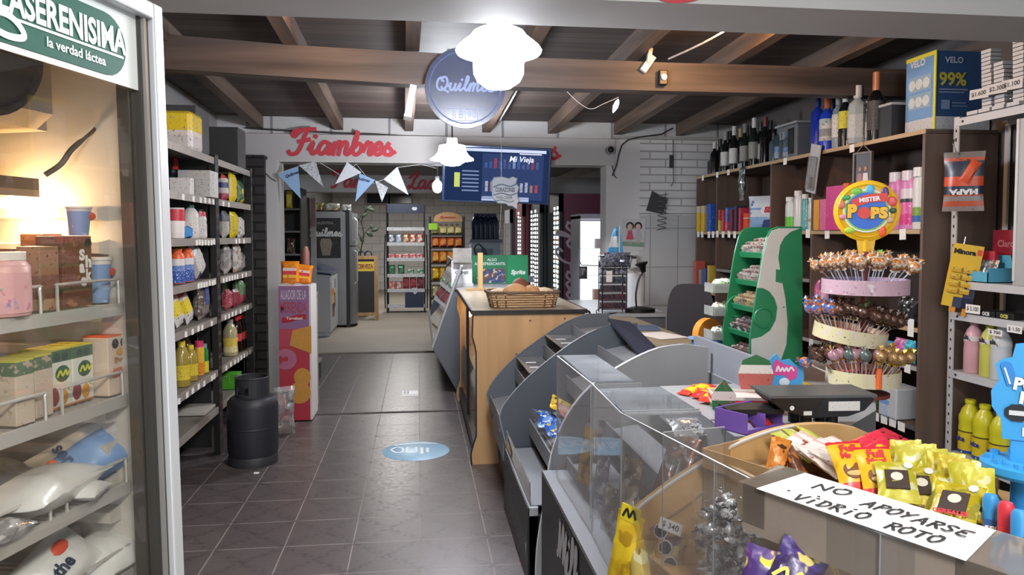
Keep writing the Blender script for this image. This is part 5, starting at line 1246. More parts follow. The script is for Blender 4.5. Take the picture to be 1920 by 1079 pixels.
# ================================================================ wall and desk corner, back right
def onwall(px, py, Y=7.313): return at(px, py, Y=Y)
p = onwall(1187, 440)
t = thing('wall_poster', 'cartoon-like family poster pinned on the grey column', 'poster', p)
b = B(); b.box(-.12, .12, -.006, 0, -.16, .16, 0, Matrix.Rotation(R(3), 4, 'Y')); b.o('sheet', M('c9c8c6', .7), t)
b = B(); b.box(-.115, .115, -.0085, -.0065, -.12, -.075, 0, Matrix.Rotation(R(3), 4, 'Y')); b.o('green_band', M('7a9a84', .6), t)
for x, z, c, hc in ((-.035, .01, 'c8506a', '3a3030'), (.05, .01, 'b8b6b4', '2c2a2a')):
    b = B(); b.ell((x, -.009, z + .065), (.03, .003, .035), 10); b.o('head', M('d0b4a6', .6), t)
    b = B(); b.ell((x, -.0085, z + .075), (.042, .002, .042), 10); b.o('hair', M(hc, .7), t)
    b = B(); b.prism([(-.018, .03), (.018, .03), (.04, -.06), (-.04, -.06)], .003, T=fr((x, -.007, z), (1, 0, 0), (0, 0, 1))); b.o('dress', M(c, .6), t)
    b = B(); [b.ribbon([(x + s, z - .06), (x + s, z - .1)], .012, .009, 0, FRONT, 0) for s in (-.012, .012)]; b.o('legs', M('c0a89c', .6), t)
p = onwall(1187, 492)
b = B(); b.box(-.04, .04, -.03, 0, -.075, .075); o = b.o('switch_box', M('aeaeac', .5), bev=.004); o.location = p; tag(o, 'pale wall switch box under the poster', 'switch')
b = B(); b.box(-.028, .022, -.045, -.03, -.055, .035); b.o('switch_key', M('d8d8d4', .5), o); b = B(); b.box(-.03, .026, -.034, -.0305, .036, .06); b.o('dark_slot', M('38383a', .5), o)
b = B(); b.tube([(0, -.01, -.07), (0, -.01, -.14)], .005, 6); b.o('cord', M('d0d0cc', .5), o)
p = onwall(1236, 390)
t = thing('hanging_wire_spiral', 'black wire spiral with a dark card hung on the painted bricks', 'ornament', p)
b = B(); b.prism([(-.12, -.03), (-.06, .17), (.1, .08), (.05, -.06)], .01, T=fr((-.02, -.01, .0), (1, 0, 0), (0, 0, 1))); b.o('card', M('3a3a3c', .6), t)
b = B()
pts = [(.045 * math.cos(a) + .02 - .012 * a / 50, -.05 + .03 * math.sin(a), .14 - a * .0078) for a in [k * .4 for k in range(118)]]
b.tube(pts, .004, 5); b.o('coil', M('77787a', .35, .5), t)
b = B(); b.tube([at(1262, 262, Y=7.3) - p, at(1263, 340, Y=7.3) - p, at(1258, 350, Y=7.3) - p], .004, 5); b.box(.1, .13, -.02, 0, .4, .53); b.o('hanging_wire', M('3a3a3c', .5), t)
# desk by the wall
DW = WOOD('8f8269', 'b5a78c', 0, .5); DG = M('8f9196', .45)
t = thing('cash_desk', 'wood-topped cash desk strewn with papers, in front of the grey wall', 'desk', (1.5, 4.85, 0))
b = B(); b.box(-.28, .16, -.62, .85, .835, .86); b.o('desk_top', DW, t)
b = B(); b.box(-.27, .15, -.6, -.57, .0, .835); b.o('front_panel', M('4a4c50', .5), t)
for x in (-.25, .13):
    b = B(); b.box(x - .02, x + .02, .76, .8, 0, .835); b.o('leg', M('3a3c40', .5), t)
b = B(); b.box(-.275, -.255, -.57, .74, .0, .835); b.o('side_panel', M('4a4c50', .5), t)
t = thing('side_counter', 'pale laminate counter running back beside the bakery case', 'counter', (1.42, 5.9, 0))
b = B(); b.box(-.28, .58, -.1, 1.2, .84, .87); b.o('counter_top', M('b4b8be', .3), t)
b = B(); b.box(-.26, .56, -.08, 1.15, 0, .84); b.o('counter_body', M('6a6d72', .5), t)
# dark screen panel leaning over the sweets counter, seen from behind
q = [at(1140, 597, Y=4.03), at(1182, 604, Y=4.03), at(1248, 668, Y=3.62), at(1206, 672, Y=3.60)]
nq = (q[1] - q[0]).cross(q[3] - q[0]).normalized() * .014
t = thing('screen_panel', 'dark flat screen panel leaning down over the grey sweets counter, beside the desk', 'screen', q[3])
b = B(); v = [w - q[3] for w in q]; b.add(v + [w + nq for w in v], [(0, 1, 2, 3), (7, 6, 5, 4), (0, 4, 5, 1), (1, 5, 6, 2), (2, 6, 7, 3), (3, 7, 4, 0)]); b.o('screen_back', M('2a2e3c', .7, spec=.2), t)
b = B(); b.tube([v[2] + nq * .5, v[3] + nq * .5], .012, 8); b.o('hinge', BLACK, t)
for x, y, w, h, rz, z, l in ((1.52, 4.55, .21, .29, .3, .8625, 'white sheet of paper lying on the cash desk by the laptop'), (1.53, 4.95, .2, .28, -.2, .8625, 'blue folder lying beside the paper on the desk')):
    b = B(); b.cb((0, 0, .002), (w, h, .003)); o = b.o('paper_sheet' if 'white' in l else 'folder', PAPER if 'white' in l else M('5a7090', .5)); o.location = (x, y, z); o.rotation_euler = (0, 0, rz); tag(o, l, 'paper' if 'white' in l else 'folder')
# office chair
t = thing('office_chair', 'dark grey rounded chair back behind the desk', 'chair', (1.93, 5.15, 0), R(-10))
prf = []
for k in range(40):
    a = 2 * PI * k / 40; c, s = math.cos(a), math.sin(a)
    prf.append((.165 * abs(c) ** .5 * (1 if c > 0 else -1) * (1 - .08 * s), .25 * abs(s) ** .62 * (1 if s > 0 else -1)))
CH = M('3a3a40', .75, bump=(120, .3))
b = B(); b.prism(prf, .05, T=fr((0, 0, .9), (1, 0, 0), (0, .06, 1))); b.o('backrest', CH, t, bev=.018)
b = B(); b.lathe([(0, .42), (.21, .42), (.23, .45), (.22, .49), (0, .5)], 24, c=(0, -.2, 0)); b.o('seat', CH, t)
b = B(); b.tube([(0, .03, .75), (0, .06, .5), (0, -.05, .41), (0, -.2, .41)], .018, 8); b.o('back_bar', BLACK, t)
b = B(); b.cyl(.025, .07, .42, 12, (0, -.2, 0)); b.o('column', BLACK, t)
for k in range(5):
    a = k * 2 * PI / 5; b = B(); b.tube([(0, -.2, .09), (.27 * math.cos(a), -.2 + .27 * math.sin(a), .06)], [.022, .014], 8); g = b.o('leg', BLACK, t)
    b = B(); b.cyl(.027, -.012, .012, 12, T=TR(.27 * math.cos(a), -.2 + .27 * math.sin(a), .028, a + PI / 2) @ Matrix.Rotation(PI / 2, 4, 'X')); b.o('caster', BLACK, g)
# little black wire rack of sweets and its flag
t = thing('wire_rack', 'small black wire counter rack packed with sweets, against the column', 'rack', (1.565, 5.92, .871))
b = B()
for x in (-.1, .1):
    for y in (-.06, .06): b.tube([(x, y, 0), (x, y, .42)], .005, 5)
for k in range(6):
    z = .03 + k * .07
    b.tube([(-.1, -.06, z), (.1, -.06, z), (.1, .06, z), (-.1, .06, z)], .004, 5, 0, None, True)
b.tube([(-.12, -.07, .36), (.12, -.07, .36), (.14, -.09, .46), (-.14, -.09, .46)], .004, 5, 0, None, True)
for k in range(7): b.tube([(-.12 + .04 * k, -.07, .36), (-.14 + .0466 * k, -.09, .46)], .003, 4)
b.tube(catmull([(-.1, -.06, .05), (-.16, -.1, .02), (-.14, -.14, .0), (.0, -.12, .005)], 4), .004, 5)
b.tube([(-.1, -.06, .38), (-.28, -.1, .39), (-.3, -.12, .42)], .004, 5)
b.o('wire_frame', M('1c1d24', .4), t)
random.seed(5)
for k in range(6):
    b = B(); z = .034 + k * .07
    for j in range(2): b.box(-.095 + j * .1, -.005 + j * .1, -.055, .05, z, z + .045)
    b.o('sweet_box', FOIL(*random.choice([('2c2c38', '4a3a44'), ('3a3c4c', '8a8c98'), ('5a3038', '2c2c34'), ('32343e', '54586a')]), None, 40, .3, .1), t)
b = B(); b.pillow(.26, .12, .1, 8, 8, 0, TR(0, -.07, .43, 0, PI / 2), .05, .4, 3); b.o('wrapped_packets', FOIL('8c90a0', '5a5e70', 'b8bcc8', 40, .2, .3), t)
b = B(); b.pillow(.07, .1, .05, 6, 6, 0, TR(-.27, -.11, .33, 0, PI / 2), .05, .3, 4); o = b.o('hanging_charm', M('3a3a40', .4), t)
b = B(); b.box(-.07, -.02, -.0625, -.0605, .25, .34); b.o('price_card', PAPER, t)
t = thing('flag', 'sky blue and white flag hanging from its stick above the wire rack', 'flag', (1.585, 5.9, 1.27))
b = B(); b.tube([(.03, 0, 0), (.03, 0, .3)], .004, 6); b.o('flag_stick', M('d8d8d4', .5), t)
v = []; f = []
for j in range(9):
    zz = .3 - j * .034
    for i in range(5):
        u = i / 4
        v.append((.03 - .01 - u * (.035 + .085 * j / 8) + (.0 if j < 6 else 0), .012 * math.sin(u * 7 + j), zz - u * .02))
for j in range(8):
    for i in range(4): a = j * 5 + i; f.append((a, a + 1, a + 6, a + 5))
b = B(); b.s_ = 0; b.add(v, f, 0, True); o = b.o('flag_cloth', PRINT([(0, '4aa0d8'), (.42, 'd8e2e8'), (.72, '58a8dc')], 2, None, .7), t); o.modifiers.new('thick', 'SOLIDIFY').thickness = .0015
b = B(); b.add([(.034, 0, .28), (.07, .01, .05), (.075, 0, -.02), (.034, .0, -.02)], [(0, 1, 2, 3)]); o = b.o('flag_fold', M('4aa0d8', .7), t); o.modifiers.new('thick', 'SOLIDIFY').thickness = .0015
# gooseneck lamp and paper roll
t = thing('gooseneck_lamp', 'black gooseneck lamp standing before the white roll', 'lamp', (1.79, 5.9, .871))
b = B(); b.lathe([(0, 0), (.09, 0), (.09, .03), (.04, .045), (0, .045)], 18, sx=1.4); b.o('base', BLACK, t)
pts = catmull([(-.03, 0, .04), (-.035, 0, .15), (-.01, 0, .27), (.03, -.01, .34)], 6); b = B(); b.tube(pts, .008, 8); b.o('gooseneck', BLACK, t)
b = B(); b.lathe([(.018, 0), (.03, .05), (.055, .075), (.05, .08), (0, .06)], 16, T=Matrix.Translation((.025, -.01, .325)) @ Matrix.Rotation(R(-15), 4, 'Y')); b.o('lamp_shade', BLACK, t)
b = B(); b.cyl(.075, 0, .3, 24, (0, 0, 0)); o = b.o('paper_roll', M('dcdcdc', .7)); o.location = (1.86, 6.25, .871); tag(o, 'thick white paper roll standing on the counter behind the lamp', 'roll'); b = B(); b.cyl(.02, .3, .302, 12); b.o('core', M('8a7a66', .7), o)
# ================================================================ brown product shelves along the right wall
BX = 2.727
BROWN = WOOD('5f4d44', '745f54', 2, .45, 5); PINE = WOOD('a98c68', 'c8ad88', 1, .5, 6); BRK = M('40342f', .6)
t = thing('wall_shelf_unit', 'dark brown wall shelving with pale board edges, full of toiletries and bottles', 'shelf', (BX, 5.43, 0))
y0, y1 = 3.765 - 5.43, 7.13 - 5.43
DIV = [-.0 + y0, 4.9 - 5.43, 5.42 - 5.43, 6.58 - 5.43, y1]
for k, y in enumerate((y0 + .011, 4.93 - 5.43, 5.55 - 5.43, 6.62 - 5.43, y1 - .011)):
    b = B(); b.box(.0, .44, y - .011, y + .011, 0, 2.05); b.o('upright_panel', BROWN, t)
b = B(); b.box(.435, .447, y0, y1, 0, 2.05); b.o('back_panel', BRK, t)
def board(z, a, c, mat=PINE, xf=0):
    b = B(); b.box(.004 + xf, .43, a - 5.43, c - 5.43, z - .022, z, 0); b.box(-.002 + xf, .004 + xf, a - 5.43, c - 5.43, z - .024, z + .0005, 1); return b.o('shelf_board', [M('5a4a40', .5), mat], t)
BZ = {'top': 2.075, 'mid': 1.53, 'low': .985, 'c': .77, 'd': .435}
s_top = board(2.075, 3.765, 7.13); s_mid = board(1.53, 3.79, 7.1); s_low = board(.985, 3.79, 4.91); s_l2 = board(.96, 6.64, 7.1)
s_c = board(.77, 3.79, 5.5, M('a8a4a0', .4)); s_d = board(.435, 3.79, 5.5, M('5a5a5a', .4)); s_e = board(1.19, 4.95, 6.6, M('8a8480', .5))
def tags(board_, z, ys, w=.045, h=.05, drop=.02):
    for y in ys:
        b = B(); b.box(-.006, -.0035, -w / 2, w / 2, -h / 2, h / 2, 0, TR(0, y - 5.43, z - drop - random.uniform(0, .008), 0, random.uniform(-.06, .06))); b.o('price_tag', TAG2, board_)
tags(s_top, 2.075, (4.45, 5.32, 6.1, 6.35, 6.6, 6.95), .05, .05)
tags(s_mid, 1.53, (3.93, 4.72, 4.97, 6.0, 6.2, 6.32, 6.45, 6.58, 6.68, 6.78, 6.95, 7.05), .055, .06)
tags(s_low, .985, (3.84,), .05, .1, -.0)
tags(s_c, .77, (3.86, 4.9), .05, .05); tags(s_d, .435, (3.9, 3.98, 4.06, 4.14, 4.28, 4.4, 4.5, 4.6, 4.7, 4.8), .06, .05)
def onb(o, px, z, dx=.04, rz=R(-90), dz=0):
    p = at(px, 441, X=BX + dx); o.location = (p.x, p.y, z + .0012 + dz); o.rotation_euler = (o.rotation_euler.x, o.rotation_euler.y, rz); return o
# bottles on top
GL = lambda c: M(c, .12, coat=.5)
def wine(label, px, h, w, body, cap, lab, kind='wine', dx=.05, z0=.12, z1=.5, group=None, caph=.2, capr=.2, n=16):
    return onb(bottle('liquor_bottle', label, 'bottle', kind, w, h, body, M(cap, .35), lab, group, capr, caph, z0, z1, n=n), px, 2.076, dx)
WL = PRINT([(0, 'c9c7c0')], 2, '5a5650', .6, 40); YLB = PRINT([(0, 'c9c23a')], 2, '4a4620', .6, 40)
CLG = M('8f9aa0', .08, coat=.6)
wine('tall clear cobalt blue bottle, first of the big bottles beyond the dark radio box', 1529, .40, .09, GL('2438a0'), '24306a', None, 'spirit', .05)
wine('blue bottle with pale picture label and copper cap', 1547, .355, .1, GL('2c48c0'), 'b05a3a', PRINT([(0, 'b8b8b0'), (.2, '8a8c88'), (.55, 'c8c8bc')], 2, '6a7078', .6, 20), 'spirit', .05, .18, .6)
wine('blue bottle half hidden behind the clear one', 1556, .375, .085, GL('2030b0'), '20284c', None, 'spirit', .16)
wine('clear bottle with white label leaning close to the yellow-labelled wine', 1567, .36, .075, CLG, '9a9c9e', PRINT([(0, 'd4d2ce')], 2, '5a4a48', .6, 40), 'spirit', .05, .2, .62)
wine('dark wine bottle with yellow label and white capsule', 1580, .375, .08, GL('15181a'), 'dcdad4', YLB, 'wine', .03, .3, .6, caph=.24)
wine('square clear gin bottle with white price card', 1603, .36, .12, M('a4aeb2', .08, coat=.6), 'b8babc', PRINT([(0, 'bcc0c0')], 2, '7a7e80', .5, 50), 'spirit', .03, .1, .5, n=8)
wine('clear bottle between the gin and the tall dark wine', 1621, .26, .08, M('7a8488', .1, coat=.5), '8a8c8e', WL, 'spirit', .08)
wine('tall dark wine bottle with copper capsule, nearest of the top bottles', 1637, .41, .098, GL('121314'), 'b07452', PRINT([(0, '3a3a3c')], 2, '5a5a5a', .6, 30), 'wine', .05, .15, .58, caph=.26, n=20)
b = B(); b.cb((0, 0, 0), (.002, .055, .035)); o = b.o('price_card', PAPER); o.location = at(1592, 253, X=BX + .018); o.location.z = 2.076 + .035 / 2; tag(o, 'white price card standing before the gin bottle', 'card')
rows = [(1338, .25, 'c8c6be', 'k'), (1348, .27, '2a2a2c', 'k'), (1358, .3, '8a8a88', 'w'), (1366, .31, '2a2a2c', 'k'), (1374, .32, 'c8c6c0', 'w'), (1386, .3, '9a8a60', 'k'), (1394, .31, '7a7a7c', 'g'), (1403, .3, '2a2a2c', 'w'), (1411, .33, 'c9c7c2', 'g'), (1423, .3, '3a3a3c', 'w'), (1432, .31, '6a2c2c', 'k'), (1441, .29, '2c2c2e', 'w')]
for i, (px, h, cap, kd) in enumerate(rows):
    wine('dark bottle in the far top line, %s from the far end' % ORD[i], px, h * 1.2, .085, GL({'k': '141616', 'w': '171a18', 'g': '1e2420'}[kd]), cap, {'k': None, 'w': WL, 'g': PRINT([(0, '8c8a80')], 2, '3a3a38', .6, 40)}[kd], 'wine', .06 + .05 * (i % 2), .15, .5, 'dark bottles in the far line', n=12)
rows2 = [(1330, .24, '3c4442'), (1352, .27, '232628'), (1380, .28, '1c1e20'), (1418, .3, '2c3234'), (1448, .3, '3c4448')]
for i, (px, h, c) in enumerate(rows2):
    wine('bottle in the back line behind the dark ones, %s from the far end' % ORD[i], px, h, .08, GL(c), '3a3c3e', None, 'spirit', .22, group='bottles in the second line', n=12)
for i, (px, h, c) in enumerate(((1448, .22, '4c5a60'), (1458, .27, '3a464e'), (1466, .2, '4a565c'), (1474, .21, '56646a'))):
    wine('small clear bottle by the dark radio box, %s from the far end' % ORD[i], px, h, .07, M(c, .1, coat=.5), '3c5a78' if i % 2 else '2c2e32', PRINT([(0, '8a9096'), (.5, '3c6a9a')], 2, 'c8ccd0', .5, 40) if i % 2 else None, 'spirit', .05, .06, .4, 'small clear bottles')
t2 = thing('radio_box', 'old grey boxed appliance on top of the brown shelf between the bottles', 'appliance')
b = B(); b.box(-.16, .16, -.09, .09, 0, .25); b.o('casing', M('6a6a6c', .5), t2, bev=.01); b = B(); b.box(-.13, -.02, -.093, -.09, .05, .21); b.o('front_plate', M('8a8c8e', .4), t2); b = B(); b.box(.03, .12, -.094, -.09, .03, .22); b.o('dark_window', M('1c1d20', .2), t2); b = B(); b.box(-.17, .17, -.1, .1, .25, .265); b.o('top_plate', M('9a9a9a', .5), t2)
onb(t2, 1492, 2.076, .13)
t2 = thing('black_case', 'black case with pale edge between the tall wine and the blue box', 'case'); b = B(); b.box(-.12, .12, -.1, .1, 0, .19); b.o('case_body', M('2a2a2c', .4), t2); b = B(); b.box(-.125, .125, -.105, .105, .19, .205); b.o('case_lid', M('a8a8a6', .5), t2)
onb(t2, 1672, 2.076, .14)
# big blue carton
p = at(1750, 238, Y=3.84)
t2 = thing('promo_carton', 'big blue promotional carton on the near end of the brown shelf', 'box', (3.024, 3.84, 2.0765))
VB = M('2c4f7c', .45); VL = M('6f9ac8', .45)
b = B(); b.box(-.19, .14, 0, .25, 0, .44); vb = b.o('carton_body', [VB], t2)
b = B(); b.box(-.1905, .1405, -.0025, .0005, 0, .08); b.box(-.1925, -.19, -.0005, .25, 0, .08); b.o('white_band', PRINT([(0, 'c4c6c8')], 2, '8a8c90', .5, 40, .58), vb)
b = B(); b.box(-.192, -.1895, .0, .25, .08, .44); b.o('light_side', VL, vb)
b = B(); b.box(-.194, -.1885, -.0045, .012, .0, .442); b.box(-.1945, -.1895, 0, .25, .42, .442); b.o('yellow_edge', M('d4d24a', .5), vb)
txt('VELO', .11, M('b8c4d4', .5), fr((-.085, -.004, .39), (1, 0, 0), (0, 0, 1)), vb, bold=.03)
txt('99%', .165, M('c2b648', .5), fr((-.09, -.004, .285), (1, 0, 0), (0, 0, 1)), vb, bold=.03)
b = B(); b.box(-.17, .0, -.0045, -.0025, .225, .232); b.box(-.17, -.02, -.0045, -.0025, .21, .216); b.o('small_print', M('8a9ab4', .5), vb)
b = B(); b.box(-.155, -.105, -.0045, -.0025, .12, .17); b.o('logo_square', M('7a90b0', .5), vb)
b = B(); b.box(-.09, .0, -.0045, -.0025, .135, .141); b.box(-.09, -.01, -.0045, -.0025, .152, .158); b.o('print_lines', M('7a90b0', .5), vb)
txt('VELO', .13, M('d4e0ec', .5), fr((-.1945, .15, .4), (0, -1, 0), (0, 0, 1)), vb, bold=.03)
for z in (.24, .14):
    b = B(); b.box(-.1945, -.192, .03, .22, z, z + .085); b.o('picture_window', M('8fa8bc', .4), vb)
    for y in (.07, .13, .19): b = B(); b.cyl(.03, 0, .002, 16, T=fr((-.195, y, z + .04), (0, -1, 0), (0, 0, 1))); b.o('tin_picture', M('c8d0d0', .4, nz=(30, .2)), vb)
# middle shelf goods
def P2(c, sp='e8e8e8', n=30, th=.6): return PRINT([(0, c)], 2, sp, .35, n, th)
items = [
 (1317, .07, .25, 'y', PRINT([(0, 'd8b02c'), (.75, 'cfc8b0')], 2, '3a3424', .4, 30, .6), 'yellow box at the far end of the middle shelf'), (1326, .07, .25, 'y', PRINT([(0, 'd8b02c'), (.7, 'c8b890')], 2, '5a4420', .4, 30, .6), 'second yellow box at the far end of the middle shelf'),
 (1337, .09, .26, 'y', P2('2c5ab4', 'c8d4ea'), 'blue box beside the yellow boxes'),
 (1357, .03, .2, 'y', PRINT([(0, 'c8b83c'), (.5, 'b03c3c')], 2, 'e8e0d0', .4, 40), 'slim yellow and red box in the second compartment'), (1364, .03, .19, 'y', P2('c83a48'), 'slim red box beside the slim yellow one'), (1371, .04, .21, 'y', PRINT([(0, 'b84a6a'), (.4, '3a70c4')], 2, 'e0e0e8', .4, 40), 'slim blue and pink box in the second compartment'),
 (1379, .05, .19, 'y', P2('7a2c40', 'c88a98'), 'dark red slim box in the second compartment'), (1388, .04, .22, 'y', P2('3c3a4c', 'b8586a'), 'dark slim box in the second compartment'), (1396, .03, .2, 'y', P2('c23a56', '40384c'), 'pink-red slim box by the divider'),
 (1407, .07, .15, 'y', PRINT([(0, 'd8521e'), (.7, 'd8d0c8'), (.75, 'd8521e')], 2, 'e8a070', .4, 30, .62), 'orange box beside the detergent bag')]
for px, w, h, _, m, l in items: onb(pack('product_box', l, 'box', w, .1, h, m), px, 1.531)
o = onb(bag('detergent_bag', 'white and blue detergent bag lettered in red on the middle shelf', 'bag', .27, .29, .09, PRINT([(0, '8fb4dc'), (.4, 'd4dce4'), (.6, '7aa8d8'), (.66, 'd6dee6')], 2, 'e8eef4', .35, 12, .64, 0, '3a6ab8'), seed=61), 1432, 1.531, .1, R(-48))
b = B(); b.ell((.06, -.045, .17), (.07, .006, .06), 14); b.o('logo_field', M('dfe3e8', .4), o); b = B(); b.prism([(0, .0), (.13, 0), (.13, .08), (.02, .07)], .006, T=fr((.0, -.047, .02), (1, 0, 0), (0, 0, 1))); b.o('dark_corner', M('203a78', .4), o); txt('SD', .08, M('c83040', .4), fr((.06, -.053, .175), (1, 0, 0), (0, 0, 1)), o, bold=.08, shear=.2)
def sham(label, px, w, h, c, cap, lab, z=1.531, dx=.05, sx=1, sy=.6, kind='sham', capr=.3, caph=.12, z0=.08, z1=.7):
    return onb(bottle('toiletry_bottle', label, 'bottle', kind, w, h, M(c, .3), M(cap, .35), lab, None, capr, caph, z0, z1, sx, sy), px, z, dx)
sham('white shampoo tube with green swirl label', 1481, .1, .25, 'd6dad6', 'e0e2e0', PRINT([(0, '6ac03c'), (.55, 'd6dcd6')], 2, 'dff0d4', .35, 16, .6))
sham('tall white lotion bottle beside the green-swirl tube', 1496, .09, .29, 'd8d8d4', 'e0e0dc', None)
sham('teal bottle with white neck by the divider', 1509, .075, .26, '4a9a9c', 'd8dad8', PRINT([(0, '5aa8a8')], 2, 'c8e0dc', .35, 30))
sham('slim white bottle next to the teal one', 1521, .07, .23, 'd0d4d0', 'd8dad8', PRINT([(0, 'd0d4d0'), (.3, 'b09a7a'), (.45, 'd4d8d4')], 2, '8a9a9a', .35, 30))
for px, w, h, c, sp, l in ((1543, .085, .21, 'd89a2e', 'f0d8a0', 'amber toiletry box beside the divider'), (1554, .085, .21, 'd26a94', 'f0c8d8', 'pink toiletry box beside the amber one'), (1568, .1, .29, 'cc3a86', 'f0b0d0', 'tall magenta box, further of two'), (1583, .1, .29, 'd0408c', 'f0b0d0', 'tall magenta box, nearer of two'), (1597, .06, .3, 'd8643a', 'f0c0a0', 'orange box behind the round yellow lollipop sign')):
    onb(pack('toiletry_box', l, 'box', w, .1, h, P2(c, sp, 24, .62)), px, 1.531, .03)
sham('cloudy white bottle behind the yellow lollipop sign', 1656, .1, .29, 'b8b8ba', 'c4c4c6', None, dx=.2)
sham('big pink bottle with pale cap, further of two beside the yellow sign', 1679, .12, .33, 'c87ab0', 'cfc8d0', PRINT([(0, 'c878ae'), (.5, 'c06aa4')], 2, 'd8a8cc', .35, 16, .6), capr=.3, caph=.16)
sham('big pink bottle with magenta label, nearer of two beside the yellow sign', 1703, .12, .33, 'cf86b8', 'd4ccd4', PRINT([(0, 'd03a84'), (.3, 'd862a0'), (.62, '2c2a30'), (.72, 'd8d0d6')], 2, 'f0d0e4', .35, 30, .62), capr=.3, caph=.16)
o = sham('white shampoo bottle with green and blue picture at the near end of the shelf', 1725, .11, .34, 'd8dad8', 'dcdedc', PRINT([(0, '2c68b0'), (.16, '7aa03c'), (.38, 'd8dcda')], 2, 'e0e8d8', .35, 16, .6), capr=.34, caph=.14, z0=.12, z1=.75)
# hanging things on the brown shelf
def hang(px, py, z_top, name, label, cat, dx=-.02, rz=R(-90)):
    p = at(px, py, X=BX + dx); return thing(name, label, cat, (p.x, p.y, p.z), rz)
t2 = hang(1525, 318, 2.05, 'blister_card', 'tilted white blister card with a black handle hanging from the top board', 'card', -.03)
T0 = Matrix.Rotation(R(-12), 4, 'Y').inverted()
b = B(); b.box(-.062, .062, -.004, .004, -.16, .17, 0, T0); b.o('card', M('b8babc', .4), t2); b = B(); b.box(-.052, .052, -.018, -.004, -.14, .09, 0, T0); b.o('clear_blister', CLEAR('e8e8e8', 1, .15), t2)
b = B(); b.box(-.012, .012, -.016, -.004, -.13, -.05, 0, T0); b.o('black_handle', BLACK, t2); b = B()
for x in (-.03, -.01, .01, .03): b.box(x - .004, x + .004, -.014, -.004, -.04, .08, 0, T0)
b.o('blades', M('d0d2d4', .3, .3), t2); b = B(); b.tube([(0, 0, .16), (0, 0, .19)], .003, 5, 0, T0); b.o('hook', STEEL, t2)
t2 = hang(1391, 345, 2.05, 'hanging_pack', 'narrow clear pack of white items hanging in the far compartment', 'pack', -.02); b = B(); b.pillow(.1, .28, .04, 6, 8, 0, TR(0, 0, -.0, 0, PI / 2), .05, .3, 8); b.o('clear_wrap', FOIL('7a827e', '4a4e4e', 'c8ccca', 16, .2, .2), t2); b = B(); b.box(-.03, .03, -.025, -.02, .13, .17); b.o('header_card', M('9aa0a0', .5), t2)
t2 = hang(1618, 322, 2.05, 'photo_frame', 'small framed photo of two people hanging above the yellow sign', 'picture', -.02, R(-78))
b = B()
for x0, x1, z0, z1 in ((-.075, -.062, -.12, .12), (.062, .075, -.12, .12), (-.062, .062, -.12, -.108), (-.062, .062, .108, .12)): b.box(x0, x1, -.01, .008, z0, z1)
b.o('frame', M('5a5048', .4), t2); b = B(); b.box(-.062, .062, -.003, .003, -.108, .108); ph = b.o('photo', M('2c2524', .4), t2)
for x, c in ((-.022, 'a87a80'), (.024, 'd8d4d2')):
    b = B(); b.prism([(-.024, 0), (.024, 0), (.018, .09), (-.018, .09)], .002, T=fr((x, -.003, -.1), (1, 0, 0), (0, 0, 1))); b.o('figure', M(c, .5), ph); b = B(); b.ell((x, -.005, .015), (.012, .002, .016), 8); b.o('figure', M('b08a78', .5), ph)
b = B(); b.tube([(-.05, 0, .12), (0, 0, .165), (.05, 0, .12)], .003, 4); b.tube([(0, 0, .165), (0, 0, .22)], .003, 4); b.o('cord', M('8a8078', .5), t2)
# lower compartments
low = [(1541, .77, .1, .09, 'd8303c', 'red rounded pack'), (1534, .985, .08, .2, 'c86a9c', 'pink doll-like pack'), (1546, .985, .07, .14, 'd8a0b8', 'pale pink pack'), (1703, .985, .12, .16, '1c1c1e', 'black razor pack'), (1720, .985, .05, .14, '2a2a2c', 'small black pack'), (1655, .77, .12, .1, '3aa0c8', 'turquoise pack'), (1676, .77, .12, .1, '3c98d0', 'blue pack'), (1697, .77, .12, .13, 'c86aa8', 'pink and purple pack'), (1714, .77, .08, .13, '48b0c8', 'turquoise and pink pack'),
 (1592, .435, .1, .1, '3a9a2c', 'bright green pack'), (1604, .435, .08, .13, '8a6a48', 'brown pack'), (1640, .435, .08, .14, '6a7a30', 'olive green slim pack'), (1655, .435, .06, .14, '4a5a34', 'dark green slim pack')]
for px, z, w, h, c, l in low:
    onb(bag('small_pack', l + ' on the lower brown shelf behind the lollipop stand', 'pack', w, h, .05, FOIL(c, tuple(min(1, v * 1.5 + .02) for v in hx(c)) if c != '1c1c1e' else '3a3a3c', 'd8d8d8' if px % 2 else None, 26, .3, .1), seed=px), px, z + .001, .05)
for px, l in ((1688, 'white and blue napkin pack, further of two on the low shelf'), (1705, 'white napkin pack, nearer of two on the low shelf')):
    onb(pack('napkin_pack', l, 'pack', .1 if px < 1700 else .07, .16, .18, PRINT([(0, 'b8c4d4'), (.4, '7aa0d0'), (.55, 'ccd0d4')], 2, '8ab0dc', .35, 10, .6) if px < 1700 else M('c4c6c8', .4), bev=.008), px, .436, .06)
for px, w, h, c, sp, l in ((1312, .06, .28, 'b85a4c', 'c87060', 'tall terracotta box in the lower far compartment'), (1322, .05, .2, '8a8c90', '3a3c40', 'pale slim bottle box in the lower far compartment'), (1330, .07, .22, '3c4a8c', '8a94c0', 'navy box in the lower far compartment'), (1338, .04, .25, 'c8a83c', '3c5a9a', 'yellow slim box in the lower far compartment')):
    onb(pack('product_box', l, 'box', w, .1, h, P2(c, sp)), px, .962, .03)
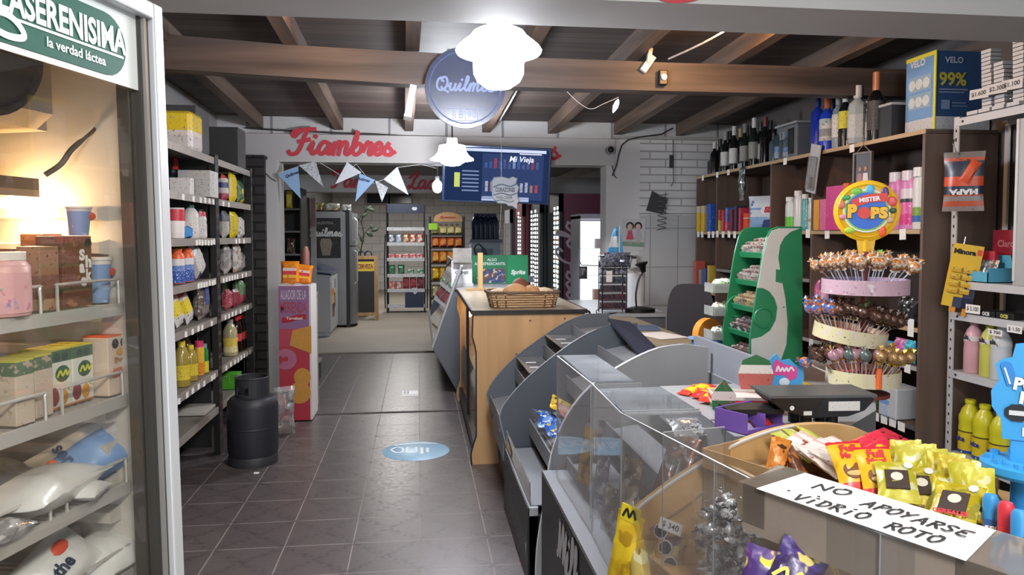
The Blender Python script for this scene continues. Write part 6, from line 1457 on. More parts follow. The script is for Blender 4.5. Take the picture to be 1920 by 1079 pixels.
# ================================================================ white slotted shelving, nearest on the right
t = thing('white_shelf_unit', 'white slotted metal shelving beside the brown shelves', 'shelf', (2.86, 3.7, 0))
WM = M('c6c7c8', .4, nz=(6, .06)); SLOT = M('2c2c2e', .6)
for i, (y, x) in enumerate(((-.0, 0), (-1.15, 0))):
    b = B(); b.box(-.002, .002, y - .02, y + .02, 0, 2.13); b.box(-.002, .035, y + .018, y + .021, 0, 2.13)
    for k in range(40): b.box(-.0028, -.0018, y - .005, y + .005, .06 + k * .051, .075 + k * .051, 1)
    b.o('post', [WM, SLOT], t)
b = B(); b.box(.3, .335, -.66, -.62, .9, 2.1); b.box(.3, .302, -1.17, -1.13, 0, 2.1); b.box(.3, .302, -.02, .02, 0, 2.1); b.o('rear_post', WM, t)
wz = {'a': 2.12, 'b': 1.255, 'c': 1.085, 'd': .77, 'e': .325}
for k, z in wz.items():
    b = B(); b.box(-.004, .3, -1.15, 0, z - .003, z); b.box(-.005, -.002, -1.15, .0, z - .04, z + .0); b.box(.296, .3, -1.15, 0, z - .03, z)
    s = b.o('shelf_board', WM, t); b = B(); b.cyl(.007, 0, .002, 8, T=face_at((-.006, -.05, z - .02), (-1, 0, 0))); b.o('bolt', SLOT, s)
b = B(); b.box(.34, .345, -1.3, .0, 0, 2.6); b.o('back_panel', M('38302d', .6), t)
WX = 2.86
def onw(o, px, k, dx=.05, rz=R(-90), dz=0):
    p = at(px, 441, X=WX + dx); o.location = (p.x, p.y, wz[k] + .0012 + dz); o.rotation_euler = (o.rotation_euler.x, o.rotation_euler.y, rz); return o
for px, c, cl, l in ((1832, 'd0a0aa', 'd8b4ba', 'pink cleaning bottle with paler shoulder'), (1863, 'c8c860', 'd0cc3c', 'yellow cleaning bottle between the pink and white ones'), (1884, 'c8ccd0', 'd4d8da', 'white cleaning bottle on the white shelf')):
    o = onw(bottle('cleaner_bottle', l, 'bottle', 'deterg', .095, .27, M(c, .35), M(cl, .4), PRINT([(0, c), (.3, 'd8d4d4')], 2, '4a4a50', .4, 20, .62), z0=.6, z1=.72, capr=.22, caph=.06, n=18), px, 'd', .06)
    txt('ala', .04, M('3a3a40', .5), fr((0, -.0485, .19), (1, 0, 0), (0, 0, 1)), o, bold=.05)
for i, (px, l) in enumerate(((1829, 'yellow bleach bottle with blue band, furthest of three on the low white shelf'), (1857, 'yellow bleach bottle with blue band, middle of three on the low white shelf'), (1890, 'yellow bleach bottle behind the blue sweet stand'))):
    o = onw(bottle('bleach_bottle', l, 'bottle', 'deterg', .108, .29, M('d2cc2c', .3), M('d2cc2c', .3), PRINT([(0, '2c4aa0'), (.14, 'd8c02c'), (.94, '4a4420')], 2, 'e0d860', .4, 16, .64), z0=.03, z1=.44, capr=.22, caph=.06, n=18), px, 'e', .07 - .012 * i)
    txt('vice', .06, M('2c3a8c', .5), fr((0, -.0555, .085), (1, 0, 0), (0, 0, 1)), o, bold=.05, shear=.3)
t2 = onw(thing('display_box', 'open light blue display box holding silver sachets on the white shelf', 'box'), 1850, 'b', .07)
CY = M('5ab0d0', .4)
b = B(); b.box(-.1, .1, -.07, .07, 0, .004); b.box(-.1, .1, -.07, -.066, 0, .055); b.box(-.1, .1, .066, .07, 0, .1); b.box(-.1, -.096, -.07, .07, 0, .075); b.box(.096, .1, -.07, .07, 0, .075)
b.prism([(-.1, .1), (.1, .1), (.085, .14), (-.085, .14)], .004, T=fr((0, .07, 0), (1, 0, 0), (0, 0, 1))); b.o('tray', CY, t2)
for k in range(4): b = B(); b.pillow(.075, .1, .015, 5, 5, 0, TR(-.05 + .025 * k, -.02 + .01 * k, .065, .2, R(75)), .06, .2, k); b.o('sachet', FOIL('c8cacc', '7a7e84', None, 30, .2, .5), t2)
t2 = onw(thing('sign_block', 'red telephone-card sign with white notice on the white shelf', 'sign'), 1890, 'b', .16); b = B(); b.box(-.09, .09, -.01, .01, 0, .27); b.o('board', M('8c2030', .4), t2); txt('Claro', .11, M('b87880', .5), fr((0, -.011, .2), (1, 0, 0), (0, 0, 1)), t2)
b = B(); b.box(-.12, .0, -.07, -.05, .05, .16); b.o('red_box', M('b82c3c', .4), t2); b = B(); b.box(-.11, -.03, -.073, -.07, .06, .1); b.o('notice', PAPER, t2)
t2 = onw(thing('steel_cabinet', 'tall pale metal cabinet edge standing past the red telephone-card sign', 'cabinet'), 1938, 'b', .05); b = B(); b.box(-.06, .06, -.05, .2, 0, .8); b.o('cabinet_body', M('b0b0ae', .4), t2); b = B(); b.box(-.06, -.045, -.055, -.05, .02, .8); b.o('door_edge', M('d0d0ce', .4), t2)
for px, w, l, wd in ((1870, .11, 'black rolling-paper box further along the white shelf', 'OCB'), (1905, .11, 'black rolling-paper box with yellow lettering at the picture edge', 'OCB')):
    o = onw(pack('paper_box', l, 'box', w, .1, .03, M('161618', .4)), px, 'c', .04); txt(wd, .05, M('d8d8d4' if px < 1900 else 'c8c85a', .5), fr((0, -.0512, .015), (1, 0, 0), (0, 0, 1)), o, bold=.06)
def card(px, py, w, h, text, label, X=WX - .02, rz=-90, col=INK):
    p = at(px, py, X=X); t3 = thing('price_card', label, 'card', p, R(rz)); b = B(); b.box(-w / 2, w / 2, -.001, .001, -h / 2, h / 2); b.o('card', PAPER, t3); txt(text, w * .8, col, fr((0, -.0018, 0), (1, 0, 0), (0, 0, 1)), t3, h=h * .6); return t3
card(1824, 580, .1, .045, '$ 3.100', 'white handwritten price card in front of the black paper boxes')
card(1866, 624, .09, .03, '$ 700', 'clear-edged price card above the pink cleaning bottle'); card(1902, 618, .09, .035, '$ 1.50', 'clear-edged price card above the white cleaning bottle')
# cigarette stacks
CG = PRINT([(0, '4a4a4c'), (.16, 'c8c9ca')], 2, '8a8b8d', .5, 60, .6)
def stack(px, n, lab, dx=.05, tilt=0, ctop=2.121):
    base = at(px, 441, X=WX + dx)
    for k in range(n):
        p0 = CGP if k or lab[0] else CGP
        o = dup(CGP, (base.x, base.y + tilt * k, ctop + .001 + k * .0205), R(-90) + random.uniform(-.05, .05), lab % ('topmost' if k == n - 1 else 'lowest' if k == 0 else ORD[k] + ' from the bottom'), 'cigarette packs on the white shelf')
CGP = pack('cigarette_pack', 'white cigarette pack lying alone behind the price strip', 'pack', .064, .06, .0195, CG, bev=0); CGP['group'] = 'cigarette packs on the white shelf'
onw(CGP, 1815, 'a', .12)
stack(1853, 16, 'white cigarette pack in the tallest stack, %s', .06, .0012); stack(1877, 12, 'white cigarette pack in the shorter stack beside the tallest, %s', .06, .0015); stack(1912, 16, 'white cigarette pack in the stack at the picture edge, %s', .05, .001)
t2 = thing('wire_spring', 'coiled wire pack holder between the cigarette stacks', 'holder', at(1895, 441, X=WX + .07)); t2.location.z = 2.121
b = B(); b.tube([(.025 * math.cos(a), .03 * math.sin(a), .01 + a * .0045) for a in [k * .35 for k in range(110)]], .002, 4); b.o('coil', STEEL, t2)
for px, py, txt_, l in ((1836, 176, '$1.600', 'handwritten strip price nearest the blue carton'), (1870, 166, '$2.300', 'handwritten strip price in the middle'), (1898, 158, '$1.100', 'handwritten strip price towards the picture edge')):
    p = at(px, py, X=WX - .012); t3 = thing('price_card', 'white ' + l, 'card', (p.x, p.y, p.z), R(-90)); b = B(); b.box(-.065, .065, -.002, .002, -.025, .025, 0, Matrix.Rotation(R(3), 4, 'Y')); b.o('card', M('d0d0ce', .5), t3); txt(txt_, .1, M('3a3a3c', .5), fr((0, -.003, 0), (1, 0, 0), (0, 0, 1)), t3, h=.026)
for i, px in enumerate((1824, 1846, 1872, 1900)):
    o = onw(pack('cigarette_pack', 'white cigarette pack under the price strip, %s from the blue carton' % ORD[i], 'pack', .075, .05, .022, CG, 'cigarette packs on the white shelf', bev=0), px, 'a', .015)
# glove pack and battery cards on the post
p = at(1762, 345, X=WX - .03)
t2 = thing('glove_pack', 'clear pack of orange rubber gloves hung upside down on the white post', 'pack', (p.x, 3.6, p.z), R(-40))
b = B(); b.pillow(.19, .31, .035, 8, 8, 0, TR(0, 0, 0, 0, PI / 2), .04, .25, 12); b.o('glove_bag', PRINT([(0, '8a7f7a'), (.08, 'b8563c'), (.17, '8a8480'), (.25, 'b05038'), (.28, '262c44'), (.42, 'd0522e'), (.58, '3a3c48'), (.66, '2e3448'), (.84, 'b8583c'), (.9, '77716e')], 2, '3c3432', .3, 16, .6), t2)
txt('MAPA', .13, M('dcdcdc', .5), fr((0, -.021, -.055), (-1, 0, 0), (0, 0, -1)), t2, h=.03, bold=.06)
b = B(); b.tube(catmull([(-.02, 0, .12), (-.05, -.02, .2), (-.04, .03, .23)], 4), .004, 5); b.o('hook', STEEL, t2)
b = B(); b.pillow(.05, .12, .02, 5, 6, 0, TR(.03, -.022, .05, .2, PI / 2, .5), .05, .2, 3); b.o('glove_picture', M('d8542c', .4), t2)
p = at(1770, 513, X=WX - .02)
t2 = thing('razor_card', 'yellow and navy card of razors hanging askew on the white post', 'card', (p.x, 3.6, p.z), R(-40))
L = Matrix.Rotation(R(9), 4, 'Y')
b = B(); b.box(-.07, .07, -.002, .002, -.175, .16, 0, L); rc = b.o('backing_card', M('d8b024', .45), t2)
b = B(); b.box(.02, .0705, -.0032, -.0022, -.1755, .02, 0, L); b.box(-.02, .07, -.0032, -.0022, -.1755, -.12, 0, L); b.o('navy_field', M('2c3252', .45), rc)
txt('Minora', .1, INK, L @ fr((-.01, -.0035, .12), (1, 0, 0), (0, 0, 1)), rc, bold=.06)
b = B(); b.box(.045, .065, -.0035, -.0022, .11, .14, 0, L); b.o('red_mark', M('d8442c', .5), rc)
for r in range(4):
    for c in range(2): b = B(); b.box(-.055 + c * .055, -.01 + c * .055, -.02, -.002, -.1 + r * .037, -.074 + r * .037, 0, L); b.o('razor', PRINT([(0, 'c89a20'), (.6, 'd8b83a')], 2, '3a3424', .4, 40, .58), t2)
b = B(); b.box(-.03, .0, -.014, -.002, -.2, -.176, 0, L); b.box(.03, .05, -.014, -.002, -.215, -.176, 0, L); b.o('orange_handles', M('d88a24', .4), t2)
b = B(); b.tube([(0, 0, .15), (.01, 0, .2)], .003, 5); b.o('hook', STEEL, t2)
# ================================================================ wooden bakery case
t = thing('bakery_case', 'plywood-sided bakery display case with glass front, carrying the bread basket', 'counter', (0, 4.81, 0))
PLY = WOOD('a8845a', 'c09a6e', 2, .45, 4); TRIM = M('1e1c1b', .4)
pf = [(.335, .0), (.33, .07), (.345, .13), (.365, .19), (.365, .74), (.355, .79), (.34, .84), (.345, .995), (1.085, .995), (1.085, .0)]
YB = 1.93
for y in (0, YB - .025):
    b = B(); b.prism(pf, .025, T=fr((0, y + .025, 0), (1, 0, 0), (0, 0, 1))); s = b.o('side_panel', PLY, t)
    if y == 0:
        b = B(); [b.cyl(.007, 0, .002, 8, T=fr((x, -.0005, z), (1, 0, 0), (0, 0, 1))) for x, z in ((.72, .94), (.95, .95), (.63, .72))]; b.o('screw_heads', M('5a4632', .5), s)
b = B(); b.tube([(x, -.002, z) for x, z in pf[:8]], .005, 6); b.o('black_edging', TRIM, t)
b = B(); b.box(.34, 1.1, -.012, YB, .996, 1.01); b.box(.335, .345, -.014, YB, .985, 1.012, 1); b.box(.335, 1.1, -.016, -.010, .985, 1.012, 1); b.box(1.09, 1.1, -.014, YB, .985, 1.012, 1); b.o('case_top', [M('a89c88', .3), TRIM], t)
b = B(); b.tube(catmull([(1.09, -.0, 1.0), (1.115, -.004, .99), (1.12, -.002, .93), (1.1, .0, .93)], 5), .008, 6); b.o('loose_edging', TRIM, t)
b = B(); b.box(.372, .376, .03, YB - .03, .12, .985); b.o('glass_front', CLEAR('f0ece6', .4, .03), t)
b = B(); b.box(.355, .38, .02, YB - .02, .04, .12); b.box(.355, .375, .025, YB - .02, .965, .995); b.box(.36, .38, .9, .93, .12, .97); b.o('glass_frame', TRIM, t)
b = B(); b.box(.39, 1.06, .03, YB - .03, .1, .12); b.o('floor_board', PLY, t)
b = B(); b.box(.4, 1.06, .03, YB - .03, .5, .515); b.o('shelf_board', M('8a7a64', .5), t)
b = B(); b.box(1.04, 1.06, .03, YB - .03, .12, .98); b.o('back_panel', M('8c8478', .5), t)
b = B(); b.box(.42, 1.05, .05, YB - .05, .0, .1); b.o('plinth', BLACK, t)
b = B(); b.ell((.435, 1.66, .82), (.026, .026, .034), 12); b.o('bulb', GLOW('ffc880', 22), t)
l = lamp('bakery_case_light', 'POINT', (.52, 1.6, .80), 6.0, (1, .75, .45), .03); l.parent = t
for i, (x, y, z, w, h, c, l) in enumerate(((.5, .25, .516, .22, .2, 'c8a878', 'bag of bread rolls on the case shelf, nearest the plywood side'), (.52, .62, .516, .2, .16, 'c0a888', 'bag of bread on the case shelf, second from the plywood side'), (.5, .3, .121, .26, .26, 'b8a48c', 'big paper bread bag at the bottom of the case'), (.52, 1.1, .516, .22, .18, 'b89a70', 'bag of bread on the case shelf, furthest in'))):
    o = bag('bread_bag', l, 'bag', w, h, .16, M(c, .6, nz=(14, .3), bump=(12, .6)), seed=i + 70); o.location = (x + .06, 4.81 + y, z + .001); o.rotation_euler = (0, 0, R(-90))
# basket of bread
t = thing('bread_basket', 'oblong wicker basket of bread rolls on the bakery case', 'basket', (.70, 5.06, 1.0105), R(2))
def rrect(w, d, z, r=.05, n=40, off=0, ph=0):
    out = []
    for k in range(n):
        a = 2 * PI * k / n; c, s = math.cos(a), math.sin(a)
        x = w / 2 * abs(c) ** .35 * (1 if c > 0 else -1); y = d / 2 * abs(s) ** .35 * (1 if s > 0 else -1)
        o_ = off * (1 if (k + ph) % 2 else -1)
        m = math.hypot(x, y); out.append((x * (1 + o_ / m), y * (1 + o_ / m), z))
    return out
WK = M('a58660', .6, nz=(60, .35)); WK2 = M('5a4330', .6, nz=(60, .3))
b = B()
for j in range(6): b.tube(rrect(.42 + .05 * j / 5, .26 + .03 * j / 5, .012 + j * .016, n=56, off=.004, ph=j), .0075, 5, 0, None, True)
b.o('woven_side', WK, t)
b = B()
for k in range(0, 56, 4):
    p0, p1 = rrect(.43, .27, 0, n=56)[k], rrect(.47, .29, .1, n=56)[k]; b.tube([p0, p1], .006, 5)
b.o('stakes', WK2, t)
b = B()
for ph in (0, 1): b.tube(rrect(.48, .3, .103 + .004 * ph, n=56, off=.005, ph=ph), .009, 5, 0, None, True)
b.o('rim', WK2, t)
b = B(); b.prism([(x, y) for x, y, z in rrect(.42, .26, 0)], .006); b.o('basket_floor', WK2, t)
BRD = [('c09468', .09, .06), ('7a4e38', .085, .07), ('b88a5c', .08, .05), ('c8a478', .09, .05), ('d8c8a8', .1, .05), ('c4a070', .08, .05), ('d0bc98', .09, .045)]
BN = ['pale roll at the front left of the bread basket', 'dark brown loaf standing highest in the basket', 'golden roll in front of the dark loaf', 'pale bread near the basket middle', 'floury pale bread at the right of the basket', 'golden roll at the back of the basket', 'floury bread at the left end of the basket']
for i, ((c, w, h), (x, y, z)) in enumerate(zip(BRD, ((-.05, -.05, .1), (-.01, .02, .125), (.055, -.05, .1), (.09, .05, .08), (.15, -.02, .08), (-.08, .06, .08), (-.15, 0, .08)))):
    b = B(); b.ell((0, 0, 0), (w, w * .7, h), 16); b.ell((0, 0, h * .25), (w * .6, w * .35, h * .83), 12)
    o = tag(b.o('bread_roll', M(c, .7, nz=(25, .25), bump=(30, .3))), BN[i], 'bread', 'bread in the basket'); o.location = (.70 + x, 5.06 + y, 1.0105 + z); o.rotation_euler = (R(10 * (i % 3) - 10), R(8 * (i % 2)), i)
# round sticker on the floor and a paper scrap
c0 = at(780, 846, Z=0)
b = B(); b.lathe([(0, .0006), (.232, .0006), (.23, .0018), (0, .0018)], 40); o = b.o('floor_sticker', M('8fb6cf', .35)); o.location = c0
tag(o, 'round pale blue sticker on the tiled floor', 'sticker')
b = B()
for pts in ([(-.17, .05), (-.13, .1), (-.09, .05), (-.1, -.03), (-.14, -.03), (-.17, .03)], [(-.06, .09), (-.06, -.04), (.0, -.04), (.0, .08)]): b.ribbon(pts, .014, .0024, 0, None, 4)
b.ribbon([(-.15, .15), (.0, .18), (.14, .16)], .02, .0024, 0, None, 4); b.ribbon([(.04, .06), (.04, -.08)], .02, .0024, 0, None, 0); b.ribbon([(.08, .05), (.08, -.05)], .02, .0024, 0, None, 0); b.o('sticker_print', M('d4dde2', .4), o)
b = B(); b.box(-.075, .075, -.08, .1, 0, .0015); b.box(-.075, .075, -.135, -.095, 0, .0015); o = b.o('floor_label', M('d5d6d8', .4)); o.location = at(769, 737, Z=0); tag(o, 'small white label stuck on the aisle floor', 'label')
b = B()
for x in (-.05, -.02): b.box(x - .008, x + .008, -.05, .08, .0015, .002)
b.o('label_print', M('7a7c84', .5), o)
b = B(); b.cb((0, 0, .002), (.03, .02, .004)); o = b.o('paper_scrap', PAPER); o.location = at(481, 888, Z=0); tag(o, 'tiny white paper scrap on the floor by the gas cylinder', 'scrap')
# ================================================================ stepped sweet counters along the aisle
GD = M('50545a', .45, nz=(5, .08)); GM = M('76787c', .45, nz=(5, .08)); GLt = M('9c9da0', .45, nz=(3, .05)); ACR = CLEAR('ffffff', .4, .028); ACRE = M('9ea2a4', .25)
BLKF = M('1f2022', .45)
PA = [(.50, .02), (.47, .28), (.425, .47), (.425, .52), (.47, .6), (.6, .735), (.78, .865), (.93, .955), (1.06, 1.0), (1.2, 1.0), (1.2, .02)]
def curve2(p, keep): # smooth the arched front of a side panel
    q = catmull([(x, z, 0) for x, z in p[:keep]], 4); return [(v.x, v.y) for v in q] + p[keep:]
def panel(y, prof, mat, parent, th=.022, edge=None):
    b = B(); pr = curve2(prof, len(prof) - 2); b.prism(pr, th, T=fr((0, y + th, 0), (1, 0, 0), (0, 0, 1)))
    o = b.o('side_panel', mat, parent)
    if edge: b = B(); b.tube([(x, y, z) for x, z in pr[:-1] if x < 1.0], .0042, 5); b.o('panel_edging', edge, o)
    return o
def steps(y0, y1, parent, mat, lst, lip=True):
    for x0, x1, z0, z1 in lst:
        b = B(); v = [(x0, y0, z0), (x1, y0, z1), (x1, y1, z1), (x0, y1, z0)]
        b.add(v + [(a, c, d - .012) for a, c, d in v], [(0, 1, 2, 3), (7, 6, 5, 4), (0, 4, 5, 1), (1, 5, 6, 2), (2, 6, 7, 3), (3, 7, 4, 0)])
        b.box(x0 - .006, x0, y0, y1, z0 - .05, z0 + .035)
        b.o('step_tray', mat, parent)
t = thing('sweets_counter', 'dark grey stepped sweets counter against the bakery case', 'counter', (0, 0, 0))
panel(4.62, PA, GD, t, edge=M('6a7078', .4)); 
steps(4.03, 4.62, t, GM, [(.44, .6, .47, .5), (.6, .78, .64, .67), (.78, .96, .78, .81), (.96, 1.16, .9, .92)])
b = B(); b.box(.50, 1.18, 4.03, 4.62, .02, .42); b.o('base', BLKF, t)
b = B(); b.box(.455, .50, 4.03, 4.62, .26, .45); b.o('front_lip', GM, t)
for x0, x1, z in ((.6, .76, .735), (.78, .95, .872)):
    b = B(); b.box(x0, x1, 4.05, 4.6, z, z + .004); o = b.o('clear_lid', CLEAR('b4b8bc', 1.2, .35, .1, '8c9094'), t)
    b = B(); [b.box(x0 + .03, x0 + .09, y, y + .03, z + .0045, z + .0055) for y in (4.2, 4.36)]; b.o('white_mark', M('c8c8c8', .5), o)
t = thing('sweets_counter', 'grey stepped sweets counter with a gum name on its black base', 'counter', (0, 0, 0))
PB = [(.52, .02), (.49, .26), (.44, .46), (.435, .53), (.48, .61), (.6, .735), (.78, .875), (.93, .965), (1.06, 1.01), (1.2, 1.01), (1.2, .02)]
panel(4.0, PB, M('43474d', .45), t, edge=M('7a7e84', .4))
steps(3.1, 4.0, t, GM, [(.60, .8, .46, .56), (.8, .98, .7, .76), (.98, 1.18, .86, .9)])
b = B(); b.box(.50, 1.18, 3.1, 4.0, .0, .30); b.o('base', BLKF, t)
b = B(); b.box(.46, .50, 3.1, 4.0, .30, .335); b.box(.455, .462, 3.1, 4.0, .0, .335, 1); b.o('front_lip', [GLt, BLKF], t)
b = B(); b.box(.47, .62, 3.12, 3.98, .335, .34); b.box(.465, .47, 3.12, 3.98, .335, .44, 1); b.o('gutter_tray', [GM, CLEAR('dfe3e6', 1.2, .12)], t)
txt('beldent', .62, M('56585c', .5), fr((.4545, 3.42, .155), (0, -1, 0), (0, 0, 1)), t, h=.16, bold=.02)
b = B(); b.ribbon([(-.2, .0), (-.1, -.05), (.05, -.06), (.2, -.02)], .014, .0008, 0, fr((.4545, 3.42, .06), (0, -1, 0), (0, 0, 1)), 5); b.o('smile_mark', M('6a4448', .5), t)
b = B(); b.box(.62, .8, 3.5, 3.505, .47, .6); b.box(.6, .61, 3.12, 3.98, .47, .56); b.o('clear_divider', ACR, t)
# bars in its lowest step
BAR = [FOIL('2c5aa8', '3c72c4', 'c8b83c', 28, .25, .3), FOIL('c8a83c', 'd8c05a', '3a3a2a', 28, .25, .3), FOIL('2850a0', '6a94d0', 'd8dce0', 28, .25, .3), FOIL('c4707a', 'b89a98', None, 20, .25, .2)]
random.seed(21)
def sweet(name, label, cat, w, h, d, mat, loc, rot, group=None, seed=0, nx=6, ny=8):
    b = B(); b.pillow(w, h, d, nx, ny, 0, None, .07, .12, seed, True); o = tag(b.o(name, mat), label, cat, group); o.location = loc; o.rotation_euler = rot; return o
k = 0
for i in range(5):
    for j in range(2):
        y = 3.2 + i * .15; x = .67 + j * .08
        sweet('gum_packet', '%s gum packet in the grey step, %s from the near end, %s line' % (['blue', 'gold', 'bright blue', 'pinkish'][k % 4], ORD[i], 'front' if j == 0 else 'rear'), 'packet', .11, .16, .04, BAR[k % 4], (x, y, .53 + .045 * j + .02), (R(20 + 15 * j), R(-25), R(70 + 25 * (k % 3))), 'gum packets in the grey counter', k); k += 1
# chocolate counter with acrylic cover
t = thing('sweets_counter', 'grey counter with a chocolate brand on its black front and an acrylic cover', 'counter', (0, 0, 0))
PC = [(.47, .0), (.475, .2), (.505, .4), (.535, .6), (.6, .76), (.7, .88), (.84, .97), (.98, 1.03), (1.1, 1.045), (1.2, 1.03), (1.2, .02)]
panel(2.98, PC, GLt, t, edge=M('b4b6b8', .4))
b = B(); b.box(.50, .89, 1.92, 2.98, .0, .53); b.box(.495, .502, 1.92, 2.98, .02, .53, 1); b.o('base', [GD, BLKF], t)
b = B(); b.box(.492, .545, 1.92, 2.95, .53, .545); b.o('front_ledge', GM, t)
b = B(); brush(b, 'Milka', fr((.4935, 2.62, .34), (0, -1, 0), (0, 0, 1)), .17, .026, 0, .15, .95); b.o('brand_lettering', M('b4b4b6', .5), t)
steps(1.94, 2.96, t, GM, [(.6, .76, .56, .58), (.76, .89, .7, .72)])
b = B(); b.box(.545, .89, 1.94, 2.96, .53, .54); b.o('tray_floor', GM, t)
def acrylic(name, pts, parent, label=None):
    """upright clear sheet along plan points, with a bright top edge"""
    b = B(); b2 = B()
    for (x0, y0), (x1, y1) in zip(pts, pts[1:]):
        d = Vector((x1 - x0, y1 - y0, 0)).normalized(); n = Vector((-d.y, d.x, 0)) * .002
        a, c = Vector((x0, y0, 0)), Vector((x1, y1, 0))
        v = [q + s * n + Vector((0, 0, z)) for z in (ACB, ACT) for s in (-1, 1) for q in (a, c)]
        b.add(v, [(0, 1, 5, 4), (2, 6, 7, 3), (0, 4, 6, 2), (1, 3, 7, 5), (4, 5, 7, 6), (0, 2, 3, 1)])
        b2.tube([(x0, y0, ACT), (x1, y1, ACT)], .0019, 5); b2.tube([(x0, y0, ACB), (x0, y0, ACT)], .0014, 5)
    o = b.o(name, ACR, parent); b2.o('sheet_edge', ACRE, o); return o
ACT, ACB = 1.03, .55
acrylic('acrylic_front', [(.532, 2.84), (.541, 2.29)], t); acrylic('acrylic_front', [(.541, 2.285), (.528, 1.9)], t)
for y, x1 in ((2.84, .66), (2.28, .7), (1.92, .75)):
    ACB = .6; acrylic('acrylic_divider', [(.535, y), (x1, y)], t)
ACB = .55
for y0, y1, x0, x1, dz in ((2.31, 2.83, .545, .68, .0), (1.93, 2.27, .55, .76, -.015)):
    b = B(); b.box(x0, x1, y0, y1, ACT + dz, ACT + dz + .004); b.o('acrylic_top', CLEAR('d8dce0', 1.4, .2, .03, 'c0c4c8'), t)
GOLD = FOIL('c8a040', 'b08a3c', '6a5a3c', 26, .25, .3)
for i, (x, y, z, w, h, m, l, r) in enumerate((
    (.60, 2.62, .70, .09, .2, GOLD, 'golden chocolate bag standing behind the far acrylic sheet', (R(80), 0, R(-75))), (.61, 2.45, .66, .09, .2, FOIL('4a4c6a', '6a6c88', 'b4b4b8', 24), 'bluish dark packet behind the far acrylic sheet', (R(80), 0, R(-80))),
    (.60, 2.3, .62, .08, .15, FOIL('4a4a3c', '6a6a4a', 'a8a8a0', 24), 'dark olive packet low behind the far acrylic sheet', (R(80), 0, R(-80))), (.65, 2.75, .72, .1, .16, FOIL('7a7c80', 'a0a2a6', '8a3c40', 20), 'silvery packet at the far end of the acrylic case', (R(75), 0, R(-60))),
    (.72, 2.1, .79, .05, .2, FOIL('6a4438', '3c3836', '9a9a9a', 30), 'slim brown and silver bar leaning in the near acrylic case', (R(60), R(12), R(-35))), (.79, 2.12, .80, .05, .19, FOIL('54342c', '7a4a3c', 'b0b0b0', 30), 'slim dark brown bar leaning beside its twin', (R(60), R(8), R(-35))),
    (.67, 1.99, .61, .07, .1, FOIL('9a98b4', 'c8c8d4', None, 40, .2, .2), 'small lilac packet lying in the near acrylic case', (0, 0, R(-40))), (.63, 2.18, .72, .1, .2, FOIL('8a7a6a', '5a5048', 'b4b0a8', 22), 'tall brown grey packet behind the middle acrylic sheet', (R(78), 0, R(-70))),
    (.86, 2.3, .88, .12, .1, FOIL('8c8e92', 'c4c6c8', '5a5c60', 30, .15, .5), 'round silver foil packet on the upper grey step', (R(20), 0, 0)), (.97, 2.2, .9, .12, .1, FOIL('5a5c5e', 'a4a6a8', None, 30, .15, .5), 'grey silver foil packet nearer on the upper grey step', (R(15), R(10), R(30))))):
    sweet('chocolate_packet', l, 'packet', w, h, .03, m, (x, y, z), r, None, i + 5)
# ---------------------------------------------------------------- cash counter: raised ledge behind the sweets
t = thing('cash_counter', 'grey laminate cash counter behind the sweets, carrying the green stand', 'counter', (0, 0, 0))
poly = [(.9, 2.03), (1.22, 2.03), (1.5, 2.28), (1.88, 2.88), (1.88, 3.25), (1.215, 3.25), (1.215, 2.76), (.915, 2.75)]
b = B(); b.prism(poly, .92, 0, None, 1, -.80); b.o('counter_top', [M('98999b', .4, nz=(2, .06)), M('707276', .45)], t)
b = B(); b.prism([(1.22, 2.06), (1.24, 2.06), (1.48, 2.3), (1.86, 2.9), (1.86, 3.2), (1.22, 3.2)], .83, 0, None, None, -.02); b.o('counter_body', M('8a8b8d', .45), t)
b = B(); b.box(1.22, 1.24, 2.5, 3.2, .92, 1.05); b.o('upstand', M('82858c', .45), t)
# ---------------------------------------------------------------- nearest counter: wooden end, acrylic front, open trays
t = thing('candy_counter', 'wood-sided candy counter with clear front, under the cardboard box and warning sheet', 'counter', (0, 0, 0))
PLB = WOOD('b8935f', 'cda873', 2, .5, 4)
PD = [(.53, .02), (.535, .735), (.552, .77), (.604, .812), (.669, .856), (.734, .893), (.823, .94), (.927, .975), (1.017, .99), (1.109, .989), (1.18, .975), (1.215, .96), (1.215, .02)]
panel(1.87, PD, PLB, t, .024, M('c9c8c4', .4))
FR = [(.528, 1.9), (.608, 1.469), (.654, 1.242), (.72, 1.076), (.818, .932), (.93, .8)]
acrylic('acrylic_front', FR[:2], t); acrylic('acrylic_front', FR[1:3], t); acrylic('acrylic_front', FR[2:4], t); acrylic('acrylic_front', FR[3:], t)
b = B(); base = [(x + .012, y) for x, y in FR] + [(1.45, .8), (1.5, 1.4), (1.2, 1.86), (.56, 1.86)]; b.prism(base, .7, 0, None, None, -.0); b.o('base', PLB, t)
IN = [(.74, 1.86), (.80, 1.5), (.84, 1.3), (.9, 1.16), (.99, 1.02), (1.08, .86)]
b = B(); b.prism(IN + [(1.42, .86), (1.46, 1.4), (1.19, 1.86)], .9, 0, None, None, -.885); b.o('tray_board', PLB, t)
b = B()
for (x0, y0), (x1, y1) in zip(IN, IN[1:]):
    b.add([(x0, y0, .7), (x1, y1, .7), (x1, y1, .93), (x0, y0, .93), (x0 + .012, y0 + .005, .7), (x1 + .012, y1 + .005, .7), (x1 + .012, y1 + .005, .93), (x0 + .012, y0 + .005, .93)], [(0, 1, 2, 3), (4, 7, 6, 5), (3, 2, 6, 7)])
b.o('inner_wall', WOOD('9a8468', 'b09a7c', 2, .6, 4), t)
b = B(); b.tube(catmull([(.6, 1.862, .73), (.7, 1.862, .79), (.78, 1.862, .85), (.84, 1.862, .86), (.95, 1.862, .9)], 5), .003, 5); b.o('loose_wire', M('6a5a44', .5), t)
ACB = .705
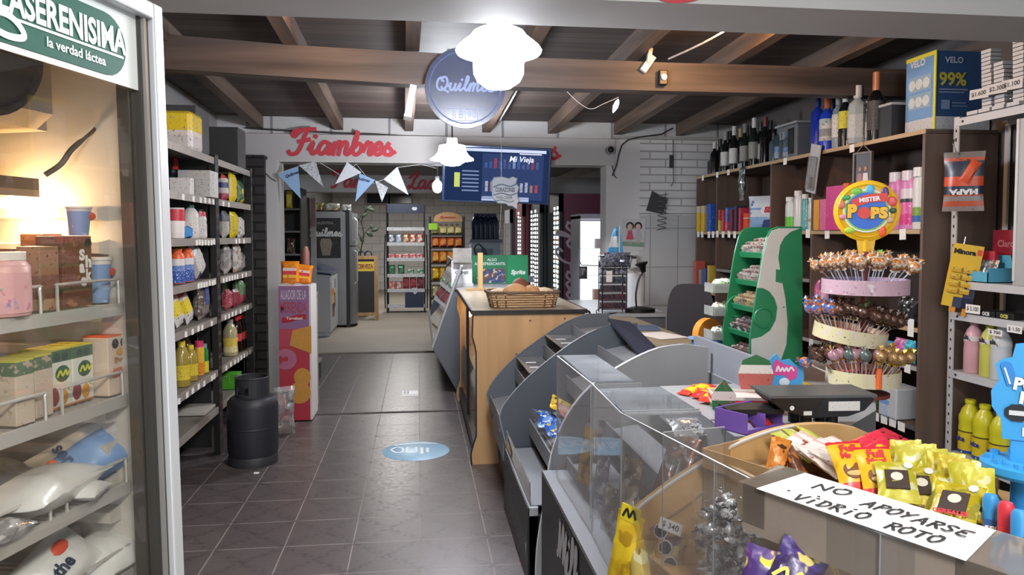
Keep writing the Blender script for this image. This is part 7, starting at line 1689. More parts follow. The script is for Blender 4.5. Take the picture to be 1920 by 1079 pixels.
acrylic('acrylic_divider', [(.575, 1.7), (.74, 1.73)], t); ACB = .55
# clear bin of silver-wrapped sweets
binp = thing('sweets_bin', 'clear acrylic bin heaped with silver-wrapped sweets', 'bin', (.678, 1.575, .702), R(-12))
b = B()
for x0, x1, y0, y1 in ((-.06, -.057, -.1, .1), (.057, .06, -.1, .1), (-.06, .06, -.1, -.097), (-.06, .06, .097, .1)): b.box(x0, x1, y0, y1, 0, .19)
b.box(-.06, .06, -.1, .1, 0, .003); b.o('bin_walls', CLEAR('ffffff', .5, .03), binp)
SV = [FOIL('d4d6d8', '2c2c2e', 'f4f4f4', 60, .3, .3), FOIL('3a3a3c', 'c8cacc', '0c0c0e', 60, .3, .3), FOIL('e4e6e8', 'a4a6aa', None, 50, .25, .35)]
S0 = []
for i in range(3):
    r0 = tag(empty('wrapped_sweet', (0, 0, -5)), 'x', 'sweet', 'silver sweets in the clear bin')
    b = B(); b.ell((0, 0, 0), (.014, .010, .009), 8); b.o('candy', SV[i], r0)
    b = B()
    for s in (-1, 1): b.add([(s * .012, 0, 0), (s * .026, .011, .004), (s * .028, 0, -.003), (s * .026, -.011, .004)], [(0, 1, 2), (0, 2, 3)])
    b.o('twist_ends', SV[(i + 1) % 3], r0); S0.append(r0)
random.seed(9)
n = 0
LAYN = ['bottom layer', 'second layer', 'third layer', 'fourth layer', 'fifth layer', 'sixth layer', 'seventh layer', 'peak']
for L_ in range(10):
    cnt = 12 if L_ < 8 else 7 if L_ == 8 else 3
    for j in range(cnt):
        x = random.uniform(-.045, .045) * (1 if L_ < 8 else .6); y = random.uniform(-.083, .083) * (1 if L_ < 8 else .5)
        src = S0[n % 3]; z = .702 + .014 + L_ * .021
        q = Matrix.Rotation(R(-12), 3, 'Z') @ Vector((x, y, 0))
        o = src if n < 3 else dup(src, (0, 0, 0))
        o.location = (.678 + q.x, 1.575 + q.y, z); o.rotation_euler = (random.uniform(-1, 1), random.uniform(-1, 1), random.uniform(0, 6))
        o['label'] = 'silver and black twist-wrapped sweet heaped in the clear bin'; n += 1
# bags standing behind the clear front
YB_ = FOIL('d8b824', 'c8a41c', 'a88418', 14, .3, .05)
for i, (px, py, Yd, w, h, d, m, l, r) in enumerate((
    (1172, 1035, 1.84, .085, .2, .04, YB_, 'bright yellow sweets bag standing in the corner of the clear front', (R(82), R(6), R(-55))),
    (1205, 1072, 1.79, .08, .15, .04, FOIL('c8b060', '8a7440', 'd8d0a0', 14, .25, .05), 'golden clear bag beside the bright yellow one', (R(80), R(-10), R(-50))),
    (1255, 1035, 1.76, .08, .11, .045, FOIL('c8a860', '9a7a40', '5a2c2c', 14, .3, .05), 'amber sweets bag with black warning seals', (R(75), R(8), R(-45))),
    (1432, 1085, 1.24, .08, .1, .04, FOIL('4a3470', '6a3c8c', 'd8d03c', 16, .3, .05), 'purple and yellow sweets bag under the cardboard box', (R(70), R(12), R(-30))),
    (1490, 1080, 1.2, .085, .11, .04, FOIL('3a2c58', '4a3a78', 'c8b870', 20, .3, .05), 'dark purple sweets bag with yellow script under the cardboard box', (R(60), R(25), R(-30))))):
    p = at(px, py, Y=Yd); o = sweet('sweets_bag', l, 'bag', w, h, d, m, p, r, None, i + 30, 8, 10)
    if i == 0: b = B(); b.box(-.03, .03, .08, .12, .004, .008); b.o('header_label', M('d8c42c', .4), o); b = B(); b.ribbon([(-.02, -.01), (-.01, .01), (0, -.008), (.01, .012), (.02, -.006)], .007, .009, 0, TR(0, .1, 0), 5); b.o('script_mark', INK, o)
    if i == 2:
        for k, (x, y) in enumerate(((-.022, .045), (.0, .012), (.022, -.02))): b = B(); b.cyl(.019, .028, .033, 8, (x, y, 0)); b.cyl(.0165, .033, .034, 8, (x, y, 0), 1); s_ = b.o('warning_seal', [M('d8d8d8', .4), INK], o)
        b = B(); b.cb((.0, .065, .034), (.06, .028, .001)); c_ = b.o('price_tag', PAPER, o); txt('$ 340', .045, INK, TR(0, .065, .0352), c_)
    if i == 4: b = B(); b.ribbon([(-.035, -.02), (-.02, .0), (-.01, -.02), (.005, .005), (.015, -.015), (.035, .01)], .006, .028, 0, None, 5); b.ribbon([(-.03, -.04), (.035, -.03)], .006, .028, 0, None, 0); b.o('script_mark', M('d8cc4a', .5), o)
# cardboard box with the warning sheet
cA, cB, cC, cD = Vector((.618, 1.297, 1.031)), Vector((.753, 1.37, 1.031)), Vector((.93, 1.02, 1.031)), Vector((.80, .925, 1.031))
CARD = M('8f8378', .75, nz=(7, .08), bump=(60, .1)); TAPE = CLEAR('c8bfb4', 1.6, .25, .08, 'a89c90')
t = thing('cardboard_box', 'long flat cardboard box laid over the counter edge under the warning sheet', 'box')
b = B(); e1 = (cD - cA).normalized(); 
q = [cA - e1 * .03, cB - e1 * .06, cC + e1 * .06, cD + e1 * .1]
b.add([v for v in q] + [v + Vector((0, 0, -.088)) for v in q], [(0, 3, 2, 1), (4, 5, 6, 7), (0, 1, 5, 4), (1, 2, 6, 5), (2, 3, 7, 6), (3, 0, 4, 7)]); b.o('box_body', CARD, t)
nn = Vector((-e1.y, e1.x, 0)); nn = -nn if nn.x > 0 else nn
b = B(); 
for f0, f1 in ((-.1, .05), (.86, 1.2)):
    a0 = cA + e1 * ((cD - cA).length * f0); a1 = cA + e1 * ((cD - cA).length * f1); w_ = cB - cA
    b = B(); b.add([a0 + nn * .0015 + Vector((0, 0, .0015)), a1 + nn * .0015 + Vector((0, 0, .0015)), a1 + w_ * 1.0 + Vector((0, 0, .0015)), a0 + w_ * 1.0 + Vector((0, 0, .0015)), a0 + nn * .0015 - Vector((0, 0, .07)), a1 + nn * .0015 - Vector((0, 0, .07))], [(0, 1, 2, 3), (0, 4, 5, 1)]); b.o('packing_tape', TAPE, t)
t2 = tag(empty('warning_sheet', (cA + cB + cC + cD) / 4 + Vector((0, 0, .003))), 'white paper handwritten NO APOYARSE VIDRIO ROTO on the cardboard box', 'notice')
o_ = t2.location.copy(); ex = (cD - cA).normalized(); ey = Vector((-ex.y, ex.x, 0))
P0 = [at(x, y, Z=1.0335) - o_ for x, y in ((1418, 917), (1509, 888), (1867, 996), (1811, 1053))]
b = B(); b.add([p + Vector((0, 0, .0008)) for p in P0] + [p for p in P0], [(0, 3, 2, 1), (4, 5, 6, 7), (0, 1, 5, 4), (1, 2, 6, 5), (2, 3, 7, 6), (3, 0, 4, 7)]); b.o('sheet', M('f4f3f0', .8), t2)
def hand(word, px0, py0, px1, py1, up):
    """marker capitals along a base line given by two points of the sheet"""
    a = at(px0, py0, Z=1.0345); c = at(px1, py1, Z=1.0345); ln = (c - a).length; ux = (c - a) / ln; uy = Vector((-ux.y, ux.x, 0))
    b = B(); k = ln / (len(word) * .8 - .15)
    x = 0
    for ch in word:
        for st in K[ch]: b.ribbon([(x + px * k, py * up) for px, py in st], .0052, .0004 + .00001 * x, 0, fr(a - o_, ux, uy), 5)
        x += .8 * k
    b.o('marker_word', M('2a2a2e', .7), t2)
hand('NO', 1522, 916, 1588, 932, .034); hand('APOYARSE', 1612, 948, 1812, 1011, .034); hand('VIDRIO', 1484, 936, 1620, 976, .034); hand('ROTO', 1655, 990, 1758, 1022, .034)
b = B(); b.cyl(.003, 0, .0008, 8, T=Matrix.Translation(at(1479, 921, Z=1.0345) - o_)); b.cyl(.003, 0, .0008, 8, T=Matrix.Translation(at(1535, 932, Z=1.0345) - o_)); b.o('ink_dots', M('2a2a2e', .7), t2)
# ---------------------------------------------------------------- open trays of bars behind the sheet
Z0 = .901
FA, FB_ = Vector((.447, -.894, 0)), Vector((.894, .447, 0))
def fld(u, v, z=0): q = Vector((.76, 1.62, Z0 + z)) + FA * u + FB_ * v; return q
CB2 = M('a3855e', .7, nz=(8, .12)); 
t = thing('cardboard_tray', 'open cardboard tray holding the bars on the candy counter', 'tray')
b = B()
def wall(p, q, z0, z1, th=.004):
    d = (q - p).normalized(); n = Vector((-d.y, d.x, 0)) * th / 2
    v = [w + s * n + Vector((0, 0, z)) for z in (z0, z1) for s in (-1, 1) for w in (p, q)]
    b.add(v, [(0, 1, 5, 4), (2, 6, 7, 3), (0, 4, 6, 2), (1, 3, 7, 5), (4, 5, 7, 6), (0, 2, 3, 1)])
cs = [fld(-.2, .06), fld(.33, .06), fld(.33, .44), fld(-.2, .44)]
for i in range(4): wall(cs[i], cs[(i + 1) % 4], 0, .05 if i != 2 else .045)
wall(fld(-.02, .06), fld(-.02, .44), 0, .04)
b.o('tray_walls', CB2, t)
b = B(); b.add([c + Vector((0, 0, .001)) for c in cs] + [c + Vector((0, 0, -.0005)) for c in cs], [(0, 1, 2, 3), (7, 6, 5, 4), (0, 4, 5, 1), (1, 5, 6, 2), (2, 6, 7, 3), (3, 7, 4, 0)]); b.o('tray_floor', CB2, t)
def bar(px, py, z, w, h, d, m, label, rz, tilt=0, roll=0, name='candy_bar', cat='candy bar', seed=0, group=None):
    p = at(px, py, Z=z); return sweet(name, label, cat, w, h, d, m, p, (R(tilt), R(roll), R(rz)), group, seed or int(px + py), 8, 10)
ORB = FOIL('c8782c', 'd88a3c', '5a3420', 26, .3, .1); BRB = FOIL('6a4430', '8a5a3c', 'c8783c', 26, .3, .1)
LG = FOIL('c8cc5c', 'd8d888', None, 18, .3, .1); PKW = PRINT([(0, 'e0d4cc'), (.3, 'e8dcd4'), (.72, 'dcb4ac')], 0, 'b8444c', .3, 26, .63, 0, '8a4a38'); RDB = PRINT([(0, 'd02c44'), (.35, 'd83048'), (.7, 'c82840')], 1, 'efe6e6', .3, 40, .64, 0, '241c1e')
bar(1459, 858, .955, .05, .1, .03, ORB, 'orange-brown bar standing at the left end of the cardboard tray', -20, 60, 15); bar(1480, 866, .94, .05, .1, .025, ORB, 'orange-brown bar lying against the standing one', 5, 50, -20); bar(1492, 872, .94, .04, .1, .022, BRB, 'dark brown bar tucked beside the orange-brown ones', 25, 55, 10)
for i, (px, py) in enumerate(((1490, 838), (1510, 832), (1530, 826))): bar(px, py, .96 + .004 * i, .05, .12, .02, LG, 'pale lime wrapper at the back of the pink and white bars, %s from the left' % ORD[i], 30, 25, 10 * i, group='pale lime wrappers')
for i, (px, py, rz) in enumerate(((1520, 848, 25), (1535, 840, 32), (1552, 848, 36), (1566, 856, 40), (1580, 850, 44), (1594, 848, 30), (1545, 866, 20), (1572, 872, 34))): bar(px, py, .965 - .003 * (i > 5), .06, .13, .022, PKW, 'white and pink bar in the fanned heap, %s from the left' % ORD[i], rz, 20, -14 + 3 * i, group='white and pink bars')
for i, (px, py, rz, z) in enumerate(((1642, 824, -70, .99), (1655, 838, -62, .985), (1628, 838, -75, .98), (1690, 846, -60, .98), (1672, 856, -66, .975), (1702, 858, -50, .97))): bar(px, py, z, .055, .125, .024, RDB, 'red bar with black lettering in the middle heap, %s from the left' % ORD[(1, 3, 0, 4, 2, 5)[i]], rz, 10, 12, group='red bars')
FM = PRINT([(0, 'd83030'), (.13, 'e8b420'), (.86, 'e0ac1c'), (.93, 'c82838')], 1, 'c89018', .28, 20, .66)
for i, (px, py, rz) in enumerate(((1594, 873, -14), (1644, 884, -22))):
    o = bar(px, py, .985, .075, .125, .03, FM, 'yellow and red peanut biscuit with red words, %s of two' % ('left' if i == 0 else 'right'), rz, 38, -6)
    txt('Full', .035, M('c82c2c', .4), TR(.003, .035, .0158), o, bold=.06); txt('Maní', .042, M('c82c2c', .4), TR(.003, .016, .0158), o, bold=.06)
    b = B(); b.ell((0, -.02, .013), (.022, .022, .0035), 16); b.o('biscuit_picture', M('7a4a24', .6), o); b = B(); b.ell((0.002, -.03, .0155), (.02, .007, .002), 12); b.o('filling_picture', M('c8b070', .6), o)
bar(1660, 862, .97, .07, .12, .03, FM, 'yellow and red peanut biscuit half hidden behind the two front ones', -40, 20, 10)
LIM = FOIL('b4ac2c', 'c4bc48', 'd0cc9a', 16, .28, .1); LIM2 = FOIL('b4a01e', 'c4b43a', '9a9030', 22, .28, .15)
for i in range(20):
    u = i / 19; px = 1694 + 142 * u; py = 872 + 52 * u + 6 * math.sin(i * 2.1)
    bar(px, py, .975 + .012 * math.sin(i * 1.7), .06, .11, .018, LIM if i % 3 else LIM2, 'lime yellow bar filed on edge at the back of the tray, %s from the left' % ORD[i], -35 + 6 * math.sin(i), 62 + 8 * math.sin(i * 1.3), 10 * math.sin(i * 2.3), group='lime bars filed on edge', seed=i + 200)
COOK2 = M('3a2a22', .6, nz=(40, .3))
for i, (px, py, rz, w) in enumerate(((1682, 905, -30, .08), (1728, 916, -28, .06), (1752, 910, -35, .06), (1792, 948, -52, .085), (1810, 934, -40, .06), (1706, 896, -25, .06), (1770, 926, -45, .06))):
    o = bar(px, py, .985 if i in (0, 3) else .972, w, .11, .028, LIM if i % 2 == 0 else LIM2, 'lime yellow bar lying in front of the filed ones, %s from the left' % ORD[(0, 2, 3, 5, 6, 1, 4)[i]], rz, 30, -4, group='lime bars lying in front')
    if i in (0, 1, 3):
        b = B(); b.cb((0, -.005, .0145), (w * .55, .05, .003)); l_ = b.o('dark_label', COOK2, o); b = B(); b.ell((0, .002, .016), (.012, .012, .001), 12); b.o('cookie_picture', M('d0c8b8', .5), l_)
        if i == 3: txt('CEREALES', .06, M('c83a4a', .4), TR(0, -.034, .0165), o, h=.011, bold=.05)
        b = B(); b.cyl(.009, .013, .0145, 8, (w * .3, .036, 0)); b.o('warning_seal', M('c8c8c4', .5), o)
for i, (px, py) in enumerate(((1838, 905), (1836, 925), (1832, 948), (1838, 965))): bar(px, py, .97, .05, .09, .03, FOIL('3a3a34', 'c8c060', '8a8a7a', 26, .25, .2), 'dark and lime wrapped bar at the right end of the tray, %s from the back' % ORD[i], 20 * i, 30, 10, group='dark bars at the tray end')
# ---------------------------------------------------------------- counter-top things
p = at(1500, 765, Y=2.2)
t = thing('counter_scale', 'black flat counter scale seen from behind with a white rating label', 'scale', (1.185, 2.17, .921), R(-4))
b = B(); b.prism([(-.12, .065), (-.15, .09), (-.145, .1), (.15, .1), (.16, .092), (.13, .06), (.08, .043), (-.04, .04)], .02, T=fr((0, -.1, 0), (1, 0, 0), (0, 0, 1)), back=.12); s = b.o('scale_body', M('19191b', .3, coat=.3), t, bev=.004)
b = B(); b.box(-.158, .165, -.125, .03, .1, .108); b.o('weighing_plate', M('6a6b6d', .3, .5), t)
b = B(); [b.cyl(.018, 0, .045, 12, (x, y, 0)) for x in (-.03, .05) for y in (-.08, -.0)]; b.o('foot', BLACK, t)
b = B(); b.box(.02, .115, -.1213, -.1205, .06, .088); rl = b.o('rating_label', PRINT([(0, 'dcdcda')], 2, '6a6a6c', .5, 90, .6), t)
b = B(); b.box(-.055, -.03, -.1213, -.1205, .048, .06); b.o('small_label', M('e0e0de', .5), t)
b = B(); b.cyl(.007, 0, .001, 10, T=fr((-.09, -.1206, .07), (1, 0, 0), (0, 0, 1))); b.o('white_screw_cap', WHITE, t)
b = B(); b.box(-.27, -.1, -.09, .0, .045, .06); b.o('display_arm', M('1c1c1e', .35), t)
# red and yellow packets, gum carton, purple box
p = at(1290, 735, Z=.922)
for i, (px, py, rz, m) in enumerate(((1295, 733, -58, 0), (1304, 728, -62, 1), (1314, 728, -50, 0), (1324, 730, -40, 1), (1332, 735, -35, 0), (1340, 738, -30, 2), (1350, 742, -28, 2), (1318, 738, -55, 1), (1330, 745, -45, 0))):
    bar(px, py, .932 + .003 * (i % 3), .05, .1, .018, [PRINT([(0, 'd83a2c'), (.3, 'e8c22c'), (.75, 'd83a2c')], 1, 'b02820', .28, 30, .62), PRINT([(0, 'c82c34'), (.5, 'e0b82c'), (.6, 'c82c34')], 1, 'f0e0d0', .28, 30, .64), PRINT([(0, 'c8303c')], 1, 'e8d8d8', .28, 34, .6)][m], 'red and yellow packet in the little heap on the ledge, %s from the left' % ORD[i], rz, 8, 0, 'sweet_packet', 'packet', group='red and yellow packets')
t = thing('gum_carton', 'open red and green striped gum carton on the ledge', 'carton', (1.07, 2.36, .9215), R(-12))
ST = PRINT([(0, '2c6a3c'), (.3, 'e4dcd4'), (.5, 'c83038'), (.8, 'd8d0c8')], 2, 'd8b83c', .4, 26, .62)
b = B(); b.box(-.1, .1, -.07, -.066, 0, .05); b.box(-.1, .1, .066, .07, 0, .05); b.box(-.1, -.096, -.066, .066, 0, .05); b.box(.096, .1, -.066, .066, 0, .05); b.o('carton_side', ST, t)
b = B(); b.box(-.1, .1, -.07, .07, 0, .003); b.box(-.09, .09, -.02, .064, .003, .04); b.o('carton_floor', M('d4c4bc', .6), t)
b = B(); b.prism([(-.05, 0), (.05, 0), (.06, .05), (.045, .1), (0, .12), (-.045, .1), (-.06, .05)], .003, T=fr((.06, .068, .05), (1, 0, 0), (0, 0, 1))); b.o('raised_header', PRINT([(0, 'b8625a'), (.45, 'e0d8d0'), (.7, '2c6a3c')], 2, '8a2c34', .4, 30, .6), t)
b = B(); b.prism([(-.035, 0), (.035, 0), (.04, .05), (.0, .1), (-.04, .05)], .003, T=fr((-.075, -.073, .01), (1, 0, 0), (0, 0, 1))); b.o('front_crest', PRINT([(0, '2c6a3c'), (.3, 'd8c8c0'), (.6, '2c6a3c')], 2, 'c83038', .4, 40, .58), t)
t = thing('purple_box', 'open purple divided sweets box in front of the gum carton', 'box', (.985, 2.12, .9215), R(28))
PU = M('7a5ab4', .5)
b = B(); b.box(-.085, .085, -.06, .06, 0, .003); b.box(-.085, .085, -.06, -.056, 0, .014); b.box(-.085, .085, .056, .06, 0, .06); b.box(-.085, -.081, -.056, .056, 0, .06); b.box(.081, .085, -.056, .056, 0, .05); b.box(-.002, .002, -.056, .056, 0, .05); b.o('box_walls', PU, t)
for x, c, l in ((-.04, 'b4a8d0', 'lilac sweet in the purple box'), (.045, 'd83a44', 'red sweet in the purple box')):
    q = Matrix.Rotation(R(28), 3, 'Z') @ Vector((x, -.01, 0)); sweet('sweet_packet', l, 'packet', .05, .08, .02, FOIL(c, '5a3a44', None, 40, .3, .2), (.985 + q.x, 2.12 + q.y, .945), (R(25), 0, R(30)), None, 3)
t = thing('blue_header_box', 'little blue sweets box with pink wavy header in front of the green stand', 'box', (1.34, 2.6, .9215), R(-5))
b = B(); b.prism([(-.07, 0), (.06, 0), (.075, .05), (.07, .09), (.04, .1), (.02, .12), (-.01, .115), (-.03, .14), (-.055, .12), (-.06, .06)], .004, T=fr((0, 0, 0), (1, 0, 0), (0, 0, 1))); h_ = b.o('header', M('4aa4e0', .45), t)
b = B(); b.prism([(-.04, .06), (-.045, .1), (-.03, .12), (.0, .1), (.03, .095), (.05, .085), (.045, .05), (.02, .04), (.0, .06)], .003, T=fr((0, -.004, 0), (1, 0, 0), (0, 0, 1))); b.o('pink_splash', M('e04a9a', .45), h_); b = B(); b.ribbon([(-.034, .0), (-.028, .018), (-.02, .0), (-.012, .012), (-.005, .0), (.003, .012), (.01, .0), (.02, .014), (.03, .002)], .007, .0, 0, fr((.003, -.0075, .076), (1, 0, 0), (0, 0, 1)), 5); b.o('script_mark', M('f0e8f0', .5), h_)
b = B(); b.ell((.0, -.006, .035), (.02, .003, .016), 10); b.o('tooth_picture', M('dfe6ee', .5), h_)
b = B(); b.box(-.07, .06, .0, .1, 0, .04); b.o('box_body', M('4aa4e0', .45), t)
sweet('sweet_packet', 'olive packet lying beside the blue header box', 'packet', .05, .11, .02, FOIL('b8a03c', '8a7a3c', 'd8d0a0', 26, .3, .1), (1.44, 2.62, .935), (R(10), 0, R(70)), None, 8)
# ---------------------------------------------------------------- green stand
GX, GY, GZ = 1.29, 2.8, .921
t = thing('green_stand', 'tall green and white sweets stand with sloping trays on the cash counter', 'stand', (GX, GY, GZ))
GR = M('1f7a4e', .35, nz=(6, .08)); CRM = M('c8c3ba', .5, nz=(12, .1))
def gp(x, y): p = at(1300 + x / 2.997, 400 + y / 2.997, Y=GY); return (p.x - GX, p.z - GZ)
outl = [gp(*q) for q in ((325, 985), (318, 850), (318, 700), (345, 520), (365, 380), (390, 230), (415, 130), (440, 90), (475, 75), (610, 75), (614, 300), (612, 960), (600, 972))]
outl = [(x, max(z, 0)) for x, z in outl]
for y, nm_ in ((0, 'near'), (.262, 'far')):
    b = B(); b.prism(outl, .012, T=fr((0, y + .012, 0), (1, 0, 0), (0, 0, 1))); sp = b.o('side_panel', GR, t, bev=.003)
    T = fr((0, y - .0005, 0), (1, 0, 0), (0, 0, 1))
    if nm_ == 'near':
        Wp = [gp(*q) for q in ((335, 975), (326, 850), (325, 708), (380, 695), (430, 660), (462, 600), (470, 530), (455, 480), (425, 440), (390, 422), (358, 420), (370, 360), (392, 230), (416, 140), (442, 98), (478, 85), (600, 85), (545, 105), (510, 135), (485, 180), (475, 250), (490, 350), (515, 480), (528, 620), (520, 740), (482, 850), (420, 930))]
        b = B(); b.prism([(x, max(z, .002)) for x, z in Wp], .003, T=T); b.o('white_swoosh', CRM, sp)
        c = gp(395, 588); b = B(); b.tube([(c[0] + .038 * math.cos(a * PI / 14), c[1] + .038 * math.sin(a * PI / 14), .001) for a in range(28)], .005, 6, 0, T, True); b.o('round_boss', GR, sp)
        c = gp(568, 950); b = B(); b.box(c[0] - .02, c[0] + .02, c[1] - .012, c[1] + .012, 0, .002, 0, T); b.o('stuck_label', PRINT([(0, 'd4d4d2')], 2, '5a4a4c', .5, 80, .6), sp)
        c = gp(505, 528); b = B(); b.cyl(.004, 0, .004, 10, (c[0], c[1], 0), 0, T); b.o('screw', M('8a8c8a', .4, .5), sp)
        q = [gp(*v) for v in ((462, 315), (500, 320), (495, 395), (460, 385))]; b = B(); b.prism(q, .004, T=T); b.o('green_patch', GR, sp)
    else:
        b = B(); b.tube([(.07 + .045 * math.cos(a * PI / 14), .27 + .045 * math.sin(a * PI / 14), -.0) for a in range(28)], .005, 6, 0, fr((0, y, 0), (1, 0, 0), (0, 0, 1)), True); b.o('round_boss', GR, sp)
b = B(); b.box(.2, .21, .012, .262, 0, .6); b.o('back_panel', M('16523a', .5), t)
TZ = [.50, .385, .28, .175, .06]; BOXC = [('8c867e', 'b4aca0'), ('8a6a68', 'b0a49c'), ('7a7a84', 'a8905c'), ('c8c6c2', '3a3a3c'), ('8a544c', '54403c')]
for k, z in enumerate(TZ):
    x0 = .085 - .075 * (1 - z / .55) if z < .55 else .09
    Tt = Matrix.Translation((x0 + .005, .137, z - .01)) @ Matrix.Rotation(R(-22), 4, 'Y')
    b = B(); b.box(0, .14, -.122, .122, -.004, 0, 0, Tt); b.box(-.004, 0, -.122, .122, -.004, .02, 0, Tt); tr_ = b.o('tray', GR, t)
    b = B(); b.box(.005, .12, -.112, .112, .001, .035, 0, Tt); [b.box(.004 + .02 * j, .018 + .02 * j, -.1 + .01 * (j % 3), .09, .035, .045 + .006 * (j % 2), 1, Tt) for j in range(5)]
    b.o('sweet_box', [FOIL(BOXC[k][0], BOXC[k][1], '5a5a5c', 34, .4, .05), FOIL(BOXC[k][1], '6a4a4c', 'c8c4c0', 50, .3, .1)], tr_)
# trays on the far side and the tape dispenser
t = thing('clip_tray_stand', 'narrow stand of clear clip-on trays behind the green stand', 'stand', (1.31, 3.12, .921))
b = B(); b.tube([(.06, 0, 0), (.06, 0, .45)], .008, 6); b.box(0.0, .12, -.06, .06, 0, .012); b.o('pole', M('3a3c3e', .4), t)
for k, (z, c) in enumerate(((.33, '9ab48c'), (.23, 'b4a888'), (.125, 'a88a88'))):
    b = B(); b.box(-.05, .08, -.05, .05, z, z + .004, 0); b.box(-.055, -.05, -.05, .05, z, z + .04); b.box(-.05, .08, -.054, -.05, z, z + .04); tr_ = b.o('clear_tray', CLEAR('d8dcd8', 1.3, .4, .05, 'c8ccc4'), t)
    b = B(); b.pillow(.1, .09, .05, 6, 6, 0, TR(.01, 0, z + .03), .05, .3, k); b.o('tray_contents', FOIL(c, 'd8d8d0', '4a4a48', 40, .3, .1), tr_)
t = thing('tape_dispenser', 'blue tape dispenser with an orange disc behind the ledge', 'dispenser', (1.325, 3.3, .921), R(20))
b = B(); b.box(-.07, .07, -.03, .03, .0, .1); b.box(-.085, .075, -.035, .035, .1, .112, 1); b.o('dispenser_body', [M('2c7ab4', .4), M('7aa0c4', .4)], t)
b = B(); b.cyl(.075, -.02, .02, 24, T=Matrix.Translation((0, 0, .12)) @ Matrix.Rotation(PI / 2, 4, 'X')); b.o('tape_disc', M('d8862c', .5), t)
b = B(); b.box(-.03, .02, -.05, -.03, .03, .09); b.o('light_blue_clip', M('3a9ad8', .4), t)
b = B(); b.tube(catmull([(1.0, 3.2, .935), (1.1, 3.3, .98), (1.2, 3.26, 1.0), (1.26, 3.25, .96)], 6), .005, 5); b.tube(catmull([(1.02, 3.1, .93), (1.1, 3.03, .99), (1.18, 3.1, .95), (1.25, 3.1, .93)], 6), .004, 5); tag(b.o('loose_cable', M('3c3c3e', .5)), 'dark cable lying over the grey counter panel', 'cable')
# ---------------------------------------------------------------- lollipop stand
LX, LY, LZ = 1.59, 2.5, .921
YEL = M('e8b41c', .35)
t = thing('lollipop_stand', 'three-tier lollipop stand topped by a round yellow sign', 'stand', (LX, LY, LZ), R(-32))
b = B(); b.lathe([(0, 0), (.09, 0), (.09, .012), (.02, .02), (0, .02)], 24); b.tube([(0, 0, .01), (0, 0, .52)], .012, 8); b.o('pole', M('7a3a34', .5), t)
TI = [(.40, .145, 0, 0, 'b', 0), (.225, .125, -.045, -5, 'r', -9), (.075, .125, -.0, 0, 'r', 0)]
tiers = []
for z, r, dx, _, kd, tilt in TI:
    T = Matrix.Translation((dx, 0, z)) @ Matrix.Rotation(R(-tilt), 4, 'Y')
    b = B(); b.lathe([(r - .004, -.03), (r, -.03), (r, .022), (r - .003, .022), (r - .003, -.02)], 36, T=T)
    bd = b.o('tier_band', PRINT([(0, 'c9a8b4' if kd == 'b' else 'd8cfa4'), (.5, 'c4a2b0' if kd == 'b' else 'd4c8a8')], 0, '8a5a78' if kd == 'b' else '6a4a4c', .35, 26, .6, 0, 'd8c8cc'), t)
    b = B(); b.lathe([(0, -.008), (r - .004, -.008), (r - .004, .0), (0, .004)], 36, T=T)
    for k in range(22): a = k * 2.4; rr = .02 + .0045 * k; b.cyl(.005, .0, .0055, 6, (rr * math.cos(a), rr * math.sin(a), 0), 1, T)
    b.o('tier_plate', [M('3a5cc4' if kd == 'b' else 'd8685c', .4), M('8a3a34', .5)], t); tiers.append(T)
b = B(); b.cyl(.009, -.02, .05, 8, (.05, -.122, .07)); b.o('orange_clip', M('e8682c', .4), t)
dz = .665
b = B(); b.lathe([(0, -.012), (.1, -.012), (.109, -.006), (.109, .006), (.1, .012), (0, .012)], 40, T=Matrix.Translation((0, 0, dz)) @ FRONT); ds = b.o('round_sign', YEL, t)
b = B(); b.lathe([(.088, .011), (.094, .015), (.098, .011)], 40, T=Matrix.Translation((0, 0, dz)) @ FRONT); b.o('sign_rim', YEL, ds)
b = B(); b.prism([(-.018, .0), (.018, 0), (.034, .12), (-.034, .12)], .012, T=fr((0, .006, dz - .2), (1, 0, 0), (0, 0, 1))); b.tube([(0, 0, .40), (0, 0, dz - .1)], .011, 8); b.o('sign_neck', YEL, t)
FS = lambda x, z, k=0: fr((x * 1.24, -.0175 - .0012 * k, dz + z * 1.24), (1, 0, 0), (0, 0, 1)) @ Matrix.Diagonal((1.24, 1.24, 1, 1))
b = B(); b.cyl(.062, 0, .001, 32, T=FS(0, 0)); b.o('sign_white_ring', M('e4e4e0', .4), ds)
b = B(); b.cyl(.058, 0, .0012, 32, T=FS(0, 0)); b.o('sign_green_ring', M('8cc44a', .4), ds)
b = B(); b.cyl(.053, 0, .0024, 32, T=FS(0, 0)); b.o('sign_blue_field', M('2c68c8', .4), ds)
for x, z, rx, rz_, c in ((-.03, .065, .02, .012, '7ac04a'), (.01, .07, .016, .018, '5ab0d8'), (.055, .06, .012, .02, '5a3a78'), (.075, .03, .018, .018, 'e05a5a'), (.078, -.0, .013, .01, '3a5a3c'), (-.075, .02, .014, .014, 'c87a5a'), (-.07, -.02, .014, .01, 'd88a9a'), (.05, -.07, .012, .02, 'e8582c'), (-.05, -.065, .018, .012, 'a8d03c'), (-.062, .045, .016, .01, '4a9a5a'), (.07, -.03, .014, .012, 'd8b08a')):
    b = B(); b.ell((x * 1.06, -.017, dz + z * 1.06), (rx, .004, rz_), 10); b.o('fruit_picture', M(c, .4), ds)
b = B(); b.ribbon([(-.035, -.004), (0, .003), (.04, .0)], .024, .0034, 0, FS(0.005, .032) @ Matrix.Rotation(R(8), 4, 'Z'), 4); b.o('red_banner', M('d83a34', .4), ds)
txt('MISTER', .055, M('f0ece8', .4), FS(.008, .033, 4) @ Matrix.Rotation(R(6), 4, 'Z'), ds, h=.013, bold=.04)
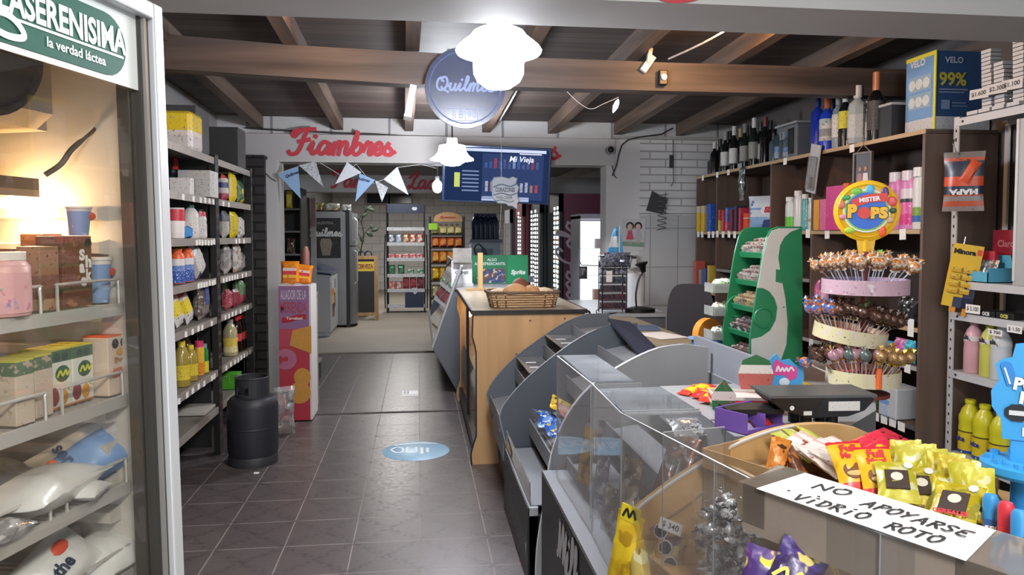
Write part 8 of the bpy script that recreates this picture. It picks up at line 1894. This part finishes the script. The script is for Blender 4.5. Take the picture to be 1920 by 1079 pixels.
txt('P', .03, M('3a2c10', .4), FS(-.037, -.0, 3), ds, h=.044, bold=.12); txt('P', .026, M('f0b828', .4), FS(-.037, -.0, 4), ds, h=.04, bold=.07)
txt('PS', .05, M('3a2c10', .4), FS(.033, -.006, 3), ds, h=.038, bold=.12); txt('PS', .045, M('f0b828', .4), FS(.033, -.006, 4), ds, h=.034, bold=.07)
b = B(); b.cyl(.017, .003, .006, 20, T=FS(-.006, -.006)); b.o('red_letter', [M('d8403c', .4), INK], ds)
# lollipops: one of each kind, then copies set into the tiers
def lolly(m_c, m_w, stick):
    r0 = tag(empty('lollipop', (0, 0, -5)), 'x', 'lollipop')
    b = B(); b.tube([(0, 0, 0), (0, 0, .085)], .0022, 5); b.o('stick', M(stick, .5), r0)
    b = B(); b.ell((0, 0, .1), (.0215, .0215, .022), 12); b.o('candy', m_c, r0)
    b = B()
    for k in range(5):
        a = k * 1.256; b.add([(0, 0, .116), (.014 * math.cos(a), .014 * math.sin(a), .132 + .004 * (k % 2)), (.014 * math.cos(a + .8), .014 * math.sin(a + .8), .13)], [(0, 1, 2)])
    b.lathe([(.0165, .082), (.007, .076), (.009, .068)], 8); b.o('wrapper', m_w, r0)
    return r0
KIND = {'ow': (FOIL('d8c8b8', 'c87a3c', '5a7a4c', 60, .2, .1), FOIL('d8d0c8', 'd8904a', None, 60, .2, .1), 'dcdcd8', 'orange and white'), 'gr': (M('5ab83c', .2, coat=.6), M('7ad05a', .3), 'dcdcd8', 'bright green'),
        'dk': (FOIL('4a342c', '6a4a3c', '2c2422', 60, .2, .1), FOIL('3a2c28', '5a4438', None, 60, .25, .1), 'c8c0b8', 'dark brown'), 'bl': (FOIL('c8743c', '3a6ab4', 'd8b48c', 60, .2, .1), FOIL('c8844a', '5a84c0', None, 60), 'd8d8d4', 'orange and blue'),
        'pk': (M('b88a94', .12, coat=.8), FOIL('c88a94', 'd8b04a', None, 60, .2, .3), 'd8c8c8', 'clear pink'), 'gd': (FOIL('b08a5c', 'c8a070', '8a6a44', 60, .2, .3), FOIL('d8b04a', 'e0c060', None, 60, .2, .5), 'd8d0c8', 'golden'), 'sv': (M('5a6a64', .15, coat=.8), FOIL('b8b8b4', 'd8d8d4', None, 60, .2, .6), 'd8d8d8', 'dark glassy')}
SRC = {}
def plant_lolly(kind, T, label, group):
    first = kind not in SRC
    if first: SRC[kind] = lolly(*KIND[kind][:3])
    o = SRC[kind] if first else dup(SRC[kind], (0, 0, 0))
    W_ = Matrix.Translation((LX, LY, LZ)) @ Matrix.Rotation(R(-32), 4, 'Z') @ T
    o.location = W_.translation; o.rotation_euler = W_.to_euler(); o['label'] = label; o['group'] = group
random.seed(14)
SETS = [('top', 20, lambda k: 'gr' if k == 12 else 'ow', .055), ('middle', 26, lambda k: ('bl' if k < 8 else 'gr' if k == 14 else 'dk'), .05), ('lowest', 28, lambda k: ('dk' if k < 4 else 'gd' if k > 18 else 'pk' if k % 3 else 'sv'), .045)]
for (nm_, cnt, fk, lean), T in zip(SETS, tiers):
    for k in range(cnt):
        u = k / (cnt - 1) * 2 - 1     # from left to right as seen from the shop
        row = k % 2
        x = u * (.105 if nm_ == 'top' else .1); y = -.075 * math.sqrt(max(0, 1 - u * u)) * (1 if row else .1)
        tl = Matrix.Rotation(u * R(38) + random.uniform(-.12, .12), 4, 'Y') @ Matrix.Rotation(R(18 if row else 2) + random.uniform(-.1, .1), 4, 'X')
        s_ = random.uniform(.85, 1.12)
        plant_lolly(fk(k), T @ Matrix.Translation((x * .9, y, -.005)) @ tl @ Matrix.Diagonal((1, 1, s_, 1)), '%s lollipop in the %s tier, %s from the left' % (KIND[fk(k)][3], nm_, ORD[k]), 'lollipops in the %s tier' % nm_)
plant_lolly('bl', tiers[2] @ Matrix.Translation((-.1, -.05, .0)) @ Matrix.Rotation(R(-68), 4, 'Y'), 'striped round lollipop sticking far out at the left of the lowest tier', 'lollipops in the lowest tier')
# ---------------------------------------------------------------- blue sweet stand at the picture edge
BX0 = at(1925, 900, Y=1.36)
t = thing('blue_sweet_stand', 'bright blue two-tier sweet stand with a popsicle-shaped header card', 'stand', (BX0.x + .0, 1.36, .902), R(-36))
BL = M('3a9ad8', .35); BLD = M('2c84c4', .4)
zz = lambda py: at(1905, py, Y=1.36).z - .902
b = B(); b.lathe([(0, 0), (.085, 0), (.09, .01), (.09, .022), (.03, .03), (0, .03)], 28); b.o('base_tray', BL, t)
b = B(); b.cyl(.028, .02, zz(885), 16); b.o('column', BLD, t)
zt = zz(880)
b = B(); b.lathe([(0, -.012), (.075, -.012), (.083, -.004), (.083, .01), (.07, .014), (0, .014)], 32, c=(0, 0, zt)); 
for k in range(10): a = k * PI / 5; b.cyl(.009, .012, .022, 8, (.066 * math.cos(a), .066 * math.sin(a), zt))
b.o('upper_tray', BL, t)
b = B(); b.box(-.03, .03, -.012, .012, zt + .014, zt + .075); b.o('header_socket', BL, t)
hz0 = zt + .06
hp = [(x * 1.08, z * .8) for x, z in [(-.042, .0), (.05, .0), (.06, .06), (.072, .1), (.075, .15), (.06, .19), (.05, .235), (.03, .25), (.01, .24), (-.005, .25), (-.025, .245), (-.03, .21), (-.045, .205), (-.056, .19), (-.05, .15), (-.062, .12), (-.06, .08), (-.045, .05)]]
b = B(); b.prism(hp, .004, T=fr((0, -.013, hz0), (1, 0, 0), (0, 0, 1))); hd = b.o('header_card', BL, t)
HF = lambda x, z, k=0: fr((x * 1.08, -.0175 - .001 * k, hz0 + z * .8), (1, 0, 0), (0, 0, 1)) @ Matrix.Diagonal((1.0, .8, 1, 1))
def pop(x, z, rot, w, h, c):
    b = B(); T = HF(x, z) @ Matrix.Rotation(R(rot), 4, 'Z'); pts = [(-w / 2, 0), (w / 2, 0)] + [(w / 2 * math.cos(a * PI / 8), h + w / 2 * math.sin(a * PI / 8)) for a in range(9)]; b.prism(pts, .003, T=T); o = b.o('popsicle_picture', M(c, .4), hd)
    b = B(); b.ribbon([(-w * .2, h * .1), (-w * .2, h * .9)], w * .15, .0038, 0, T, 0); b.o('highlight_line', M('e8e4e4', .4), o)
pop(.018, .15, -4, .028, .07, 'd8364c'); pop(-.028, .14, 14, .02, .05, '2c7cc8')
for w, z, x in (('PUSH', .142, .008), ('POP', .108, .012)):
    for k, (bo, c) in enumerate(((.16, '1c1c20'), (.05, 'eceef0'))): txt(w, .075 if w == 'PUSH' else .062, M(c, .4), HF(x, z, 4 + k) @ Matrix.Rotation(R(-6), 4, 'Z'), hd, h=.033, bold=bo)
for x in (-.02, .035): b = B(); b.cyl(.023, .0, .002, 8, T=HF(x, .07, 2) @ Matrix.Rotation(PI / 8, 4, 'Z')); b.box(-.014, .014, -.006, .006, .002, .0024, 1, HF(x, .07, 2)); b.o('warning_seal', [M('1c1e24', .4), M('c8ccd0', .5)], hd)
b = B(); b.box(-.012, .04, .012, .034, .0, .001, 0, HF(0, 0, 2)); b.o('price_label', PAPER, hd); txt('$420', .042, INK, HF(.014, .023, 3.5), hd, h=.013)
for i, (px, py, c, c2, l) in enumerate(((1857, 962, '3a94d4', 'b8c4cc', 'blue and clear push-up sweet standing at the foot of the blue stand'), (1887, 955, 'd83a48', '8a2c34', 'red push-up sweet with white lettering on the blue stand'), (1912, 968, '3a94d4', 'c8d0d8', 'blue push-up sweet at the very edge of the picture'))):
    p = at(px, py, Y=1.245 - .04 * i); t2 = thing('push_sweet', l, 'sweet', (p.x, p.y, .925), R(-36))
    b = B(); b.cyl(.0125, 0, .06, 14); b.o('tube', M(c if i == 1 else c2, .25, coat=.5), t2); b = B(); b.lathe([(.0135, .045), (.0135, .085), (.010, .093), (0, .095)], 14); b.o('cap', M(c, .3, coat=.4), t2)
    b = B(); b.box(-.011, .011, -.0145, -.0125, .012, .05); sl = b.o('sleeve_label', M('c82c38' if i == 1 else '2c5a94', .4), t2); txt('PUSH', .018, M('f0e8e8', .4), fr((0, -.0152, .036), (1, 0, 0), (0, 0, 1)), sl, bold=.08); txt('POP', .016, M('f0e8e8', .4), fr((0, -.0152, .026), (1, 0, 0), (0, 0, 1)), sl, bold=.08)
